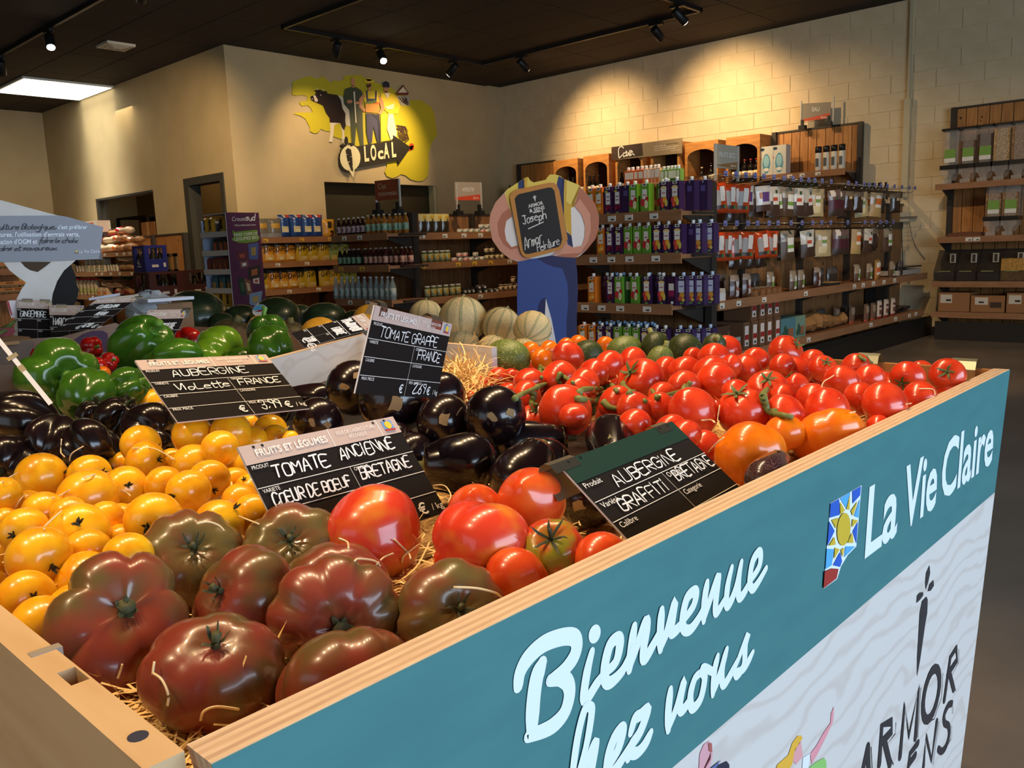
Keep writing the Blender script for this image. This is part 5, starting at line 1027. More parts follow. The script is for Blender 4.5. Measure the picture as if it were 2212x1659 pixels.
# ---- drink crates
q = atD(316, 585, 11.0); kx_, ky_ = q.x, q.y
def crate(x0, x1, y0, y1, z0, z1, col, lab, mark):
    t = thing('drink_crate', lab, 'crate', ((x0+x1)/2, (y0+y1)/2, z0), 'drink crates by the door'); m = C3(*col, .45); H = z1-z0; zb1, zb2 = z0+H*.45, z0+H*.9
    for nm, a, b_, ax in (('front_wall', (x0, y0), (x1, y0), 0), ('back_wall', (x0, y1), (x1, y1), 0), ('end_wall', (x0, y0), (x0, y1), 1), ('end_wall', (x1, y0), (x1, y1), 1)):
        mb = MB(); th = .012
        def bx(u0, u1, w0, w1):
            if ax == 0: mb.box((a[0]+(b_[0]-a[0])*u0, a[1]-th/2, w0), (a[0]+(b_[0]-a[0])*u1, a[1]+th/2, w1))
            else: mb.box((a[0]-th/2, a[1]+(b_[1]-a[1])*u0, w0), (a[0]+th/2, a[1]+(b_[1]-a[1])*u1, w1))
        bx(0, 1, z0, zb1); bx(0, 1, zb2, z1); bx(0, .2, zb1, zb2); bx(.8, 1, zb1, zb2)
        mb.build(nm, m, t)
    MB().box((x0, y0, z0), (x1, y1, z0+.012)).build('floor_panel', m, t)
    mw = C3(206, 196, 186, .5)
    mb = MB(); xm = x0+(x1-x0)*.5; ym = y0+(y1-y0)*.5; zc2 = z0+H*.24; s = .05
    if mark == 'crown':
        for f in (lambda u, v: (x0-.008, ym-u, zc2+v),):
            mb.poly([f(-s*1.4, -s), f(s*1.4, -s), f(s*1.5, -s*.5), f(-s*1.5, -s*.5)]); mb.poly([f(-s*1.5, -s*.3), f(s*1.5, -s*.3), f(s*1.2, s*.5), f(.6*s, 0), f(0, s*.6), f(-.6*s, 0), f(-s*1.2, s*.5)]); mb.poly([f(-.008, s*.6), f(.008, s*.6), f(.008, s*1.2), f(-.008, s*1.2)])
    else:
        f = lambda u, v: (x0-.008, ym-u, zc2+v)
        mb.poly([f(-.01, s*1.2), f(.012, s*.3), f(.04, s*.1), f(0, -s*.1), f(-.04, s*.3)]); mb.poly([f(-s, -s*.6), f(s, -s*.6), f(s, -s*.3), f(-s, -s*.3)])
    f = lambda u, v: (xm+u, y0-.008, z0+H*.12+v)
    mb.poly([f(-.06, 0), f(.02, 0), f(.02, .03), f(-.06, .03)]); mb.poly([f(.08, 0), f(.11, 0), f(.11, .05), f(.08, .05)])
    mb.build('logo', mw, t)
    pr = [(.03, 0), (.03, .16), (.013, .22), (.013, H*.8/1)]
    for i in range(3):
        for j in range(2):
            bxx = x0+(x1-x0)*(i+.5)/3; byy = y0+(y1-y0)*(j+.5)/2
            o = MB().lathe([(.034, z0+.013), (.034, z0+H*.55), (.014, z0+H*.72), (.013, z0+H*.94)], 8, (bxx, byy, 0)).build('crate_bottle', C3(40, 34, 22, .2), t)
    return t
yq = along(289, (kx_, 0, 1.2), (0, 1, 0)).y; xq = along(361, (0, ky_, 1.2), (1, 0, 0)).x
z1_, z2_, z3_ = onX(316, 530, kx_).z, onX(316, 585, kx_).z, onX(316, 641, kx_).z
dzc = z1_-z2_
BLU, BRN = (22, 30, 110), (70, 28, 20)
for k in range(4):
    zc0 = z2_-dzc*k
    if zc0 < 0: zc0 = None
    if zc0 is None: break
    crate(kx_, xq, ky_, yq, zc0+.003, zc0+dzc, BLU, ['topmost blue drink crate of the stack by the door', 'second blue drink crate from the top of its stack', 'third blue drink crate from the top', 'lowest blue drink crate'][k], 'wave')
MB().box((kx_+.01, ky_+.01, 0), (xq-.01, yq-.01, z2_-dzc*3 if z2_-dzc*3 > 0 else z2_-dzc*2)).build('crate_dolly', C3(40, 36, 32, .6), label='low dark dolly under the blue drink crates', cat='dolly') if 1 else None
zb0 = z2_-dzc*3 if z2_-dzc*3 > 0 else z2_-dzc*2
kxb = along(322, (0, ky_-.45, 1.0), (1, 0, 0)).x
for k in range(3):
    zz = z3_-dzc*k
    if zz < 0: break
    y1b = along(320, (kxb, 0, .9), (0, 1, 0)).y
    crate(kxb, kxb+.4, ky_-.45, ky_-.06, zz+.003, zz+dzc*.99, BRN, ['topmost brown drink crate in front of the blue crates', 'second brown drink crate below', 'lowest brown drink crate'][k], 'crown')
crate(kxb+.42, kxb+.8, ky_-.4, ky_-.02, z3_+.003, z3_+dzc*.99, (60, 24, 18), 'dark brown drink crate beside the topmost crowned one', 'wave')
crate(kxb+.42, kxb+.8, ky_-.4, ky_-.02, z3_-dzc+.003, z3_, (60, 24, 18), 'dark brown drink crate under another near the door', 'wave')
t = thing('grey_crate', 'grey folding crate standing behind the blue crates', 'crate', onX(372, 560, X0-.6))
g0 = onX(360, 548, X0-.6); g1 = onX(383, 585, X0-.6)
MB().box((X0-.6, g1.y, g1.z-.3), (X0-.58, g0.y, g1.z+.02)).box((X0-.6, g1.y, g0.z-.04), (X0-.58, g0.y, g0.z)).box((X0-.6, g1.y, g1.z), (X0-.58, g1.y+.08, g0.z)).box((X0-.6, g0.y-.06, g1.z), (X0-.58, g0.y, g0.z)).build('crate_wall', C3(86, 72, 46, .6), t)
MB().box((X0-.58, g1.y, 0), (X0-.46, g0.y, g1.z-.02)).build('crate_stand', C3(60, 50, 36, .6), t)
# ---- bread and dairy on the side-wall shelf
m_crust = mat('bread_crust', (176, 116, 62), .6, two=(130, 78, 36), scale=14)
def loaf(x, y, z, l, w, h, lab, col=None, film=None, nm='wrapped_bread', rot=0.):
    mb = MB(); n = 10
    for i in range(n+1):
        u = -1+2*i/n; k = (1-abs(u)**3.5)**.5 if abs(u) < 1 else 0.02
        for j in range(10):
            a = 2*PI*j/10; mb.v.append(V((w/2*k*math.cos(a), l/2*u, h/2+h/2*k*math.sin(a)*(1 if math.sin(a) > 0 else .95))))
    for i in range(n):
        for j in range(10): mb.f.append([i*10+j, i*10+(j+1) % 10, (i+1)*10+(j+1) % 10, (i+1)*10+j]); mb.m.append(0); mb.s.append(True)
    t = mb.build(nm, col or m_crust, label=lab, cat='bread', group='breads on the side-wall shelf', local=True); t.location = (x, y, z); t.rotation_euler = (0, 0, rot)
    if film:
        mb = MB()
        pts = [(math.cos(2*PI*k/8)*w*.3, l*.46, h*.5+math.sin(2*PI*k/8)*h*.3) for k in range(8)]; pt2 = [(math.cos(2*PI*k/8)*w*.5, l*.66, h*.62+math.sin(2*PI*k/8)*h*.4) for k in range(8)]
        mb.add(pts+pt2, [(k, (k+1) % 8, 8+(k+1) % 8, 8+k) for k in range(8)], 0, True); mb.build('wrapper_end', C3(*film, .2, coat=.5), t, local=True)
        MB().box((-w*.36, -l*.2, h*.97), (w*.36, l*.2, h*1.01)).build('label', C3(*film, .4), t, local=True)
    return t
def bd(px, k, off=.1): return along(px, (XDF+off, 0, dzs[k]), (0, 1, 0)).y
WN = (206, 190, 160)
for k, (px, off, dz_, l, h, film, lab) in enumerate([
    (232, .1, 0, .42, .13, (196, 180, 150), 'long wrapped loaf with dark cut-outs at the front of the top bread board'), (262, .08, 0, .3, .11, (226, 130, 50), 'loaf in an orange paper wrapper at the front of the top bread board'), (280, .1, 0, .3, .12, None, 'bare looking wrapped loaf next to the blue crates'),
    (240, .2, .135, .5, .12, (190, 40, 40), 'red-ended wrapped loaf lying on top of others'), (222, .28, .13, .4, .13, (200, 50, 46), 'red wrapped loaf at the back of the pile'), (268, .2, .14, .34, .12, (214, 120, 60), 'orange labelled loaf on the upper layer'), (275, .25, .26, .34, .12, (196, 50, 44), 'loaf with a twisted red bag end on top of the pile'), (250, .3, .25, .4, .11, (180, 176, 170), 'silvery wrapped loaf at the top of the pile'), (296, .22, .12, .3, .1, (206, 160, 120), 'pale wrapped loaf behind the blue crates')]):
    loaf(XDF+off+.03, bd(px, 0, off), dzs[0]+.013+dz_, l, .18, h, lab, C3(*((196, 176, 148), (170, 128, 86), (150, 108, 70))[k % 3], .5, coat=.2), film=film)
for k, (px, dz_) in enumerate([(272, 0), (286, 0), (279, .12)]): loaf(XDF+.12, bd(px, 1), dzs[1]+.013+dz_, .36, .16, .12, 'wrapped bread roll pack, %s on the middle bread board' % nth(k), C3(176, 140, 100, .4, coat=.4), film=(200, 180, 150))
for k, px in enumerate((246, 262, 278)): loaf(XDF+.12, bd(px, 2), dzs[2]+.013+(.1 if k < 2 else 0), .4, .18, .13, 'wrapped loaf, %s on the lowest bread board' % nth(k), C3(150, 110, 76, .4, coat=.4), film=(190, 170, 140))
loaf(XDF+.1, bd(276, 2), dzs[2]+.013, .4, .18, .1, 'dark red wrapped pack at the front of the lowest bread board', C3(110, 24, 22, .25, coat=.5), film=(130, 30, 26))
loaf(XDF+.24, bd(258, 2), dzs[2]+.22, .28, .16, .16, 'green salad pack on top of the lowest bread board', mat('salad_leaf', (96, 120, 46), .6, two=(60, 84, 30), scale=20, bump=.6), film=(170, 180, 150))
fbox('dairy_box', [((150, 170, 120), R_(-.8, .8, .2, .7)), ((230, 226, 214), R_(-.6, .6, .4, .6))], .13, .1, .1, (214, 204, 176), 'dairy_pack', 'carton')
fbox('dairy_orange', [((206, 110, 60), R_(-.8, .8, .1, .5))], .13, .1, .12, (220, 196, 160), 'dairy_pack', 'carton')
t = MB().lathe([(.042, 0), (.045, .01), (.045, .17), (.026, .22), (.022, .235)], 12).build('milk_bottle', C3(222, 208, 176, .35), label='x', cat='bottle', local=True)
MB().lathe([(.026, .232), (.026, .262), (0, .262)], 10).build('cap', C3(180, 40, 46, .4), t, local=True)
MB().lathe([(.0455, .03), (.0455, .1)], 12).build('label', C3(190, 200, 130, .5), t, local=True); PROTO['milk'] = t
t = MB().lathe([(.03, 0), (.034, .01), (.036, .1)], 12).build('yogurt_pot', C3(224, 214, 190, .5), label='x', cat='pot', local=True)
MB().lathe([(.039, .1), (.039, .106), (0, .106)], 12).build('lid', C3(150, 176, 140, .4), t, local=True); PROTO['pot'] = t
DL = {'dairy_box': 'pale dairy pack with green print', 'dairy_orange': 'dairy pack with orange print', 'milk': 'white milk bottle with red cap', 'pot': 'small white pot with pale green lid'}
DG = 'dairy goods on the side-wall shelf'
for k, items in ((1, [('pot', 170), ('pot', 176), ('pot', 182), ('pot', 188), ('dairy_box', 196), ('dairy_box', 207), ('dairy_box', 218), ('dairy_box', 229), ('pot', 238), ('pot', 244), ('pot', 250), ('pot', 256)]), (2, [('milk', 172), ('milk', 180), ('milk', 188), ('milk', 196), ('milk', 204), ('milk', 212), ('dairy_orange', 222), ('dairy_orange', 234)])):
    row(items, (XDF+.08, 0, dzs[k]+.013), (0, 1, 0), FX, 'on the %s bread board' % ('middle', 'lowest')[k-1], DG, DL)
row([('pot', 190, 0, .107), ('pot', 198, 0, .107), ('pot', 206, 0, .107), ('dairy_box', 219, 0, .103), ('dairy_box', 231, 0, .103)], (XDF+.14, 0, dzs[1]+.013), (0, 1, 0), FX, 'stacked in the upper layer of the middle bread board', DG, DL)
# cardboard box on the hatch shelf, white-orange box above the board
p0 = onX(306, 500, X0+.35); p1 = onX(332, 478, X0+.35)
t = thing('cardboard_box', 'taped cardboard box standing behind the service hatch', 'box', (X0+.45, (p0.y+p1.y)/2, p0.z))
MB().box((X0+.35, p1.y, 1.3), (X0+.6, p0.y, p1.z)).build('box_body', C3(160, 112, 66, .75), t)
MB().box((X0+.347, (p0.y+p1.y)/2-.03, 1.3), (X0+.3495, (p0.y+p1.y)/2+.03, p1.z)).build('tape', C3(196, 160, 110, .3), t)
t = thing('store_rack', 'dark store rack seen through the service hatch', 'rack', (X0+.7, 12.6, 0))
a, b_ = onX(270, 470, X0+.8).y, onX(334, 470, X0+.8).y; zr = onX(300, 468, X0+.8).z
MB().box((X0+.65, b_, 1.27), (X0+1.1, a, 1.297)).build('shelf', C3(50, 38, 24, .7), t)
MB().box((X0+.65, b_, zr-.03), (X0+1.1, a, zr)).build('top_board', C3(54, 42, 28, .7), t)
MB().box((X0+1.08, b_, 0), (X0+1.1, a, zr)).build('back_panel', C3(40, 30, 20, .7), t)
for y in (a, b_): MB().box((X0+.65, y-.02, 0), (X0+.7, y+.02, zr)).build('post', C3(44, 34, 24, .7), t)
MB().box((X0+.2, wy0+.1, 1.25), (X0+.64, wy1, 1.298)).build('hatch_counter', C3(66, 50, 32, .6), label='brown counter board behind the service hatch', cat='counter')
q0 = onX(180, 490, XDF+.1); q1 = onX(209, 476, XDF+.1)
t = thing('shoe_box', 'white and orange open box on top of the bread shelf behind the grey board', 'box', (XDF+.2, (q0.y+q1.y)/2, q0.z))
MB().box((XDF+.1, q1.y, q0.z-.1), (XDF+.3, q0.y, q1.z)).build('box_body', C3(206, 196, 180, .6), t)
MB().box((XDF+.097, q1.y+.14, q0.z-.1), (XDF+.0995, q0.y, q1.z-.02)).build('print', C3(190, 96, 50, .6), t)
# egg trays
t0 = MB()
for i in range(6):
    for j in range(2): t0.lathe([(.022, 0), (.028, .03), (.02, .035)], 6, (-.15+.06*i, -.03+.06*j, 0))
t0.box((-.18, -.06, .03), (.18, .06, .045)); eg = t0.build('egg_box', C3(150, 124, 90, .8), label='x', cat='egg box', local=True, kind=None)
MB().box((-.18, -.06, .045), (.18, .06, .085)).build('lid', C3(206, 180, 130, .7), eg, local=True)
MB().box((-.12, -.0615, .05), (.12, -.0602, .08)).build('label', C3(200, 120, 60, .6), eg, local=True); PROTO['egg'] = eg
for k, (px, lv) in enumerate([(8, 0), (30, 0), (52, 0), (12, 1), (36, 1)]):
    zsh = onY(20, 582, 13.6).z; y = 13.68
    place('egg', along(px, (0, y, zsh), (1, 0, 0))+V((0, 0, .013+.09*lv)), 0., 'egg box, %s in the %s layer of the upper egg board' % (nth(k if lv == 0 else k-3), ('lower', 'upper')[lv]), 'egg boxes on the egg shelf')
for k, (px, lv) in enumerate([(6, 0), (28, 0), (50, 0), (10, 1), (33, 1)]):
    zsh = onY(20, 637, 13.6).z; y = 13.68
    place('egg', along(px, (0, y, zsh), (1, 0, 0))+V((0, 0, .013+.09*lv)), 0., 'egg box, %s in the %s layer of the lower egg board' % (nth(k if lv == 0 else k-3), ('lower', 'upper')[lv]), 'egg boxes on the egg shelf')

# ================================================================ farmer cut-out with the blackboard
def facing(px, py, D):
    p = atD(px, py, D); n = V((-p.x, -p.y, 0)).normalized(); return p, n
pm, nm_ = facing(1182, 560, 5.2)
def zf(x, y, lay=0): return onP(1050+x/4.365, 370+y/4.365, pm+nm_*(.0012*lay), nm_)
t = thing('farmer_cutout', 'headless farmer cut-out figure in blue overalls holding a blackboard', 'cut-out figure', V((pm.x, pm.y, 0)))
OUT = pairs('360 65 395 52 415 85 450 105 520 90 560 80 600 30 650 28 700 45 740 75 880 130 890 152 960 225 1030 310 1065 420 1062 540 1030 640 950 740 880 800 845 815 860 960 866 1130 855 1400 860 1700 860 2510 300 2510 300 1700 292 1200 300 850')
OUTL = pairs('230 830 130 750 60 650 30 500 40 400 90 290 170 205 200 170 300 105')
MB().slab([zf(*p) for p in OUT+OUTL], -nm_*.02, 0, 0).build('board', C3(226, 218, 214, .5), t)
def fp(nm, col, polys, lay, par=None):
    mb = MB()
    for p in polys: mb.poly([zf(a, b_, lay) for a, b_ in (pairs(p) if isinstance(p, str) else p)])
    return mb.build(nm, C3(*col, .5), par or t)
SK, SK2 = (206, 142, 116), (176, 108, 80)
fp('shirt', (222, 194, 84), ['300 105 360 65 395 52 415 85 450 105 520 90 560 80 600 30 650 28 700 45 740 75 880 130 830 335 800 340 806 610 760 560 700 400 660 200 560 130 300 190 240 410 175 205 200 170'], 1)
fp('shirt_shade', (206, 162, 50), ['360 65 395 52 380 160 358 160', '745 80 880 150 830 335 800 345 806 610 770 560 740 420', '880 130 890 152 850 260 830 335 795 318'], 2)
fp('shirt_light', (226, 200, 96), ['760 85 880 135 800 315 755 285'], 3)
fp('sleeve_arm_far', SK, ['175 205 90 290 40 400 30 500 60 650 130 750 230 830 330 848 425 826 300 700 240 715 190 650 175 560 190 470 245 425 240 400'], 2)
fp('arm_print', SK2, ['218 345 150 400 108 490 120 600 165 690 230 740 300 725 300 695 240 715 190 650 175 560 190 470 245 425', '640 800 720 808 845 815 950 740 1030 640 1062 540 1065 420 1030 310 960 225 885 150 835 330 990 410 985 560 960 660 890 755 720 780'], 3)
fp('near_arm', SK, ['885 258 835 330 900 410 935 520 930 620 905 700 820 718 770 690 760 640 735 622 715 650 708 715 620 790 720 782 890 770 960 665 988 560 985 405'], 4)
fp('overall_straps', (40, 56, 104), ['303 105 358 70 362 160 303 165', '685 45 740 75 735 200 735 420 760 570 806 610 820 718 770 690 700 420 660 150'], 3)
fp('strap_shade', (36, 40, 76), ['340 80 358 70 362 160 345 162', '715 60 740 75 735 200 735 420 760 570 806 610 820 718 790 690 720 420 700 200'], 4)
fp('trousers', (54, 74, 138), ['300 850 420 826 480 820 845 815 860 960 866 1130 855 1400 860 1700 860 2500 700 2500 665 1640 620 1400 563 1195 555 1360 600 1640 300 1640 292 1200'], 1)
fp('trouser_leg', (54, 74, 138), ['292 1600 560 1600 520 2500 300 2500'], 1)
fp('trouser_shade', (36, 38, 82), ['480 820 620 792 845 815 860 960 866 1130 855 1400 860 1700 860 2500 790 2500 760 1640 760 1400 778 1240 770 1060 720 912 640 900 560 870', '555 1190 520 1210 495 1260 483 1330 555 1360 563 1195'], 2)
bf = pairs('225 250 240 205 280 175 600 108 640 110 670 135 690 180 770 640 720 720 690 745 430 815 380 815 340 790 320 740')
mb = MB().slab([zf(a, b_, 6) for a, b_ in bf], nm_*.012); bt = mb.build('chalk_frame', C3(190, 128, 56, .5), t)
bi = pairs('270 262 285 235 310 215 590 152 620 155 645 185 718 640 705 690 680 715 400 780 370 778 350 750')
L2 = lambda x, y, k=0: zf(x, y, 17+k)
MB().poly([L2(*p) for p in bi]).build('chalkboard', C3(30, 25, 23, .5), bt)
ux = (L2(560, 290)-L2(400, 330)).normalized()
pl = Plane(L2(402, 346), ux, (L2(440, 480)-L2(402, 300)), .002); kx = (L2(543, 315)-L2(402, 346)).length
m_chalk = C3(214, 208, 200, .7)
words('ARMOR', pl, 0, 0, kx*.22, m_chalk, bt, width=kx, bold=.04); words('& SENS', pl, 0, kx*.3, kx*.22, m_chalk, bt, width=kx*1.02, bold=.04)
mb = MB()
mb.poly([L2(*p, 2) for p in pairs('450 255 468 248 465 290')]); mb.ribbon([L2(458, 250, 2), L2(455, 230, 2)], .006, nm_); mb.ribbon([L2(445, 248, 2), L2(470, 238, 2)], .006, nm_); mb.ribbon([L2(448, 390, 2), L2(515, 374, 2)], .007, nm_)
mb.build('carrot_logo', m_chalk, bt)
mb = MB()
def ch(txt, x0, y0, x1, y1, h, wd, seed):
    p_ = Plane(L2(x0, y0), L2(x1, y1)-L2(x0, y0), (L2(x0+38, y0+180)-L2(x0, y0)), .003); scribble(mb, txt, p_, 0, 0, h, wd, wid=(L2(x1, y1)-L2(x0, y0)).length, slant=.1, seed=seed)
ch('Joseph', 350, 500, 575, 440, .05, .0055, 3); ch('Armor', 368, 735, 535, 660, .075, .0055, 4); ch('Peinture', 485, 757, 700, 682, .045, .005, 5)
mb.ribbon([L2(400, 542, 3), L2(470, 510, 3), L2(540, 478, 3)], .006, nm_)
mb.build('hand_lettering', m_chalk, bt)

# ================================================================ white tree board with the grey text panel
pt, nt_ = facing(110, 540, 3.3)
def zt_(x, y, lay=0): return onP(x/6.146, 420+y/6.146, pt+nt_*(.0012*lay), nt_)
t = thing('tree_board', 'white tree-shaped board carrying a grey panel of text', 'sign', V((pt.x, pt.y, .8)))
m_wht = mat('white_board', (214, 208, 200), .5, two=(204, 196, 186), scale=8)
MB().slab([zt_(*p) for p in pairs('-300 40 30 80 300 155 700 262 1050 345 1100 600 1000 880 850 1010 760 1150 700 1320 680 1460 690 2250 150 2250 215 1400 290 1250 350 1170 230 1090 130 1010 70 930 30 880 -300 870')], -nt_*.012).build('tree_shape', m_wht, t)
MB().poly([zt_(x, y, 1) for x, y in pairs('275 895 680 895 600 960 500 1030 400 1005 330 960')]).build('branch_gap', C3(74, 56, 40, .8), t)
g = MB().slab([zt_(x, y, 2) for x, y in pairs('-300 288 780 280 900 300 1050 345 1372 435 1335 720 1312 858 700 885 -300 905')], nt_*.006).build('text_panel', C3(140, 142, 150, .45), t)
MB().poly([zt_(x, y, 2) for x, y in pairs('1338 715 1360 865 1352 866 1312 860')]).build('panel_edge', C3(96, 96, 106, .5), t)
pl = Plane(zt_(0, 470, 8), zt_(1170, 466, 8)-zt_(0, 470, 8), zt_(0, 800, 8)-zt_(0, 470, 8), .001); u = (zt_(1000, 470, 8)-zt_(0, 470, 8)).length/1000
m_dk = C3(44, 44, 54, .5); m_lt = C3(226, 232, 240, .4)
def tx(s, x, y, w_, h, m, sh=0., bo=0.): words(s, pl, x*u, (y-470)*u, h*u, m, g, width=w_*u, shear=sh, bold=bo)
def script_line(s, x, y, w_, h, seed):
    mb = MB(); scribble(mb, s, pl, x*u, (y-470)*u, h*u, 11*u, wid=w_*u, slant=.28, seed=seed, cell=.5); mb.build('hand_lettering', m_dk, g)
script_line('ulture Biologique,', -10, 462, 755, 75, 1); tx("c'est préférer", 760, 462, 405, 62, m_lt, bo=.03)
tx("tures, l'utilisation d'engrais verts,", -20, 572, 1080, 66, m_lt, bo=.03)
tx("sation d'OGM et", -20, 680, 505, 68, m_lt, bo=.03); script_line('faire le choix', 515, 668, 525, 70, 2); script_line('ains et savoureux.', -10, 778, 780, 66, 3)
tx('La Vie Claire', 1055, 830, 285, 50, m_lt)
MB().poly([pl.p((1000+a)*u, (b_-470)*u, 2) for a, b_ in ((0, 825), (45, 820), (45, 832), (0, 836))]).poly([pl.p((1022+18*math.cos(k*PI/4))*u, (802-470+18*math.sin(k*PI/4))*u, 2) for k in range(8)], 1).build('sun_logo', [C3(120, 70, 60, .5), C3(206, 190, 80, .5)], g)
# dark shop fitting behind the tree board (a black curtain-like panel edge)
pk, nk = facing(140, 620, 4.2)
MB().slab([onP(x/6.146, 420+y/6.146, pk, nk) for x, y in pairs('940 930 970 1000 1010 1090 1005 1160 1048 1270 1030 1360 1010 1420 960 1500 900 4900 500 4900 600 1300 700 900')], -nk*.02).build('dark_tree_panel', C3(22, 18, 16, .7), label='dark tree crown board standing behind the white tree board', cat='board')
# ================================================================ the produce bin
ZR = .95; YF = .383; YI = .409
m_birch = mat('birch_ply', (222, 198, 160), .5, two=(200, 172, 134), scale=2.2, stretch=(1.2, 1, 6), detail=5, dist=2.5, amt=(.42, .68))
m_whiteply = mat('washed_white_ply', (212, 208, 204), .5, two=(196, 189, 184), scale=3.4, stretch=(1.2, 3, 4.5), detail=7, dist=5.0, amt=(.3, .8))
def grain(m):
    nt = m.node_tree; N = nt.nodes; L = nt.links; tc = N.new('ShaderNodeTexCoord'); mp = N.new('ShaderNodeMapping'); mp.inputs['Scale'].default_value = (1, 1, 2.4)
    wv = N.new('ShaderNodeTexWave'); wv.bands_direction = 'Z'; wv.inputs['Scale'].default_value = 3.6; wv.inputs['Distortion'].default_value = 17; wv.inputs['Detail'].default_value = 3; wv.inputs['Detail Scale'].default_value = .9
    cr = N.new('ShaderNodeValToRGB'); e = cr.color_ramp.elements; e[0].position = 0; e[1].position = .35; e[0].color = lin((200, 193, 187)); e[1].color = lin((210, 206, 202))
    L.new(tc.outputs['Object'], mp.inputs[0]); L.new(mp.outputs[0], wv.inputs[0]); L.new(wv.outputs['Fac'], cr.inputs[0]); L.new(cr.outputs[0], N['Principled BSDF'].inputs['Base Color'])
grain(m_whiteply)
m_beech = mat('beech_wood', (208, 176, 134), .5, two=(196, 160, 116), scale=6, stretch=(6, .8, 6), amt=(.4, .7))
m_ply1 = mat('ply_layer_light', (214, 190, 164), .6, two=(202, 174, 146), scale=30, stretch=(1, 8, 8)); m_ply2 = mat('ply_layer_dark', (182, 152, 128), .6, two=(204, 174, 146), scale=30, stretch=(.6, 8, 8))
m_teal = mat('teal_panel_paint', (66, 124, 128), .45, two=(62, 118, 124), scale=5, stretch=(2, 1, 8), amt=(.4, .7))
t = thing('produce_bin', 'large plywood produce bin with a teal front panel and white lettering', 'display bin', (.95, YF, 0))
xl, xr = .177, onZ(2168, 797, ZR).x
xrb = onY(2075, 1659, YF); slope = (xr-xrb.x)/(ZR-xrb.z)
shape = lambda y: [V((xl, y, ZR)), V((xr, y, ZR)), V((xr-slope*ZR, y, .0)), V((xl+.16, y, .0))]
fp_ = MB(); nl = 7
for k in range(nl): fp_.slab(shape(YF+.0008+(YI-YF)*k/nl), (0, (YI-YF)/nl, 0), k % 2)
front = fp_.build('front_panel', [m_ply1, m_ply2], t)
zb_ = .7335
xs_ = lambda z: (xl+.16*(ZR-z)/ZR, xr-slope*(ZR-z))
MB().slab([(xl, YF, ZR-.0005), (xr, YF, ZR-.0005), (xs_(zb_)[1], YF, zb_), (xs_(zb_)[0], YF, zb_)], (0, .0008, 0)).build('teal_band', m_teal, front)
MB().slab([(xs_(zb_)[0], YF, zb_), (xs_(zb_)[1], YF, zb_), (xr-slope*ZR, YF, 0), (xl+.16, YF, 0)], (0, .0008, 0)).build('white_face', m_whiteply, front)
# left end board with a mortise slot and a peg hole
xa, xb = .1525, .1735
sl = [onZ(*p, ZR) for p in ((121, 1451), (169, 1441), (200, 1465), (151, 1481))]
sy0, sy1 = (sl[2].y+sl[3].y)/2, (sl[0].y+sl[1].y)/2; sx0 = (sl[0].x+sl[3].x)/2; sx1 = min((sl[1].x+sl[2].x)/2, xb-.0015)
eb = MB().box((xa, .405, 0), (xb, sy0, ZR)).box((xa, sy1, 0), (xb, 1.62, ZR)).box((xa, sy0, 0), (sx0, sy1, ZR)).box((sx0, sy0, 0), (sx1, sy1, ZR-.06)).box((sx1, sy0, 0), (xb, sy1, ZR))
end = eb.build('end_board', m_beech, t)
h = onZ(298, 1591, ZR); MB().lathe([(.0045, ZR-.006), (.0055, ZR+.0004)], 14, (h.x, h.y, 0)).build('peg_hole', C3(40, 44, 70, .5), end)
h = onZ(92, 1407, ZR); MB().box((xa+.006, h.y-.004, ZR-.02), (xb+.004, h.y+.004, ZR+.0006)).build('joint_line', C3(150, 140, 130, .5), end)
# right end board: open crate slats
xi = xr+.026
for k, (z0, z1) in enumerate(((.885, .945), (.80, .872))):
    MB().box((xi-.014, YI+.002, z0), (xi, .68, z1)).box((xi-.014, .686, z0), (xi, 1.02, z1)).build('crate_slat', m_pine, t)
MB().box((xi-.013, YI+.002, .6), (xi+.001, 1.02, .79)).build('end_panel', m_birch, t)
for py_, px_ in ((1835, 768), (2042, 784)):
    p = onZ(py_, px_+12, ZR+.01)
    q = V((xi-.01, p.y, ZR))
    MB().ribbon([q+V((-.02, 0, -.05)), q+V((-.02, 0, .0)), q+V((-.012, 0, .012)), q+V((.006, 0, .012)), q+V((.014, 0, .002)), q+V((.014, 0, -.03))], .04, (0, 1, 0)) if 0 else None
    mb = MB(); prof = [(-.02, -.05), (-.02, -.005), (-.014, .01), (-.003, .014), (.008, .01), (.012, -.004), (.012, -.03)]
    for a, c in zip(prof, prof[1:]): mb.add([q+V((a[0], -.022, a[1])), q+V((a[0], .022, a[1])), q+V((c[0], .022, c[1])), q+V((c[0], -.022, c[1]))], [(0, 1, 2, 3)], 0, True)
    mb.build('price_clip', mat('galvanised_clip', (190, 190, 170), .3, metal=.9), label=('bent metal clip hooked on the far crate edge, nearer the tomato pile', 'bent metal clip hooked on the far crate edge near the panel corner')[px_ > 775], cat='clip', loc=q)
# inside: floor board and dividers
ZB = .845
MB().slab([(xb, YI, ZB-.02), (xi-.014, YI, ZB-.02), (xi-.014, 1.05, ZB-.02), (1.92, 1.35, ZB-.02), (1.92, 1.62, ZB-.02), (1.7, 1.8, ZB-.02), (1.7, 2.45, ZB-.02), (xb, 2.45, ZB-.02)], (0, 0, .018)).build('floor_board', m_birch, t)
MB().box((xb+.02, YI+.2, 0), (1.4, 2.4, ZB-.021)).build('base_cabinet', m_birch, t)
# melon and watermelon tables further back
def table(lab, x0, x1, y0, y1, z):
    t = thing('display_table', lab, 'table', ((x0+x1)/2, (y0+y1)/2, 0))
    MB().box((x0, y0, z-.03), (x1, y1, z)).build('table_top', m_birch, t)
    for x in (x0+.04, x1-.04):
        for y in (y0+.04, y1-.04): MB().box((x-.03, y-.03, 0), (x+.03, y+.03, z-.03)).build('leg', m_pine, t)
    return t
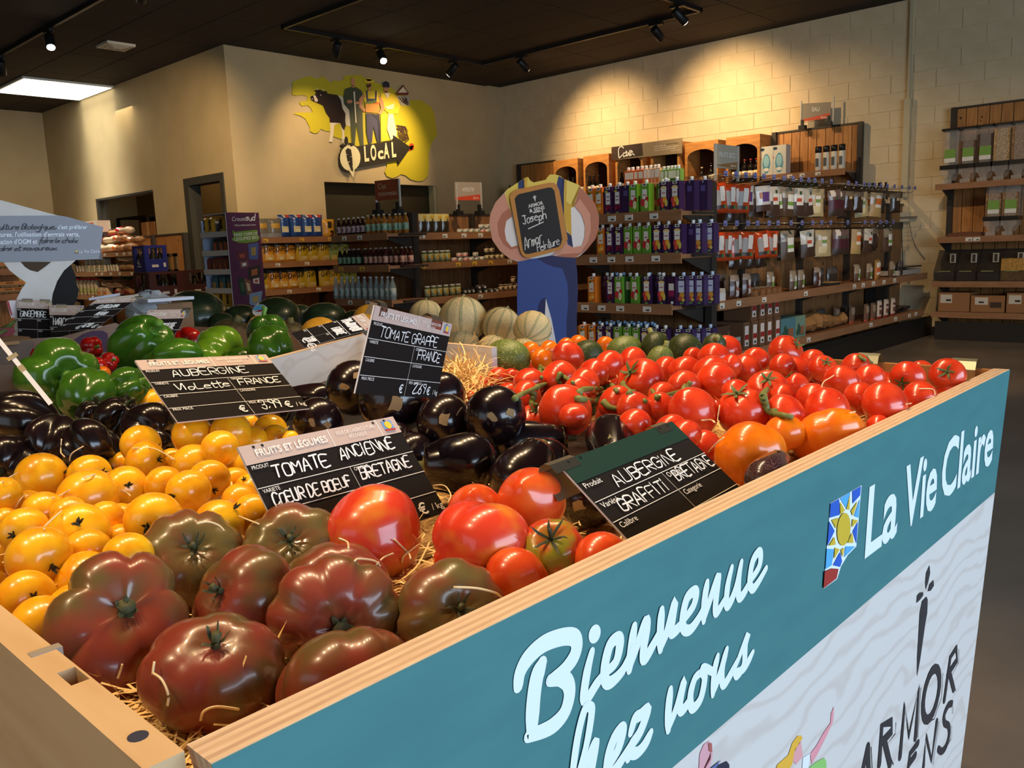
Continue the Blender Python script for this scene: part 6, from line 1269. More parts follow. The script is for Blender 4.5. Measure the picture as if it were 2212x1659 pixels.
# white ply boards between peppers, aubergines and melons
def board(lab, pa, pb, z0, z, th=.015, zb=None):
    a = onZ(*pa, z); b_ = onZ(*pb, z if zb is None else zb); d = (b_-a); nrm = V((-d.y, d.x, 0)).normalized()*th
    if nrm.dot(CAM-a) > 0: nrm = -nrm
    mb = MB().slab([V((a.x, a.y, z0)), V((b_.x, b_.y, z0)), b_, a], nrm)
    t = thing('divider_board', lab, 'board', a)
    mb.build('board_face', m_whiteply, t)
    MB().slab([a, b_, b_+nrm, a+nrm], (0, 0, .0015)).build('board_edge', m_ply1, t)
board('white plywood divider in front of the green peppers', (560, 784), (795, 721), .86, .985, zb=.985)
board('white plywood divider in front of the netted melons', (790, 727), (1062, 752), .87, .985)
# beige cardboard crate edges behind the peppers
t = thing('cardboard_crate', 'long beige cardboard crate holding peppers behind the green ones', 'crate', onZ(520, 720, .93))
a, b_ = onZ(418, 705, .96), onZ(720, 722, .96)
MB().slab([V((a.x, a.y, .81)), V((b_.x, b_.y, .81)), b_, a], (.0, .006, 0)).build('crate_wall', C3(176, 140, 108, .8), t)

# ---------------------------------------------------------------- lettering on the front panel
def zp(x, y, k=1): return onY(1100+x/3.393, 1170+y/3.393, YF-.0007*k)
PN = V((0, -1, 0))
m_let = C3(226, 240, 246, .45)
mb = MB()
def stroke(s, wd, w2=None):
    P = pairs(s); Q = smooth_line(P, 5); n = len(Q)
    W = [wd*1.32*(.72+.28*min(1, 5*min(i, n-1-i)/n)) for i in range(n)]
    mb.ribbon([zp(*q) for q in Q], W, PN)
U = (zp(1000, 800)-zp(900, 800)).length/100
# B
stroke('66 1060 80 960 140 850 250 750 380 700 470 700 495 760 470 850 400 940 310 1010', .0105)
stroke('300 1015 380 1000 430 1040 440 1130 400 1260 300 1360 140 1425', .0105)
stroke('240 890 200 1000 175 1180 165 1400', .0115)
# i
stroke('605 805 570 950 545 1130 570 1150 640 1040 700 960', .0076)
mb.poly([zp(x, y) for x, y in ell(626, 677, 42, 72, 18, .25)])
# e
stroke('700 960 780 880 810 740 790 705 735 760 700 900 700 1010 740 1030 830 940 900 790', .0085)
# n
stroke('915 620 890 800 878 940', .0085); stroke('880 920 950 720 1000 580 1005 640 980 800 990 860 1060 740 1110 640', .0082)
# v
stroke('1115 500 1105 640 1105 790', .0085); stroke('1105 790 1160 650 1215 440 1190 620 1195 670 1250 620 1290 560', .0082)
# e
stroke('1290 560 1350 470 1370 380 1350 365 1300 420 1270 560 1280 640 1330 640 1400 540 1440 440', .0082)
# n
stroke('1450 300 1430 440 1425 580', .0082); stroke('1425 570 1480 400 1530 255 1525 330 1510 470 1520 520 1580 420', .0078)
# u
stroke('1630 190 1600 320 1590 450 1610 460 1660 340 1700 150', .0078); stroke('1700 150 1680 270 1680 400 1710 390 1770 280', .0078)
# e
stroke('1770 280 1830 180 1840 90 1820 80 1780 150 1760 290 1780 345 1820 300 1880 195', .0078)
# chez (the c and the foot of the h run on below)
stroke('470 1900 400 1860 360 2000 330 2180 380 2230 460 2090', .0095)
stroke('480 1780 560 1500 600 1260 590 1210 550 1230 500 1420 460 1700 430 2000', .0066); stroke('440 1960 540 1700 625 1480 630 1520 600 1700 590 1860 640 1820 700 1700', .0072)
stroke('690 1700 790 1540 830 1400 820 1370 770 1440 730 1560 720 1680 760 1690 830 1590 890 1490', .0088)
stroke('890 1400 920 1300 960 1270 1015 1230 960 1390 890 1500 870 1590', .0085); stroke('870 1540 930 1550 990 1490 1035 1400', .0085)
# vous
stroke('1180 1085 1165 1240 1165 1380', .0085); stroke('1165 1370 1230 1200 1280 1020 1250 1180 1260 1240 1310 1180 1330 1130', .008)
stroke('1420 950 1360 1000 1325 1130 1340 1220 1400 1150 1430 1000 1410 940 1440 930 1500 960', .008)
stroke('1525 840 1500 960 1490 1120', .0078); stroke('1490 1110 1550 940 1590 790', .0078); stroke('1595 790 1560 940 1570 1050 1630 960 1680 860', .0078)
stroke('1680 860 1750 680 1730 760 1720 900 1670 980 1650 950', .0078); stroke('1650 960 1720 930 1785 810', .007)
mb.build('painted_script', m_let, front)
# shop name, italic sans
def zl(x, y, k=1): return onY(1750+x/4.0465, 880+y/4.0465, YF-.0007*k)
o_ = zl(458, 1328); e_ = zl(1545, 560)
pl = Plane(V((o_.x, YF, o_.z)), e_-o_, (0, 0, -1), .0008); pl.d = V((0, 0, -1)); pl.n = PN
pl.r = V((1, 0, 0))
def let(txt, xa, ya, xb, yb, h0, h1, sh=.12, bo=.012):
    a, b2 = zl(xa, ya), zl(xb, yb)
    p2 = Plane(V((a.x, YF, a.z)), V((1, 0, 0)), V((0, 0, -1)), .0008)
    hh = h0
    words(txt, p2, 0, 0, hh, m_let, front, width=b2.x-a.x, shear=sh, bold=bo, name='shop_name')
HL_ = zl(510, 690).z-zl(470, 1310).z
zbase = zl(460, 1325).z; zend = zl(1545, 545).z
xL = [zl(458, 1325).x, zl(740, 1190).x, zl(812, 1060).x, zl(1090, 900).x, zl(1130, 800).x, zl(1578, 540).x]
zmid = [zl(600, 1215).z, zl(900, 985).z, zl(1300, 700).z]
for txt, i, z in (('La', 0, zl(620, 1200).z), ('Vie', 2, zl(950, 965).z), ('Claire', 4, zl(1300, 690).z)):
    p2 = Plane(V((xL[i], YF, z)), V((1, 0, 0)), V((0, 0, -1)), .0008)
    words(txt, p2, 0, 0, HL_*.98, m_let, front, width=xL[i+1]-xL[i], shear=.1, bold=.03, name='shop_name')
# sun emblem
def emb(nm, col, polys, k):
    mb = MB()
    for p in polys: mb.poly([zl(a, b2, k) for a, b2 in (pairs(p) if isinstance(p, str) else p)])
    mb.build(nm, C3(*col, .5), logo)
logo = thing('x', None, None, (0, 0, 0)); bpy.data.objects.remove(logo)
lg = MB().poly([zl(a, b2, 1) for a, b2 in pairs('176 838 450 680 404 1215 330 1290 270 1390 236 1500 118 1585')]).build('sun_logo', m_let, front)
logo = lg
emb('logo_blue', (40, 92, 196), ['180 842 255 800 258 940 172 965', '370 732 445 690 438 768 372 842', '168 995 215 1080 150 1215', '418 1000 405 1190 372 1085', '262 1265 280 1345 262 1395 200 1380'], 2)
emb('logo_sky', (84, 170, 226), ['262 795 355 740 315 880', '436 800 424 965 385 950', '146 1235 210 1240 190 1380 134 1415', '310 1215 395 1215 300 1310'], 2)
emb('logo_gold', (206, 178, 50), [ell(296, 1065, 58, 145, 18, .08), '350 760 345 895 318 890', '262 820 305 900 266 940', '420 815 375 950 358 905', '190 985 248 965 228 1060', '420 990 372 975 368 1050', '215 1130 225 1200 165 1210', '368 1090 380 1185 330 1185', '218 1225 258 1240 210 1330', '270 1245 300 1225 285 1315'], 3)
emb('logo_red', (160, 48, 40), ['128 1435 190 1408 250 1412 232 1495 118 1583'], 3)
# carrot and lower wordmark
def zn_(x, y, k=1): return onY(1480+x/3.456, 1200+y/3.456, YF-.0007*k)
m_blk = C3(48, 46, 50, .5)
mb = MB()
for p in ('1825 72 1830 130 1815 200 1797 255 1793 200 1800 130', '1855 182 1858 225 1835 262 1812 268 1825 215', '1775 272 1780 295 1755 330 1728 355 1732 300 1750 278', '1802 306 1812 330 1808 430 1795 500 1775 640 1755 780 1732 905 1733 760 1745 560 1752 430 1770 340'):
    mb.poly([zn_(*q) for q in pairs(p)])
mb.build('carrot_mark', m_blk, front)
mb = MB()
def bold(s, wd=.014):
    for q in s:
        P = pairs(q); mb.ribbon([zn_(*a) for a in P], wd, PN)
bold(['1320 1640 1365 1430', '1365 1430 1372 1640', '1450 1560 1470 1270 1540 1240 1545 1310 1465 1400', '1490 1390 1530 1560', '1605 1500 1640 1110 1670 1350 1745 990 1720 1360'])
P = ell(1838, 1035, 52, 195, 18, .18); mb.ribbon([zn_(*a) for a in P+[P[0]]], .016, PN)
bold(['1935 1080 1980 760 2025 690 2030 780 1960 890', '1975 880 2005 1000', '1660 1640 1680 1480 1740 1400', '1670 1560 1720 1490', '1780 1580 1800 1350 1840 1530 1880 1240'], .0125)
mb.ribbon([zn_(*a) for a in smooth_line(pairs('1992 1105 1965 1120 1935 1190 1938 1250 1968 1275 1970 1350 1945 1430 1915 1462 1892 1445'), 5)], .0125, PN)
mb.build('wordmark', m_blk, front)
mb = MB()
for q in ('1390 1430 1400 1640', '1575 1250 1570 1330 1500 1420 1555 1560', '1760 990 1738 1360', '1925 880 1915 1060 1860 1220 1820 1240', '2045 700 2040 800 1990 900 2020 1010', '1895 1240 1850 1560', '1998 1120 1996 1180', '1990 1270 1985 1370 1920 1475'): mb.ribbon([zn_(*a, 1) for a in pairs(q)], .0018, PN)
mb.build('wordmark_outline', m_blk, front)
def pf(nm, col, polys, k=1):
    mb = MB()
    for p in polys: mb.poly([zn_(a, b2, k) for a, b2 in pairs(p)])
    mb.build(nm, C3(*col, .5), front)
pf('man_head', (214, 160, 170), ['100 1640 110 1480 140 1410 180 1385 203 1420 205 1500 180 1600 150 1700 110 1720'])
pf('man_glasses', (96, 44, 40), ['185 1500 195 1460 190 1520 150 1590 125 1660 120 1640'], 2); pf('man_hair', (170, 96, 90), ['175 1400 200 1400 203 1470 180 1460'], 2)
pf('man_jacket', (40, 44, 64), ['190 1640 235 1570 310 1535 330 1560 335 1700 200 1900']); pf('jacket_collar', (92, 110, 160), ['190 1590 270 1525 240 1570 200 1640'], 2)
pf('woman_hair', (226, 176, 60), ['870 1345 840 1345 800 1400 770 1490 690 1560 660 1640 720 1690 800 1560 815 1470 850 1400 875 1370'])
pf('woman_face', (222, 160, 164), ['865 1385 820 1450 800 1530 830 1560 880 1500'])
pf('woman_arm', (222, 150, 160), ['1112 1125 1090 1180 1085 1250 1030 1330 980 1420 935 1480 945 1560 990 1480 1060 1340 1100 1250 1108 1220'])
pf('woman_collar', (226, 232, 238), ['880 1510 935 1475 920 1590 870 1640']); pf('green_top', (140, 196, 110), ['920 1590 980 1540 1040 1510 1055 1540 1055 1700 900 1800'])
# ================================================================ fruit and vegetables
def ripe(name, c1, c2, rough=.27, amt=(.4, .7), scale=1.6, coat=.5, **k): return mat(name, c1, rough, two=c2, scale=scale, amt=amt, coat=coat, detail=2, vary=.06, sss=.25, **k)
m_red = ripe('red_tomato_skin', (214, 66, 30), (196, 46, 22)); m_yel = ripe('yellow_tomato_skin', (250, 186, 26), (238, 160, 16))
m_brn = ripe('brown_tomato_skin', (132, 58, 42), (100, 80, 44), amt=(.42, .66), scale=1.2, coat=.25); m_olv = ripe('olive_tomato_skin', (104, 88, 48), (124, 66, 42), amt=(.45, .7), scale=1.2, coat=.25)
m_cbt = ripe('beef_tomato_skin', (212, 62, 36), (222, 140, 40), amt=(.5, .75), scale=1.1); m_grt = ripe('green_red_tomato_skin', (140, 130, 34), (190, 62, 26), amt=(.42, .6), scale=1.1)
m_org = ripe('orange_tomato_skin', (236, 124, 16), (226, 100, 14)); m_orr = ripe('orange_red_tomato_skin', (214, 72, 26), (220, 96, 34))
m_stem = mat('green_stem', (70, 86, 40), .6, two=(96, 104, 56), scale=30); m_cal = mat('dark_calyx', (56, 62, 34), .7, two=(84, 80, 50), scale=40); m_dry = mat('dry_stem', (64, 56, 30), .7, two=(46, 42, 26), scale=40)
def body(n=30, m=18, flat=.88, lobes=0, la=0., dent=.14, dw=.42, bd=.04, irr=.02, seed=0, point=0., neck=0., wide=1., sharp=1.6, even=.35):
    rr = random.Random(seed); ph0 = rr.uniform(0, 6); am = [rr.uniform(.5, 1.3) for _ in range(16)]; a1, a2, a3 = rr.uniform(0, 6), rr.uniform(0, 6), rr.uniform(0, 6)
    wob = [rr.uniform(-.25, .25) for _ in range(4)]
    vs = []; fs = []
    for j in range(m+1):
        t = PI*j/m; s = math.sin(t); c = math.cos(t)
        for i in range(n):
            p = 2*PI*i/n; r = s
            if lobes:
                q = lobes*(p+wob[0]*math.sin(p+a1)+wob[1]*math.sin(2*p+a2))/2+ph0; cre = (1-abs(math.sin(q)))**sharp; k = am[int((q/PI) % 16)]
                r *= 1-la*cre*(even+(1-even)*math.exp(-(t/1.3)**2))*2.2+la*.3*(k-1)
            r *= 1+irr*(math.sin(p+a1)+.6*math.sin(2*p+a2+t))+neck*math.exp(-(t/.6)**2)*-.3
            z = flat*c-dent*math.exp(-(t/dw)**2)+bd*math.exp(-((PI-t)/.4)**2)-point*math.exp(-((PI-t)/.42)**2)+irr*.8*math.sin(p+a3)*s
            vs.append(V((r*math.cos(p)*wide, r*math.sin(p), z)))
    for j in range(m):
        for i in range(n): fs.append([j*n+i, (j+1)*n+i, (j+1)*n+(i+1) % n, j*n+(i+1) % n])
    return MB().add(vs, fs, 0, True)
def calyx(z, r=.42, n=5, w=.1, lift=.06, curl=.2, stub=.16, sr=.05, seed=0):
    rr = random.Random(seed); mb = MB(); mb.tube([(0, 0, z-.05), (.01, 0, z+stub*.5), (.03, .01, z+stub)], [sr*1.3, sr, sr*1.25], 7)
    for k in range(n):
        a = 2*PI*k/n+rr.uniform(-.25, .25); L = r*rr.uniform(.8, 1.2); b = rr.uniform(-.3, .3); P = []
        for q in range(6):
            u = q/5; aa = a+b*u; P.append(V((L*u*math.cos(aa), L*u*math.sin(aa), z+.02+lift*math.sin(u*2.6)+curl*rr.uniform(.3, 1)*u**2.4)))
        vs = []
        for q, p in enumerate(P):
            ww = w*(.35+1.1*math.sin(PI*min(1, q/5*.9+.1)))*.5 if q < 5 else .008; d = V((-math.sin(a), math.cos(a), 0))*ww; vs += [p+d, p+V((0, 0, ww*.35)), p-d]
        mb.add(vs, [f for q in range(5) for f in ((3*q, 3*q+1, 3*q+4, 3*q+3), (3*q+1, 3*q+2, 3*q+5, 3*q+4))], 0, True)
    return mb
PV = {}
def veg(key, mb, m, cal=None, calm=None, name='tomato', cat='tomato'):
    t = mb.build(name, m, label='x', cat=cat, local=True)
    if cal: cal.build('calyx', calm or m_stem, t, local=True)
    PV[key] = t
veg('red', body(flat=.9, dent=.1, seed=1), m_red); veg('red_cal', body(flat=.9, dent=.16, seed=2), m_red, calyx(.74, .5, seed=2)); veg('red_oval', body(flat=1.12, dent=.08, seed=3, bd=.0), m_red)
veg('red_heart', body(flat=1.05, dent=.1, seed=4, point=.12, irr=.03), m_red); veg('red_crease', body(flat=1.02, dent=.16, lobes=2, la=.1, seed=5, irr=.03, even=.8), m_red, calyx(.86, .5, seed=5))
veg('yel', body(flat=.93, dent=.06, seed=6), m_yel); veg('yel_cal', body(flat=.93, dent=.08, seed=7), m_yel, calyx(.84, .24, 5, .07, .03, .2, .12, .04, seed=7), m_dry); veg('yel_oval', body(flat=1.08, dent=.05, seed=8, irr=.03), m_yel); veg('yel_cal2', body(flat=1.0, dent=.06, seed=9), m_yel, calyx(.93, .2, 4, .08, .05, .3, .1, .05, seed=10), m_dry)
veg('brn_a', body(44, 24, flat=.72, lobes=10, la=.1, dent=.3, dw=.36, seed=11, irr=.05), m_brn, calyx(.48, .22, 5, .06, .06, .1, .2, .08, seed=11), m_cal); veg('brn_b', body(44, 24, flat=.74, lobes=7, la=.06, dent=.15, dw=.3, seed=12, irr=.04, wide=1.05), m_brn, calyx(.6, .2, 5, .05, .08, .3, .26, .06, seed=12), m_cal)
veg('olv', body(44, 24, flat=.7, lobes=9, la=.08, dent=.24, dw=.34, seed=13, irr=.03), m_olv, calyx(.5, .24, 6, .045, .1, .35, .2, .05, seed=13), m_cal); veg('brn_star', body(56, 26, flat=.62, lobes=9, la=.1, dent=.26, dw=.34, seed=14, irr=.07, sharp=1.6), m_brn, calyx(.36, .2, 5, .07, .04, .1, .1, .12, seed=14), m_cal)
veg('brn_fold', body(60, 26, flat=.8, lobes=5, la=.12, dent=.34, dw=.5, seed=15, irr=.08, wide=1.2, sharp=2.2, even=.55), m_brn, calyx(.44, .2, 5, .08, .05, .15, .14, .11, seed=15), m_cal)
veg('beef', body(40, 22, flat=1.0, lobes=6, la=.035, dent=.1, seed=16, irr=.05), m_cbt); veg('beef_lump', body(44, 24, flat=.95, lobes=4, la=.12, dent=.14, seed=17, irr=.09, even=.8), m_cbt); veg('beef_tip', body(36, 22, flat=1.05, dent=.1, seed=18, point=.24, irr=.03), m_orr)
veg('grt', body(40, 22, flat=.86, lobes=7, la=.04, dent=.2, seed=19), m_grt, calyx(.64, .6, 6, .07, .1, .35, .5, .05, seed=19), mat('dark_green_stem', (40, 46, 24), .6)); veg('orr', body(flat=.9, seed=20), m_orr)
veg('org', body(flat=.92, dent=.1, seed=21), m_org); veg('org_big', body(44, 22, flat=.86, lobes=5, la=.035, dent=.1, seed=22, irr=.05, even=.7), m_org)
ITEMS = []; NPX = [0]
def aim(d, spin=None):
    q = V(d).normalized().to_track_quat('Z', 'Y'); s = RD.uniform(0, 6.28) if spin is None else spin
    from mathutils import Quaternion
    return q @ Quaternion((0, 0, 1), s)
def put(key, px, py, rp, z, lab, group=None, stem=None, d=None, sc=(1, 1, 1), spin=None, dens=1.0):
    """item whose centre is seen at px, py with radius rp pixels, centre at height z"""
    c = onZ(px, py, z); ITEMS.append([key, px, py, rp, c, rp*depth(c)/FPX*1.05, lab, group, stem, d, sc, spin])
def settle(it=40):
    n = len(ITEMS)
    for _ in range(it):
        moved = False
        for i in range(n):
            for j in range(i):
                A, B = ITEMS[i], ITEMS[j]; d = (A[4]-B[4]).length; need = .80*(A[5]+B[5])
                if d < need:
                    F = A if (A[4]-CAM).length > (B[4]-CAM).length else B; v = F[4]-CAM; L = v.length
                    if F[5]/ (F[3]*depth(onZ(F[1], F[2], F[4].z))/FPX+1e-9) > 3: continue
                    k = 1+min(.02, (need-d)/L*.5); c2 = CAM+v*k
                    if c2.z-F[5] < ZB-.0 and F[4].z < ZB+F[5]+.0: continue
                    F[5] *= k; F[4] = c2; moved = True
        if not moved: break
def release():
    for it in ITEMS:
        if it[4].x < xr and it[4].y-it[5]*.93 < YI and it[4].y < 1.0:
            for _ in range(60):
                v = it[4]-CAM; it[4] = CAM+v*1.004; it[5] *= 1.004
                if it[4].y-it[5]*.93 >= YI: break
    for key, px, py, rp, c, R, lab, group, stem, d, sc, spin in ITEMS:
        o = PV[key]; e = dup(o, c, None, lab, group, tuple(R*s for s in sc))
        if stem and key[:3] in ('brn', 'olv'): q_ = key == 'brn_star'; stem = (px+(stem[0]-px)*1.3, py+(stem[1]-py)*(1.0 if q_ else 1.4))
        if stem:                       # stem seen at this pixel: turn local z there
            r = ray(*stem).normalized(); oc = CAM-c; b_ = oc.dot(r); q = b_*b_-oc.dot(oc)+R*R
            p = CAM+r*(-b_-math.sqrt(q)) if q > 0 else CAM+r*(-b_); dd = p-c
        else: dd = V(d) if d else V((RD.uniform(-.5, .5), RD.uniform(-.2, .8), RD.uniform(-.8, .3)))
        e.rotation_euler = aim(dd, spin).to_euler()
# --- brown heirlooms at the near corner
GB = 'brown heirloom tomatoes'
put('brn_fold', 264, 1346, 146, .925, 'deeply folded brown tomato nearest the end board', GB, (277, 1300), sc=(.95, .95, .95), spin=1.0)
put('olv', 416, 1212, 113, .925, 'olive brown tomato behind the folded one, stem upward', GB, (420, 1176))
put('brn_b', 527, 1292, 110, .925, 'smooth reddish brown tomato between two greener ones', GB, (463, 1274))
put('brn_b', 468, 1452, 138, .918, 'large round brown tomato nearest the front corner straw', GB, (464, 1384))
put('olv', 632, 1192, 108, .925, 'olive brown tomato below the old-tomato price card', GB, (622, 1160))
put('brn_b', 720, 1272, 106, .915, 'brown tomato half hidden behind the star-ribbed one', GB, (716, 1230))
put('brn_star', 729, 1345, 136, .92, 'star-ribbed brown tomato facing with its stem scar', GB, (742, 1376))
put('brn_a', 752, 1480, 150, .905, 'ribbed brown tomato pressed against the front panel', GB, d=(.3, .5, .5))
put('olv', 975, 1330, 118, .915, 'greenish brown tomato with dark upright sepals by the front panel', GB, (1000, 1312))
# --- red beef tomatoes
GR_ = 'red beef heart tomatoes'
put('beef', 807, 1150, 100, .935, 'large red beef tomato with yellow ribs below the price card', GR_, (905, 1122), sc=(1.02, 1.02, 1.0))
put('beef_lump', 1034, 1186, 112, .93, 'largest lumpy red beef tomato with greenish shoulder', GR_, (950, 1200), sc=(1, 1, .95))
put('beef_tip', 1110, 1248, 62, .92, 'pointed red beef tomato lobe against the front panel', GR_, d=(-.7, .5, .2))
put('beef_tip', 1147, 1088, 72, .945, 'orange-red pointed tomato beside the dark aubergines', GR_, d=(.6, .3, -.6))
put('beef_tip', 1030, 1106, 58, .935, 'orange-red pointed tomato peeking over the lumpy one', GR_, d=(.4, .3, -.7))
put('grt', 1192, 1190, 70, .93, 'green and red tomato with long dark sepals', GR_, (1188, 1152))
put('orr', 1300, 1212, 60, .925, 'smooth orange-red tomato under the green-headed card', GR_, d=(.3, .8, -.3))
# --- orange tomatoes
put('org_big', 1617, 984, 73, .935, 'large orange tomato behind the green-headed price card', 'orange tomatoes', d=(.6, .5, .1)); put('org', 1694, 936, 42, .94, 'small orange tomato between two large orange ones', 'orange tomatoes')
put('org_big', 1796, 945, 76, .93, 'wide lobed orange tomato against the front panel', 'orange tomatoes', d=(.5, .4, .6), sc=(1, 1, .8))
for k, (x, y, r) in enumerate([(1145, 759, 22), (1185, 758, 23), (1170, 777, 24), (1250, 743, 20), (1308, 747, 20), (1222, 747, 18)]):
    put('org', x, y, r, .95, 'small orange tomato among the round courgettes, '+['above the first courgette', 'second behind the courgette', 'nearest the vine tomatoes', 'behind the middle courgette', 'far one by the dark courgettes', 'between two courgettes'][k], 'orange tomatoes')
# --- yellow tomatoes: rows counted from the end board
Y = [(415, 939, 41), (497, 936, 41), (475, 968, 37), (304, 961, 40), (315, 995, 40), (538, 918, 22), (584, 930, 34), (592, 946, 28), (546, 952, 31), (627, 950, 18), (297, 855, 26), (333, 874, 31), (421, 1003, 45), (370, 994, 25), (452, 1036, 42), (408, 1063, 45), (354, 1049, 38), (272, 1053, 44), (193, 1026, 42), (263, 1005, 29), (90, 1031, 50), (190, 1077, 58), (4, 1072, 38), (28, 1056, 24), (519, 1003, 34), (507, 1043, 34), (540, 1056, 32), (520, 1082, 38), (334, 1124, 58), (473, 1132, 50), (546, 1114, 44), (171, 1152, 62), (190, 1192, 48), (95, 1106, 40), (52, 1148, 48), (87, 1204, 62), (181, 1253, 60), (277, 1204, 50), (262, 1166, 34), (56, 1294, 58), (96, 1350, 64), (12, 1195, 28), (14, 1240, 30), (10, 1126, 28), (240, 1250, 38), (60, 1095, 34), (403, 1152, 34), (258, 1122, 34), (150, 1110, 36), (120, 1175, 30), (380, 1010, 30), (230, 1120, 36), (150, 1310, 46), (20, 1300, 40)]
YS = {(90, 1031): (142, 1020), (315, 995): (347, 993), (272, 1053): (277, 1048), (304, 961): (342, 965), (408, 1063): (375, 1072), (452, 1036): (463, 1062), (334, 1124): (316, 1142), (87, 1204): (113, 1225), (56, 1294): (77, 1290), (52, 1148): (25, 1158), (171, 1152): (168, 1130), (297, 855): (291, 840), (473, 1132): (508, 1096), (538, 918): (497, 900), (12, 1195): (13, 1212), (540, 1056): (526, 1033), (193, 1026): (222, 1020), (277, 1204): (238, 1220)}
Y.sort(key=lambda q: -q[1]); rows_ = [Y[i:i+6] for i in range(0, len(Y), 6)]
for a, r_ in enumerate(rows_):
    for b_, (x, y, r) in enumerate(sorted(r_)):
        st = YS.get((x, y)); key = ('yel_cal2' if (x+y) % 2 else 'yel_cal') if st else ('yel', 'yel_oval')[(x+y) % 2]
        put(key, x, y, r*1.02, .945-(.02 if r < 36 else 0)-(.02 if y > 1230 else 0)+(.02 if y < 980 else 0), 'yellow tomato%s, %s from left in %s row from the brown ones' % (' with dry calyx' if st else '', nth(b_), nth(a)), 'yellow tomatoes', st)
# --- red vine tomatoes
RT = [(1228, 773, 33, 'h'), (1143, 800, 26), (1105, 816, 21), (1076, 820, 26), (1041, 838, 24), (1143, 826, 32), (1208, 819, 36), (1283, 808, 32), (1316, 789, 29), (1368, 783, 32), (1385, 824, 49, 'c', (1355, 798)), (1441, 800, 30), (1479, 803, 31), (1541, 777, 33), (1569, 756, 31), (1498, 773, 22), (1547, 830, 43, 'k', (1588, 838)), (1537, 808, 36), (1477, 836, 35), (1430, 860, 33), (1427, 880, 32), (1425, 904, 34, 'c', (1440, 886)), (1498, 892, 50, 'h'), (1517, 860, 26), (1330, 871, 34), (1370, 882, 33), (1331, 898, 42, 'c', (1325, 879)), (1220, 890, 53, 'h'), (1154, 910, 36, 'c', (1157, 880)), (1137, 857, 30), (1130, 838, 22), (1166, 852, 24), (1263, 830, 30), (1252, 848, 34), (1273, 873, 26), (1322, 828, 20), (1313, 850, 24), (1016, 862, 18), (1611, 802, 36), (1632, 780, 28), (1697, 761, 36, 'c', (1727, 740)), (1753, 781, 25), (1717, 804, 36), (1658, 842, 42, 'c', (1657, 812)), (1722, 834, 28, 'k', (1702, 808)), (1778, 796, 28, 'c', (1788, 778)), (1848, 792, 28), (1819, 827, 38), (1877, 819, 29), (1767, 835, 22), (1761, 867, 40), (1787, 890, 45, 'o'), (1860, 861, 36), (1910, 872, 46), (1912, 822, 20), (1960, 815, 34, 'c', (1946, 832)), (1985, 862, 34, 'o'), (2047, 811, 35, 'c', (2045, 800)), (2052, 840, 32), (1606, 892, 54, 'k', (1590, 845)), (1696, 894, 41), (1741, 918, 27), (1900, 924, 28), (1520, 968, 38), (1551, 884, 24), (1989, 804, 24), (1180, 870, 26), (1100, 850, 26), (1590, 850, 30), (1690, 862, 28), (1240, 900, 30), (1450, 930, 34), (1370, 918, 32), (1480, 940, 30), (1830, 900, 26), (1930, 840, 26), (1085, 875, 24), (1250, 800, 22), (1690, 790, 24), (1580, 790, 24), (1820, 860, 26), (1640, 930, 26), (1400, 850, 26)]
RT.sort(key=lambda q: -q[1]); rows_ = [RT[i:i+8] for i in range(0, len(RT), 8)]
for a, r_ in enumerate(rows_):
    for b_, q in enumerate(sorted(r_, key=lambda q: q[0])):
        x, y, r = q[:3]; f = q[3] if len(q) > 3 else ''; st = q[4] if len(q) > 4 else None
        key = {'h': 'red_heart', 'c': 'red_cal', 'k': 'red_crease', 'o': 'red_oval'}.get(f) or ('red', 'red', 'red_oval')[(x*7+y) % 3]
        look = {'h': 'heart-shaped red tomato', 'c': 'red tomato showing its green calyx', 'k': 'creased red tomato with calyx', 'o': 'oval red tomato'}.get(f, 'red vine tomato')
        put(key, x, y, r*1.03, .957-(.04 if r < 27 and y > 790 else 0)-(.03 if (x, y) in ((1154, 910), (1331, 898), (1425, 904), (1520, 968), (1741, 918), (1900, 924)) else 0)+(.012 if y < 800 else 0), '%s, %s from left in %s row from front panel' % (look, nth(b_), nth(a)), 'red vine tomatoes', st, d=(.5, -.1, -.8) if f == 'h' else None)
settle(); release()
TOM = list(ITEMS)
# --- aubergines
m_aub = mat('black_aubergine_skin', (20, 11, 17), .2, two=(30, 16, 18), scale=3, coat=.4, spec=.5); m_scar = mat('cork_scar', (156, 130, 92), .85, two=(122, 98, 66), scale=60)
m_strip = mat('striped_aubergine_skin', (36, 16, 28), .2, two=(168, 128, 116), scale=9, stretch=(9, 9, 1.1), amt=(.56, .64), coat=.5, detail=3)
def aub(L=1.55, r0=1.0, r1=.5, n=24, bend=0.):
    prof = []; m = 20
    for k in range(m+1):
        u = k/m; z = -1+L*2*u if 0 else -1+(2*L)*u
        r = (r0*math.sin(PI*min(.5, u*1.02+.0)) if u < .5 else r0+(r1-r0)*((u-.5)/.5)**1.5)
        if u > .93: r *= max(.0, 1-((u-.93)/.07)**2*.65)
        prof.append((max(r*(math.sqrt(max(0, 1-(1-min(1, u*3.2))**2)) if u < .3125 else 1) if u < .5 else r, 0.001), z))
    mb = MB().lathe(prof, n)
    if bend:
        for p in mb.v: p.x += bend*(p.z+1)**2*.2
    return mb
def scarp(cx, cy, s, seed, z=-.985):
    rr = random.Random(seed); mb = MB(); pts = []
    for k in range(12):
        a = 2*PI*k/12; q = s*rr.uniform(.6, 1.2); x, y = cx+q*math.cos(a), cy+q*.7*math.sin(a); pts.append((x, y))
    def sz(x, y): return -math.sqrt(max(.02, 1.045-(x*x+y*y)))
    mb.add([V((cx, cy, sz(cx, cy)))]+[V((x, y, sz(x, y))) for x, y in pts], [(0, k+1, (k+1) % 12+1) for k in range(12)], 0, True); return mb
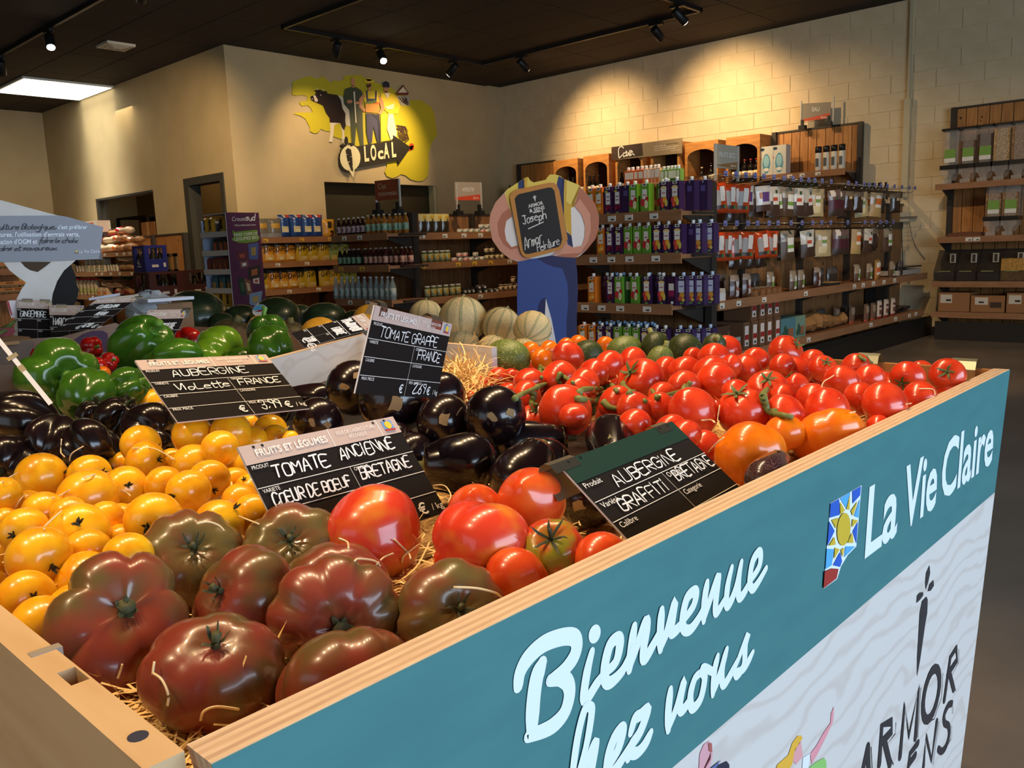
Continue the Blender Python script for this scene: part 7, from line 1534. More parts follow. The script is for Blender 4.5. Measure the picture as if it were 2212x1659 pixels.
def aubth(key, mb, m, scars=(), zt=2.1, rt=.5):
    t = mb.build('aubergine', m, label='x', cat='aubergine', local=True)
    for k, s in enumerate(scars): scarp(*s, seed=k+3).build('scar', m_scar, t, local=True)
    c = MB().lathe([(rt*1.06, zt-.32), (rt*1.1, zt-.14), (rt*.8, zt), (.16, zt+.08), (.13, zt+.42), (.16, zt+.52), (0, zt+.53)], 12); 
    for k in range(5):
        a = 2*PI*k/5; c.add([V((rt*1.08*math.cos(a-.3), rt*1.08*math.sin(a-.3), zt-.26)), V((rt*1.08*math.cos(a+.3), rt*1.08*math.sin(a+.3), zt-.26)), V((rt*1.35*math.cos(a), rt*1.35*math.sin(a), zt-.75))], [(0, 1, 2)], 0, True)
    c.build('calyx', mat('aubergine_calyx', (84, 92, 48), .6, two=(110, 96, 62), scale=9), t, local=True); PV[key] = t
def round_end(mb):           # true half-sphere on the blossom end
    for p in mb.v:
        if p.z < 0:
            q = math.hypot(p.x, p.y)
    return mb
def aubm(L, r1):
    prof = [(max(.001, math.sin(PI*k/20)), -math.cos(PI*k/20)) for k in range(0, 11)]; n = 10
    for k in range(1, n+1): u = k/n; prof.append((1+(r1-1)*(u**1.6)*(1 if u < 1 else 1), L*u))
    prof.append((r1*.4, L+.06)); return MB().lathe(prof, 26)
aubth('aub', aubm(1.35, .62), m_aub, [(.0, .1, .28)], 1.36, .62); aubth('aub2', aubm(1.3, .66), m_aub, [(-.1, .3, .2), (.32, -.15, .2)], 1.31, .66); aubth('aub_long', aubm(2.4, .6), m_aub, [(0, 0, .15)], 2.41, .6); aubth('aub_str', aubm(2.5, .62), m_strip, [], 2.51, .62)
ITEMS.clear(); GA = 'dark aubergines'
put('aub2', 765, 838, 58, .972, 'black aubergine with several scars before the white divider', GA, d=(.59, .78, -.32)); put('aub', 850, 864, 72, .975, 'black aubergine with a large tan scar below the vine-tomato card', GA, d=(.62, .74, -.1))
put('aub', 955, 853, 48, .95, 'black aubergine lying beside the vine tomatoes', GA, d=(-.9, .4, .0)); put('aub', 960, 911, 58, .95, 'black aubergine with a small round scar, end toward the cards', GA, d=(.59, .78, -.25))
put('aub2', 1070, 899, 64, .965, 'black aubergine with two scars leaning on the vine tomatoes', GA, d=(.5, .8, -.1)); put('aub2', 688, 912, 52, .945, 'black aubergine behind the two price cards', GA, d=(.5, .8, 0))
put('aub', 1010, 1000, 64, .925, 'large black aubergine lying across behind the old-tomato card', GA, d=(-.75, .66, 0)); put('aub_long', 690, 862, 34, .93, 'black aubergine lying along the white divider', GA, d=(-.5, .8, 0))
put('aub', 1125, 1035, 66, .92, 'brownish black aubergine with tan streaks at its neck', GA, d=(.75, .2, .35)); put('aub_long', 1110, 955, 45, .925, 'long black aubergine lying below the others', GA, d=(.75, -.6, 0))
put('aub_long', 1320, 950, 54, .935, 'curved black aubergine behind the green-headed card', GA, d=(-.75, -.6, -.1)); put('aub', 1270, 1080, 60, .905, 'black aubergine in shade under the green-headed card', GA, d=(.8, .3, 0))
put('aub', 850, 960, 48, .92, 'black aubergine low between the cards', GA, d=(.5, .8, 0)); put('aub', 890, 985, 50, .91, 'black aubergine just right of the old-tomato card', GA, d=(.5, .8, 0)); put('aub_str', 1652, 1034, 42, .955, 'striped purple aubergine against the front panel', 'striped aubergine', d=(.97, .16, .12)); put('aub', 1180, 1000, 52, .915, 'black aubergine beneath the metal card clip', GA, d=(.6, .6, 0)); put('aub', 1010, 940, 45, .915, 'black aubergine deep in the pile', GA, d=(.6, .6, 0)); put('aub', 590, 880, 40, .93, 'black aubergine under the violet-aubergine card', GA, d=(.5, .8, 0))
release(); AUB = list(ITEMS)
# --- round courgettes
m_cou = mat('courgette_skin', (92, 108, 48), .45, two=(176, 182, 112), scale=16, amt=(.60, .68), detail=1.5, bump=.06); m_coud = mat('dark_courgette_skin', (48, 60, 28), .45, two=(110, 116, 60), scale=14, amt=(.6, .7), detail=1.5)
def squash(key, m, fl=.8, lob=8, la=.03, stem=True, nm='courgette', cat='courgette', sm=None, wide=1.):
    t = body(32, 18, flat=fl, lobes=lob, la=la, dent=.06, seed=len(PV), irr=.02, even=.9, wide=wide).build(nm, m, label='x', cat=cat, local=True)
    if stem: MB().tube([(0, 0, fl*.9), (0, 0, fl*1.1), (.05, 0, fl*1.32)], [.3, .18, .2], 6).build('stem', sm or mat('courgette_stem', (120, 124, 66), .6, two=(150, 150, 96), scale=12), t, local=True)
    PV[key] = t
squash('cou', m_cou, 1.2); squash('coud', m_coud, 1.05)
ITEMS.clear(); GC = 'round courgettes'
put('cou', 1097, 773, 40, .955, 'speckled round courgette lying beside the straw, stem to the melons', GC, d=(-.2, .98, .05), sc=(1, 1, 1.05)); put('coud', 1270, 768, 32, .955, 'round courgette behind the heart-shaped tomato', GC, d=(-.7, .6, -.1)); put('cou', 1350, 758, 33, .955, 'speckled courgette pointing its stem to the tomatoes', GC, d=(.9, -.5, 0))
put('coud', 1417, 748, 30, .965, 'darkest courgette at the far edge', GC, d=(.2, .5, .8)); put('coud', 1480, 758, 37, .958, 'large dark courgette with stem turned forward', GC, (1505, 772)); put('cou', 1425, 780, 28, .955, 'courgette half buried by vine tomatoes', GC, d=(.3, -.2, .8)); put('coud', 1543, 745, 24, .985, 'courgette with pale upright stem behind the top tomato', GC, (1548, 732))
# --- netted melons
m_net = mat('netted_melon_rind', (206, 186, 140), .65, two=(176, 162, 118), scale=22, amt=(.42, .58), detail=5, dist=1.5, bump=.35, bscale=26)
t = body(36, 20, flat=.96, lobes=10, la=.018, dent=.04, seed=40, irr=.01, even=1., sharp=2).build('melon', m_net, label='x', cat='melon', local=True)
mb = MB()
for k in range(10):
    a = 2*PI*k/10; P = [V((1.008*math.sin(q)*math.cos(a), 1.008*math.sin(q)*math.sin(a), .97*math.cos(q))) for q in [.16+(PI-.3)*i/14 for i in range(15)]]
    vs = []
    for p in P: d = V((-math.sin(a), math.cos(a), 0))*.055*(.35+.65*math.sin(math.acos(max(-1, min(1, p.z))))); vs += [p+d, p-d]
    mb.add(vs, [(2*i, 2*i+1, 2*i+3, 2*i+2) for i in range(14)], 0, True)
mb.build('rind_stripes', mat('melon_groove', (136, 138, 100), .75, two=(168, 158, 116), scale=20), t, local=True, kind='stuff')
MB().lathe([(.11, .93), (.07, .99), (.05, 1.05), (0, 1.06)], 10).build('stem_scar', C3(120, 112, 76, .8), t, local=True); PV['melon'] = t
GM = 'netted melons'
for x, y, r, z, lab, d in [(1000, 690, 50, .985, 'largest netted melon on top of the pile', (.2, .1, 1)), (1083, 704, 41, .965, 'netted melon behind the round courgette, second from the farmer figure', (.3, -.2, .9)), (1150, 712, 40, .965, 'netted melon touching the farmer cut-out, star end forward', (-.75, -.3, -.45)), (920, 681, 34, .985, 'netted melon at the back behind the metal clip', (.1, 0, 1)), (1000, 737, 34, .92, 'netted melon low behind the white divider', (.2, -.2, 1)), (1065, 755, 32, .92, 'lowest netted melon beside the courgette', (.2, -.3, 1)), (935, 720, 36, .93, 'netted melon hidden behind the vine-tomato card', (0, 0, 1)), (1130, 760, 30, .92, 'netted melon low behind the orange tomatoes', (0, 0, 1))]:
    put('melon', x, y, r, z, lab, GM, d=d)
# --- watermelons and yellow melons
m_wm = mat('watermelon_rind', (26, 38, 24), .35, two=(42, 58, 30), scale=2.4, coat=.3); m_wy = mat('watermelon_patch_rind', (30, 44, 22), .35, two=(150, 146, 52), scale=1.1, amt=(.58, .66), coat=.3)
squash('wm', m_wm, .86, 0, 0, False, 'watermelon', 'watermelon'); squash('wmp', m_wy, .86, 0, 0, False, 'watermelon', 'watermelon')
m_cy = mat('canary_melon_rind', (226, 164, 46), .45, two=(206, 140, 36), scale=3); m_kb = mat('dark_squash_rind', (50, 44, 26), .5, two=(96, 84, 46), scale=4, stretch=(6, 6, 1), amt=(.45, .6))
squash('canary', m_cy, .8, 0, 0, False, 'yellow_melon', 'melon'); squash('kabo', m_kb, .75, 10, .03, True, 'squash', 'squash', C3(110, 100, 60, .7))
GW = 'watermelons'
for x, y, r, z, key, lab in [(422, 684, 64, .945, 'wm', 'largest dark watermelon behind the pepper-mix card'), (596, 690, 52, .93, 'wmp', 'watermelon with a yellow patch and a round sticker'), (702, 694, 46, .93, 'wm', 'dark watermelon behind the green-pepper card'), (520, 690, 36, .93, 'wm', 'dark watermelon half hidden below the purple stand'), (650, 684, 30, .93, 'wm', 'small dark watermelon behind the patched one'), (480, 702, 30, .92, 'wm', 'dark watermelon wedged beside the largest one'), (770, 700, 34, .92, 'wm', 'dark watermelon beside the melons')]:
    put(key, x, y, r, z, lab, GW, d=(RD.uniform(-.3, .3), -.2, 1), sc=(1.05, 1, 1))
for x, y, r, z, key, lab in [(575, 712, 36, .955, 'canary', 'bright yellow melon under the stickered watermelon'), (688, 716, 34, .955, 'canary', 'yellow melon behind the green-pepper card'), (800, 690, 36, .945, 'canary', 'yellow melon beside the netted melons'), (505, 722, 40, .93, 'kabo', 'dark striped squash behind the light green pepper'), (625, 720, 34, .935, 'kabo', 'dark striped squash between the yellow melons')]:
    put(key, x, y, r, z, lab, 'yellow melons' if key == 'canary' else 'striped squashes', d=(RD.uniform(-.4, .4), -.3, .8), sc=(1.1, 1, 1))
# --- peppers
def pep(flat=1.05, lobes=4, seed=0, la=.12, taper=.28):
    mb = body(40, 24, flat=flat, lobes=lobes, la=la, dent=.34, dw=.42, bd=.22, irr=.05, seed=seed, even=.9, sharp=1.9)
    for p in mb.v:
        k = 1-taper*max(0, -p.z/flat)**1.2 if p.z < 0 else 1
        p.x *= k*1.02; p.y *= k
    return mb
def pepth(key, col, two, seed, stemc=(96, 140, 50), **kw):
    m = mat('pepper_'+key, col, .2, two=two, scale=1.6, coat=.25, vary=.05); z = kw.get('flat', 1.05)-.36
    t = pep(seed=seed, **kw).build('pepper', m, label='x', cat='pepper', local=True)
    MB().tube(smooth3([(0, 0, z-.02), (.0, 0, z+.08), (.02, .02, z+.3), (.12, .05, z+.55)]), [.3, .26, .22, .17, .13, .12, .115, .11, .11, .11, .115, .12, .13], 9).build('stem', C3(*stemc, .5), t, local=True); PV[key] = t
pepth('grn', (46, 84, 18), (62, 104, 24), 50); pepth('grn2', (52, 96, 20), (74, 120, 28), 51, flat=1.25); pepth('lim', (112, 152, 30), (92, 138, 28), 52); pepth('rdp', (186, 26, 18), (160, 18, 14), 53); pepth('blk', (20, 13, 15), (30, 16, 18), 54, stemc=(50, 58, 30), la=.16); pepth('blk2', (22, 14, 15), (28, 18, 16), 55, stemc=(50, 58, 30), flat=1.2, la=.16)
GP = 'green peppers'
for key, x, y, r, z, lab, st, d in [('grn', 128, 810, 80, 1.0, 'dark green pepper with its stem toward the price cards', (152, 812), None), ('grn', 195, 852, 60, .975, 'dark green pepper above the black peppers', None, (-.5, -.4, -.5)), ('grn2', 300, 750, 64, 1.0, 'tall green pepper with upright pale stem', (335, 712), None), ('grn', 276, 836, 44, .98, 'green pepper half hidden by the violet-aubergine card', None, (.5, -.6, .3)), ('grn2', 385, 774, 46, .985, 'green pepper lying behind the violet-aubergine card', None, (.8, -.3, -.1)), ('lim', 472, 752, 50, .985, 'light green pepper in the middle of the row', None, (.2, -.7, -.4)), ('grn', 583, 752, 50, .99, 'green pepper beside the white divider', None, (.1, -.6, -.6)), ('grn', 578, 722, 44, 1.0, 'green pepper behind the one by the divider', None, (0, .2, 1)), ('lim', 450, 775, 44, .965, 'light green pepper low in the row', None, (.3, -.6, -.2)), ('grn', 340, 800, 44, .95, 'green pepper low behind the card', None, (.3, -.6, -.2)), ('grn', 520, 790, 42, .95, 'green pepper low beside the card corner', None, (.3, -.6, -.2))]:
    put(key, x, y, r, z, lab, GP, st, d)
for k, (x, y, r, z, lab, st) in enumerate([(408, 742, 36, .985, 'large red pepper behind the light green one', None), (87, 768, 20, .975, 'small red pepper tip beside the turmeric crate', None), (196, 752, 24, .985, 'red pepper with green stem before the grey crate', (211, 750)), (212, 789, 18, .98, 'small red pepper behind the first green pepper', None), (236, 782, 20, .98, 'small red pepper beside the tall green one', (246, 776)), (440, 765, 22, .96, 'red pepper low between green ones', None)]):
    put('rdp', x, y, r, z, lab, 'red peppers', st, None if st else (.1, -.5, -.6))
put('org', 220, 808, 18, .97, 'orange fruit glimpsed between green peppers', 'orange tomatoes')
for k, (key, x, y, r, z, lab, d) in enumerate([('blk2', 55, 915, 66, .965, 'black pepper highest by the grey crate', (-.6, .3, .3)), ('blk', 118, 950, 58, .955, 'black pepper second from the grey crate', (-.4, -.3, -.5)), ('blk', 26, 992, 52, .94, 'black pepper cut by the picture edge', (-.5, -.4, -.3)), ('blk', 197, 962, 62, .955, 'black pepper just behind the yellow tomatoes', (.1, -.6, -.5)), ('blk2', 250, 908, 44, .96, 'black pepper below the dark green pepper', (.3, -.3, .5)), ('blk', 318, 926, 56, .955, 'black pepper under the violet-aubergine card', (.3, -.6, -.3)), ('blk', 270, 880, 24, .965, 'small black pepper beside two yellow tomatoes', (.1, -.2, .8)), ('blk', 340, 960, 42, .935, 'black pepper low behind the yellow tomatoes', (.2, -.5, -.2)), ('blk', 130, 1000, 44, .92, 'black pepper low between the others', (.1, -.5, -.2)), ('blk', 205, 900, 36, .945, 'black pepper at the back of the group', (.1, -.2, .8))]):
    put(key, x, y, r, z, lab, 'black peppers', None, d)
release()
for o in list(PV.values()): drop(o)
def table(lab, its, z):
    x0, x1 = min(i[4].x-i[5]*.8 for i in its), max(i[4].x+i[5]*.8 for i in its); y0, y1 = min(i[4].y-i[5]*.8 for i in its), max(i[4].y+i[5]*.8 for i in its)
    t = thing('display_table', lab, 'table', ((x0+x1)/2, (y0+y1)/2, 0))
    MB().box((x0, y0, z-.03), (x1, y1, z)).build('table_top', m_birch, t)
    for x in (x0+.04, x1-.04):
        for y in (y0+.04, y1-.04): MB().box((x-.03, y-.03, 0), (x+.03, y+.03, z-.03)).build('leg', m_pine, t)
def tray(lab, its, z):
    x0, x1 = min(i[4].x-i[5]*.7 for i in its), max(i[4].x+i[5]*.7 for i in its); y0, y1 = min(i[4].y-i[5]*.7 for i in its), max(i[4].y+i[5]*.7 for i in its)
    MB().box((max(x0, xb+.003), y0, ZB), (x1, y1, z)).build('produce_tray', C3(60, 50, 40, .7), label=lab, cat='tray')
def grp(*g): return [i for i in ITEMS if i[7] in g]
table('low wooden table under the netted melons', grp(GM), min(i[4].z-i[5]*.95 for i in grp(GM)))
table('low wooden table under the watermelons and yellow melons', grp(GW, 'yellow melons', 'striped squashes')+[[0, 0, 0, 0, atD(330, 655, 3.55), .15]], .80)
tray('dark flat tray under the green and red peppers', [i for i in grp(GP, 'red peppers') if i[5] > .03], .9)
sm = [i for i in grp('red peppers', 'orange tomatoes') if i[5] <= .03]
if sm: tray('grey cardboard tray under the small red peppers', sm, min(i[4].z-i[5]*.9 for i in sm))
tray('dark flat tray under the black peppers', grp('black peppers'), .875)
# sticker on the patched watermelon
ALL = TOM+AUB+ITEMS
def surf(px, py, lift=.0, fallback=.9, grow=1.0):
    r = ray(px, py).normalized(); best = None
    for it in ALL:
        oc = CAM-it[4]; R = it[5]*grow; b_ = oc.dot(r); q = b_*b_-oc.dot(oc)+R*R
        if q > 0:
            tt = -b_-math.sqrt(q)
            if tt > 0 and (best is None or tt < best[0]): best = (tt, it[4])
    p = CAM+r*best[0] if best else onZ(px, py, fallback)
    return p+(CAM-p).normalized()*lift
c = next(i for i in ITEMS if i[6].startswith('watermelon with a yellow')); nrm = (surf(562, 671)-c[4]).normalized(); p0 = c[4]+nrm*c[5]*1.01
a_ = nrm.cross(V((0, 0, 1))).normalized(); b2_ = a_.cross(nrm)*-1
tk = thing('fruit_sticker', 'oval white and blue sticker on the patched watermelon', 'sticker', p0)
s_ = 19*depth(p0)/FPX
MB().slab([p0+a_*(s_*math.cos(2*PI*k/20))+b2_*(s_*.72*math.sin(2*PI*k/20)) for k in range(20)], nrm*.003).build('sticker_base', C3(226, 224, 220, .4), tk)
MB().poly([p0+nrm*.0034+a_*(s_*.95*math.cos(PI+PI*k/10))+b2_*(s_*.68*math.sin(PI+PI*k/10)*(1 if 1 else 1)) for k in range(11)]).build('sticker_blue', C3(90, 160, 206, .4), tk)
MB().poly([p0+nrm*.0038+a_*(s_*x)+b2_*(s_*y) for x, y in ((-.6, .0), (-.1, .2), (.7, .15), (.1, .0), (-.3, -.1))]).build('sticker_red', C3(160, 40, 50, .4), tk)
MB().poly([p0+nrm*.0038+a_*(s_*x)+b2_*(s_*y) for x, y in ((-.65, -.35), (-.1, -.3), (-.1, -.55), (-.5, -.6))]).build('sticker_green', C3(130, 170, 80, .4), tk)
# --- vines
def vine(lab, paths, r=.0035):
    P0 = None; mb = MB()
    for s in paths:
        Q = [surf(980+x/3.687, 680+y/3.687, .006, .95) for x, y in pairs(s)]
        for i in range(1, len(Q)-1):
            if (Q[i]-Q[i-1]).length > .09: Q[i] = Q[i-1]+(Q[i]-Q[i-1]).normalized()*.05
        P0 = P0 or Q[0]; S = smooth3(Q); mb.tube(S, [r*(1.3-.5*i/len(S)) for i in range(len(S))], 7)
    mb.build('tomato_vine', m_vine, label=lab, cat='vine', group='vine stalks on the red tomatoes', loc=P0)
m_vine = mat('vine_green', (98, 108, 50), .55, two=(122, 128, 70), scale=60)
vine('branched green vine stalk in the middle of the red tomatoes', ['1120 790 1105 720 1170 650 1185 600 1220 575 1290 595', '980 670 1040 675 1110 690', '1000 620 1040 580 1110 575 1185 585', '1190 690 1240 735 1300 750', '1220 575 1260 560 1300 610'], .0045)
vine('vine stalk with dry calyx leaves behind the branched one', ['690 410 720 455 770 470 840 480', '840 470 890 500 950 540', '850 470 830 520 860 550', '690 420 680 470 700 500'], .004)
vine('vine stalk running past the scarred aubergine', ['490 665 545 620 610 600 660 580', '600 600 650 640 630 690', '660 580 700 550 735 550', '640 650 620 700 660 720'], .004)
vine('cut vine stalk before the biggest stemmed tomato', ['1350 545 1345 600 1400 625 1450 645 1530 690', '1400 625 1440 610'], .0042)
vine('short vine stalk between two red tomatoes', ['1890 535 1850 585 1800 625 1700 650 1620 660', '1830 600 1840 560', '1620 660 1580 600'], .0035)
vine('thick vine stalk over the tomatoes near the orange ones', ['2465 640 2480 700 2500 760 2560 790 2620 800 2700 815', '2480 700 2460 640 2500 590', '2560 790 2550 750'], .0045)
vine('thin vine stalk at the far crate corner', ['3230 330 3270 360 3330 380', '3270 360 3290 330'], .003)
# added dark sheet: darkness of the gaps between aubergines put into its colour
P_ = [onZ(x, y, .868) for x, y in ((575, 885), (770, 862), (1000, 850), (1130, 868), (1340, 940), (1450, 1010), (1300, 1110), (1130, 1085), (980, 1060), (860, 1010), (640, 960))]
MB().slab(P_, (0, 0, -.004)).build('black_tray', C3(24, 20, 20, .5), label='shallow black tray under the dark aubergines', cat='tray')
# --- straw
m_straw = mat('straw', (240, 206, 140), .6, two=(220, 178, 110), scale=40, vary=.0); m_bed = mat('straw_bed', (206, 166, 104), .8, two=(150, 108, 60), scale=60, stretch=(1, 2, 1), detail=6, amt=(.35, .65), bump=1.0, bscale=70)
def in_gap_sheet(x, y):
    c = False; n = len(P_)
    for k in range(n):
        a, b = P_[k], P_[k-1]
        if (a.y > y) != (b.y > y) and x < (b.x-a.x)*(y-a.y)/(b.y-a.y)+a.x: c = not c
    return c
def bedz(x, y):
    z = 9
    for i in TOM:
        dx = i[4].x-x; dy = i[4].y-y
        if dx*dx+dy*dy < (i[5]+.012)**2: z = min(z, i[4].z-i[5]*1.0)
    if in_gap_sheet(x, y): return ZB+.004
    return max(ZB+.022, min(z, .925)) if z < 9 else ZB+.022
mb = MB(); nx, ny = 60, 48; rr = random.Random(3); x0, x1, y0, y1 = xb+.001, xi-.016, YI+.001, 1.5
hz_ = [[bedz(x0+(x1-x0)*i/nx, y0+(y1-y0)*j/ny) for i in range(nx+1)] for j in range(ny+1)]
for _ in range(2): hz_ = [[sum(hz_[jj][ii] for jj in range(max(0, j-1), min(ny, j+1)+1) for ii in range(max(0, i-1), min(nx, i+1)+1))/((min(ny, j+1)-max(0, j-1)+1)*(min(nx, i+1)-max(0, i-1)+1)) for i in range(nx+1)] for j in range(ny+1)]
def bed(x, y): return hz_[max(0, min(ny, round((y-y0)/(y1-y0)*ny)))][max(0, min(nx, round((x-x0)/(x1-x0)*nx)))]
for j in range(ny+1):
    for i in range(nx+1): mb.v.append(V((x0+(x1-x0)*i/nx, y0+(y1-y0)*j/ny, hz_[j][i]-.004+rr.uniform(0, .008))))
for j in range(ny):
    for i in range(nx): mb.f.append([j*(nx+1)+i, j*(nx+1)+i+1, (j+1)*(nx+1)+i+1, (j+1)*(nx+1)+i]); mb.m.append(0); mb.s.append(False)
mb.build('straw_bed', m_bed, kind='stuff', label='layer of packing straw under the tomatoes', cat='straw')
def strand(mb, p, ln, rr, w=.0013, tilt=.35):
    a = rr.uniform(0, 2*PI); cv = rr.uniform(-1.5, 1.5); q = V(p); vs = []; el = rr.uniform(-tilt, tilt); n = 6
    for k in range(n+1):
        d = V((math.cos(a)*math.cos(el), math.sin(a)*math.cos(el), math.sin(el))); s = d.cross(V((rr.uniform(-.2, .2), rr.uniform(-.2, .2), 1))).normalized()*w
        vs += [q+s, q-s]; q = q+d*(ln/n); a += cv/n; el += rr.uniform(-.25, .25)
    mb.add(vs, [(2*k, 2*k+1, 2*k+3, 2*k+2) for k in range(n)])
mb = MB(); rr = random.Random(8)
for k in range(5200):
    x = rr.uniform(x0+.01, x1-.02); y = rr.uniform(y0+.012, 1.45)
    if k < 2600: x = rr.uniform(x0+.01, .48); y = rr.uniform(y0+.01, .66)
    L = rr.uniform(.03, .09)
    if in_gap_sheet(x, y): continue
    strand(mb, (x, y, bed(x, y)+.006+rr.random()**2*.024), L, rr, rr.uniform(.0007, .0015), .25)
for k in range(700):
    p = onZ(rr.gauss(1005, 22), rr.gauss(815, 22), .935); strand(mb, p+V((0, 0, rr.uniform(-.03, .02))), rr.uniform(.04, .09), rr, .0014, .6)
mb.v = [V((min(max(p.x, xb+.003), xi-.018), max(p.y, YI+.002), max(p.z, ZB+.022))) if p.y < 1.1 else p for p in mb.v]
mb.build('packing_straw', m_straw, kind='stuff', label='loose packing straw strands between the tomatoes', cat='straw')
mb = MB().lathe([(.17, .845), (.15, .89), (.09, .925), (0, .94)], 14, (onZ(1005, 815, .92).x+.06, onZ(1005, 815, .92).y+.06, 0))
mb.build('straw_mound', m_bed, kind='stuff', label='small mound of straw beside the white divider', cat='straw')
ST = [(3.16, 0, 600, ['900 1165 1050 1165 1190 1240', '420 1100 415 1180 430 1250 490 1270', '475 1250 490 1200 570 1150', '570 1370 640 1345 740 1335', '20 1390 60 1350 120 1330', '1920 1045 1960 1025 1995 1018']),
 (2.517, 0, 1000, ['80 250 110 200 135 175', '240 360 260 290 335 260', '285 190 330 175 380 145', '665 150 700 170 740 215', '1070 330 1130 320 1190 340 1220 370', '1300 290 1400 330 1480 360', '835 1145 880 1180 915 1260 910 1320', '640 1170 655 1130 665 1095', '1090 1400 1110 1350 1180 1325 1300 1340', '830 1150 835 1110 840 1080']),
 (2.458, 500, 1000, ['570 400 615 420 630 500', '655 520 700 495 760 520 790 550', '865 405 940 480 1000 640', '770 540 810 500 860 480', '905 530 920 490 1000 430', '910 105 925 180', '1180 660 1300 665 1400 690 1470 740', '1070 120 1130 120 1165 170 1150 210', '1845 310 1860 370 1900 410']),
 (3.107, 1500, 680, ['170 605 155 700 220 800', '50 710 110 705 220 795', '90 925 140 870 200 820', '855 485 870 400 940 340 1080 320 1105 300', '970 560 990 500', '1420 600 1470 590 1495 590', '1500 495 1600 500 1615 540', '1040 660 1080 650']),
 (3.687, 980, 680, ['735 280 790 225 845 205', '1970 840 2060 840 2180 945', '2100 850 2110 780 2120 720', '1300 480 1310 530 1310 570', '820 400 780 370 700 350'])]
mb = MB()
for sc_, ox, oy, L in ST:
    for s in L:
        Q = [surf(ox+x/sc_, oy+y/sc_, .004, .92, 1.01) for x, y in pairs(s)]
        for i in range(1, len(Q)):
            if (Q[i]-Q[i-1]).length > .06: Q[i] = Q[i-1]+(Q[i]-Q[i-1]).normalized()*.03
        mb.tube(smooth3(Q), .0009, 5)
mb.build('loose_straw', mat('pale_straw', (232, 206, 160), .5), kind='stuff', label='pale straw strands lying over the tomatoes', cat='straw')
# ================================================================ price cards
m_cardb = mat('card_black', (34, 30, 28), .8, spec=.05); m_card_edge = C3(200, 200, 206, .4); m_taupe = mat('card_taupe', (186, 164, 152), .7, spec=.15); m_prn = C3(226, 222, 214, .5); m_chk = C3(222, 222, 220, .6); m_grn = C3(24, 52, 42, .5)
m_clip = mat('steel_clip', (176, 172, 160), .28, metal=.95)
def pose(c, width, dist=None):
    r = [ray(*p) for p in c]
    A = M(((r[0].x, -r[1].x, r[2].x), (r[0].y, -r[1].y, r[2].y), (r[0].z, -r[1].z, r[2].z))); t = A.inverted() @ V(r[3])   # t0 r0 - t1 r1 + t2 r2 = r3
    P = [CAM+r[0]*t[0], CAM+r[1]*t[1], CAM+r[2]*t[2], CAM+r[3]]
    if dist == 'rim': return [CAM+(p-CAM)*max((YI+.012)/q.y for q in P[2:]) for p in P]
    k = width/(P[1]-P[0]).length if dist is None else dist/(P[0]-CAM).length
    return [CAM+(p-CAM)*k for p in P]
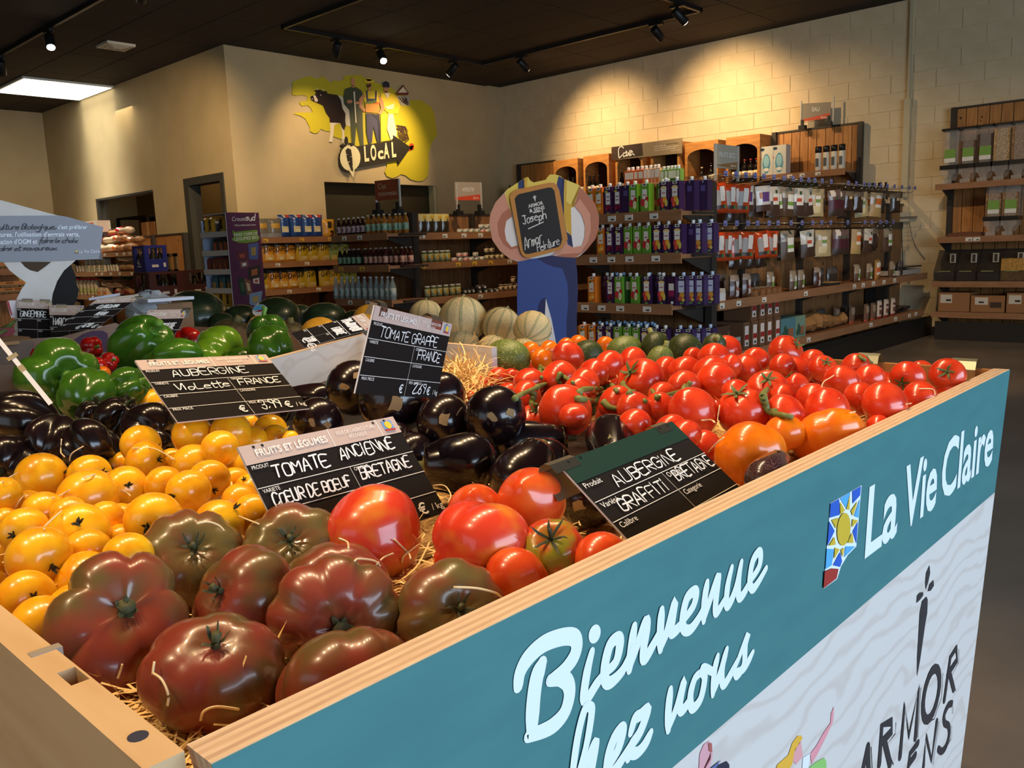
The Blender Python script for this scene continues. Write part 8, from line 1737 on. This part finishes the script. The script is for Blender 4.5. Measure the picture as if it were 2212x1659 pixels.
def card(lab, quad, width, hand=(), green=False, small=True, clips=(), price=True, dist=None, seed=1, header=.17):
    if isinstance(dist, (int, float)):
        c0 = (sum(q[0] for q in quad)/4, sum(q[1] for q in quad)/4); p0 = atD(c0[0], c0[1], dist); nn = (V((-p0.x, -p0.y, 0)).normalized()+V((0, 0, .55))).normalized(); P = [onP(x, y, p0, nn) for x, y in quad]
    else: P = pose(quad, width, dist)
    W = (P[1]-P[0]).length; H = (P[3]-P[0]).length
    pl = Plane(P[0], P[1]-P[0], P[3]-P[0], .0006)
    if pl.n.dot(CAM-P[0]) < 0: pl.n = -pl.n
    t = thing('price_card', lab, 'price card', P[0]); n = pl.n
    e1, e2 = (P[1]-P[0]), (P[3]-P[0]); q = lambda u, v, k=0.: P[0]+e1*u+e2*v+n*(.0006*k)
    MB().slab([q(0, 0), q(1, 0), q(1, 1), q(0, 1)], -n*.0022, 0, 1).build('card_board', [m_cardb, m_card_edge], t)
    hm = m_grn if green else m_taupe; hh = .22 if green else header
    MB().poly([q(0, 0, 1), q(1, 0, 1), q(1, hh, 1), q(0, hh, 1)]).build('header', hm, t)
    mb = MB(); rws = [hh+(1-hh)*k/4 for k in (1, 2, 3)]
    th = .006
    for k, v in enumerate(rws): mb.poly([q(0, v-th/2, 1.5), q(1, v-th/2, 1.5), q(1, v+th/2, 1.5), q(0, v+th/2, 1.5)])
    for k in range(3): mb.poly([q(.55-th/3, rws[0], 1.5), q(.55+th/3, rws[0], 1.5), q(.55+th/3, 1, 1.5), q(.55-th/3, 1, 1.5)])
    if not green:
        for u in (.53, .86): mb.poly([q(u, 0, 1.6), q(u+.005, 0, 1.6), q(u+.005, hh, 1.6), q(u, hh, 1.6)])
    mb.build('printed_lines', m_prn, t)
    if not green:
        words('FRUITS ET LÉGUMES', pl, .07*W, .115*H, .06*H, m_prn, t, width=.43*W, bold=.03, k=3)
        words("ISSUS DE L'AGRICULTURE", pl, .57*W, .075*H, .034*H, m_prn, t, width=.26*W, k=3); words('BIOLOGIQUE', pl, .64*W, .125*H, .034*H, m_prn, t, width=.12*W, k=3)
        mb = MB(); mb.poly([q(.895, .03, 2), q(.965, .03, 2), q(.965, .13, 2), q(.895, .13, 2)], 0); mb.poly([q(.93+.024*math.cos(a*PI/5), .078+.04*math.sin(a*PI/5), 3) for a in range(10)], 1); mb.poly([q(.895, .115, 3), q(.965, .12, 3), q(.965, .14, 3), q(.895, .135, 3)], 2)
        mb.build('sun_logo', [C3(110, 150, 196, .5), C3(226, 186, 60, .5), C3(170, 60, 54, .5)], t)
    mb = MB()
    for u in ((.08, .13, .84, .92) if not green else (.06, .15, .85, .93)): mb.poly([q(u+.008*math.cos(a*PI/4), .028+.013*math.sin(a*PI/4), 2) for a in range(8)])
    mb.build('rivet_holes', C3(20, 18, 16, .5), t)
    f = .034 if not green else .05
    L = [('PRODUIT', .015, hh+.05), ('VARIETE', .015, rws[0]+.05), ('ORIGINE', .565, rws[0]+.05), ('CALIBRE', .015, rws[1]+.05), ('CATEGORIE', .565, rws[1]+.05), ('PRIX PIECE', .015, rws[2]+.05), ('PRIX AU KILO', .565, rws[2]+.05)]
    if green: L = [(s.capitalize() if s != 'VARIETE' else 'Variété', u, v+.02) for s, u, v in L]
    if small:
        for s, u, v in L: words(s, pl, u*W, v*H, f*H, m_prn, t, width=len(s)*(.0135 if not green else .018)*W, k=3)
    mb = MB()
    for s, u, v, h, wd in hand: scribble(mb, s, pl, u*W, v*H, h*H*.88, .013*H, wid=wd*W, slant=.1, seed=seed+len(s), k=4)
    if hand: mb.build('hand_lettering', m_chk, t)
    if price and small:
        words('€', pl, .46*W, .96*H, .1*H, m_chk, t, k=3, bold=.02); words('€', pl, .82*W, .96*H, .1*H, m_chk, t, k=3, bold=.02); words('/ kg', pl, .91*W, .95*H, .06*H, m_prn, t, k=3)
    for u, w_, ln in clips:     # bent steel clip folded over the top edge
        mb = MB(); up = -(e2.normalized()); back = -n; c0 = q(u, 0); r_ = e1.normalized()*w_/2
        prof = [c0+n*.001-up*.012, c0+n*.001, c0+up*.006+back*.003, c0+up*.008+back*.009, c0+up*.005+back*.015, c0-up*ln+back*.02]
        mb.add([p+s for p in prof for s in (-r_, r_)], [(2*k, 2*k+1, 2*k+3, 2*k+2) for k in range(len(prof)-1)], 0, False); mb.build('clip', m_clip, t)
    return t, P, pl
card('price card for violet aubergines standing among the black peppers', [(291, 779), (574, 766), (669, 882), (384.5, 912)], .2, [('AUBERGINE', .17, .32, .125, .58), ('VioLette', .13, .54, .11, .4), ('FRANCE', .6, .53, .11, .34), ('3,99', .63, .95, .15, .17)], seed=4)
card('price card for old tomatoes standing between yellow and brown tomatoes', [(512, 966.6), (848, 900), (966, 1106), (634, 1215)], .2, [('TOMATE', .11, .33, .125, .34), ('ANCiENNE', .52, .31, .12, .38), ('COEUR DE BOEUF', .04, .55, .11, .47), ('BRETAGNE', .58, .52, .12, .36), ('4,99', .63, .95, .15, .17)], seed=9)
card('price card for vine tomatoes leaning before the netted melons', [(810, 659), (976, 700), (943, 861), (767, 850)], .2, [('TOMATE GRAPPE', .1, .34, .13, .74), ('FRANCE', .6, .53, .13, .32), ('2,69', .63, .95, .15, .17)], clips=[(.78, .03, .012), (.1, .016, .01)], seed=12)
card('green-headed price card for striped aubergines at the front panel', [(1204, 1000), (1450.6, 910.5), (1628, 1081), (1406, 1220)], .19, [('AUBERGiNE', .2, .38, .13, .58), ('GRAFFiTi', .1, .58, .13, .4), ('BRETAGNE', .6, .55, .12, .38)], green=True, price=False, clips=[(.03, .045, .03), (.88, .03, .01)], dist='rim', seed=21)
card('turmeric price card slanting over the grey crates', [(212, 645), (302, 641), (195.5, 717.6), (110, 716.5)], .2, [('CURCUMA', .3, .33, .12, .5), ('PEROU', .5, .55, .1, .25), ('6,90', .6, .92, .13, .18)], clips=[(.95, .02, .02)], dist=2.9, seed=31)
card('bean price card standing behind the turmeric card', [(106, 659), (181, 660), (186, 790), (110, 788)], .2, [('HARiCOT', .1, .34, .12, .5)], dist=3.1, seed=33, small=True, clips=[(.35, .03, .02)])
card('ginger price card in front of the white tree board', [(36, 647), (112, 650), (116, 760), (40, 757)], .2, [('GINGEMBRE', .08, .34, .13, .75)], dist=3.15, seed=35, clips=[(.3, .03, .02), (.8, .03, .02)])
card('mixed-pepper price card standing behind the tall green pepper', [(321, 670), (406, 668), (336, 788), (262, 792)], .2, [('POivRON MULTICOLORE', .06, .36, .12, .8)], dist=2.5, seed=37, clips=[(.95, .02, .02)])
card('green-pepper price card tipped sideways on the white divider', [(785, 677), (815, 707), (634, 763), (628, 719.5)], .17, [('POivRON VERT', .1, .32, .13, .8), ('FRANCE', .4, .52, .12, .45), ('2,99', .5, .92, .13, .3)], dist=1.9, seed=39, clips=[(.95, .015, .03)])
# edge-on card at the picture edge
a, b_ = atD(-8, 728, 1.25), atD(106, 868, 1.12)
t = thing('price_card', 'price card seen edge-on beside the black peppers', 'price card', a)
d = (b_-a).normalized(); v = ((a+b_)/2-CAM).normalized(); s = d.cross(v).normalized()
MB().ob((a+b_)/2, (b_-a)/2, s*.0025, v*.07).build('card_board', m_card_edge, t)
MB().ob((a+b_)/2-s*.0, (b_-a)*.04, s*.0032, v*.0704).ob(a+(b_-a)*.33, d*.004, s*.006, v*.0708).build('clip', m_clip, t)

# ---------------------------------------------------------------- cardboard crates at the far end of the bin
m_gcard = mat('grey_cardboard', (138, 120, 108), .85, two=(128, 108, 96), scale=10); m_bcard = mat('brown_cardboard', (176, 138, 98), .85, two=(160, 122, 84), scale=10)
def sheet(mb, pts, z, th=.006, mi=0):
    """pts: pixels at a plane of height z for the first; vertical sheets are given as (px, py, z) corners"""
    P = [onZ(x, y, zz) if zz is not None else None for x, y, zz in pts]; return P
def wall_sheet(name, pa, pb, ztop_a, ztop_b, z0, m, t, notch=None):
    a, b_ = onZ(pa[0], pa[1], ztop_a), onZ(pb[0], pb[1], ztop_b)
    d = b_-a; nrm = V((-d.y, d.x, 0)).normalized()*.005
    pts = [V((a.x, a.y, z0)), V((b_.x, b_.y, z0)), b_]
    if notch:
        for u, h in notch: p = b_+(a-b_)*u; pts.append(p+V((0, 0, h)))
    pts.append(a); MB().slab(pts, nrm).build(name, m, t); return a, b_
t = thing('cardboard_crate', 'grey cardboard crate of turmeric roots nearest the tall pepper', 'crate', onZ(160, 760, .85))
wall_sheet('side_wall', (70, 731), (288, 690), .985, 1.0, .85, m_gcard, t, [(.08, -.03), (.2, -.0), (.75, -.012)])
wall_sheet('end_wall', (-20, 738), (72, 735), .985, .985, .85, m_gcard, t)
wall_sheet('far_wall', (60, 708), (110, 694), .985, .985, .86, m_gcard, t)
a, b_ = onZ(70, 731, .985), onZ(288, 690, 1.0)
MB().poly([a.lerp(b_, u)+V((0, -.001, -h)) for u, h in ((.35, .03), (.45, .016), (.55, .012), (.65, .018), (.7, .03), (.7, .09), (.35, .09))]).build('purple_print', C3(74, 60, 90, .7), t)
t2 = thing('cardboard_crate', 'lower grey cardboard crate beside the red peppers', 'crate', onZ(60, 800, .85))
wall_sheet('side_wall', (-10, 790), (260, 745), .955, .955, .84, m_gcard, t2, [(.1, -.02)])
t3 = thing('cardboard_crate', 'brown cardboard tray edge at the picture edge', 'crate', onZ(20, 725, .9))
P = [onZ(-20, 722, .985), onZ(62, 727, .985), onZ(72, 733, .985), onZ(-20, 742, .985)]
MB().slab(P, (0, 0, -.01)).build('tray_rim', m_bcard, t3)
t4 = thing('cardboard_crate', 'grey and pink cardboard crate in front of the ginger card', 'crate', onZ(80, 715, .9))
wall_sheet('side_wall', (38, 705), (112, 690), 1.0, 1.0, .86, m_gcard, t4, [(.2, -.02), (.3, .0)])
wall_sheet('pink_flap', (72, 694), (112, 690), 1.02, 1.02, .98, C3(150, 60, 76, .7), t4)
t5 = thing('red_carton', 'red and white carton standing beside the ginger card', 'carton', onZ(25, 690, .95))
pq, nq = facing(24, 680, 3.2)
zq = lambda x, y: onP(x/6.146, 420+y/6.146, pq, nq)
MB().slab([zq(*p) for p in pairs('85 1430 115 1410 225 1405 220 1640 150 1640')], -nq*.03).build('carton_face', C3(222, 206, 208, .5), t5)
MB().poly([zq(*p)+nq*.001 for p in pairs('85 1430 115 1415 165 1600 150 1610')]).build('red_panel', C3(170, 36, 44, .5), t5)
t6 = thing('pink_box', 'dark pink cardboard box behind the ginger card', 'box', onZ(95, 665, 1.0))
MB().slab([zq(*p)-nq*.12 for p in pairs('472 1428 660 1400 690 1500 560 1620 430 1640 490 1530')], -nq*.03).build('box_face', C3(150, 56, 72, .6), t6)
t7 = thing('pink_box', 'dark red cardboard edge at the picture edge under the crate', 'box', onZ(15, 705, .95))
MB().slab([zq(*p)+nq*.1 for p in pairs('-80 1760 60 1750 180 1745 200 1800 120 1860 -80 1870')], -nq*.03).build('box_face', C3(140, 50, 60, .6), t7)
pts_ = [onZ(x, y, z) for x, y, z in ((-20, 738, .985), (72, 735, .985), (288, 690, 1.0), (-10, 790, .955), (260, 745, .955), (38, 705, 1.0), (60, 690, 1.0))]
t8 = thing('display_table', 'low wooden table under the grey cardboard crates', 'table', (sum(p.x for p in pts_)/7, sum(p.y for p in pts_)/7, 0))
u0, u1, w0, w1 = min(p.x for p in pts_), max(p.x for p in pts_), max(2.47, min(p.y for p in pts_)), max(p.y for p in pts_)+.3
MB().box((u0, w0, .8), (u1, w1, .835)).build('table_top', m_birch, t8)
for x in (u0+.04, u1-.04):
    for y in (w0+.04, w1-.04): MB().box((x-.03, y-.03, 0), (x+.03, y+.03, .8)).build('leg', m_pine, t8)
# turmeric roots and a green leaf
for k, (x, y, r) in enumerate([(78, 741, 6), (88, 739, 6), (98, 738, 5), (106, 737, 6), (114, 733, 7), (122, 735, 5), (130, 733, 6), (138, 732, 6), (146, 731, 6), (155, 729, 6), (163, 728, 5), (118, 739, 6)]):
    c = onZ(x, y, .955); R = r*depth(c)/FPX
    mb = body(12, 8, flat=1.4, irr=.12, seed=k, dent=0); 
    o = mb.build('turmeric_root', mat('root_skin', (150, 106, 60), .8, two=(110, 74, 40), scale=30), label='knobbly brown turmeric root, %s from the picture edge in the grey crate' % nth(k), cat='root', group='turmeric roots', local=True); o.location = c; o.scale = (R, R, R); o.rotation_euler = (RD.uniform(1, 2), RD.uniform(-1, 1), RD.uniform(0, 3))
mb = MB(); P = [onZ(-5, 722, 1.0), onZ(12, 710, 1.005), onZ(26, 698, 1.02), onZ(36, 690, 1.03)]
mb.tube(smooth3(P), [.008, .012, .014, .016, .018, .018, .017, .015, .013, .01, .007, .004, .002], 8, flat=.4); mb.build('leek_leaf', mat('leek_green', (100, 124, 60), .5), label='pointed green leaf sticking out of the crate at the picture edge', cat='leaf', loc=P[0])
# paper pile and cards behind the turmeric card
for k, (x, y, c_, lab) in enumerate([(322, 664, (176, 184, 190), 'crumpled pale plastic bag behind the turmeric clip'), (358, 660, (126, 96, 64), 'pale wooden tray behind the mixed-pepper card')]):
    p = atD(x, y, 3.6); rr = random.Random(k+5)
    mb = body(14, 9, flat=.6, irr=.0, seed=k, dent=0)
    for v in mb.v: v += V((rr.uniform(-.12, .12), rr.uniform(-.12, .12), rr.uniform(-.1, .1)))
    if k == 0:
        mb.s = [False]*len(mb.s); o = mb.build('plastic_bag', mat('pale_film', c_, .2, alpha=.8), label=lab, cat='bag', local=True); o.location = p; o.scale = (.09, .09, .1)
    else:
        MB().box(V((p.x-.06, p.y-.06, .80)), p+V((.08, .06, .01))).build('wooden_tray', C3(*c_, .6), label=lab, cat='tray', loc=p)
p = atD(352, 650, 3.5); MB().box(p+V((-.08, -.05, -.0)), p+V((.1, .05, .012))).build('leaflet', C3(196, 204, 220, .4), label='pale blue leaflet lying on the wooden tray', cat='leaflet', loc=p)
p = atD(226, 641, 3.2); MB().ob(p, (.035, -.03, .006), (.01, .012, 0), (0, 0, .004)).build('leaflet', C3(206, 208, 226, .4), label='white folded leaflet above the turmeric card', cat='leaflet')
p = atD(262, 643, 3.3); MB().ob(p, (.04, -.035, .003), (.012, .012, 0), (0, 0, .006)).build('scoop', C3(206, 196, 176, .4), label='cream plastic scoop above the turmeric card', cat='scoop')
bpy.context.view_layer.update()
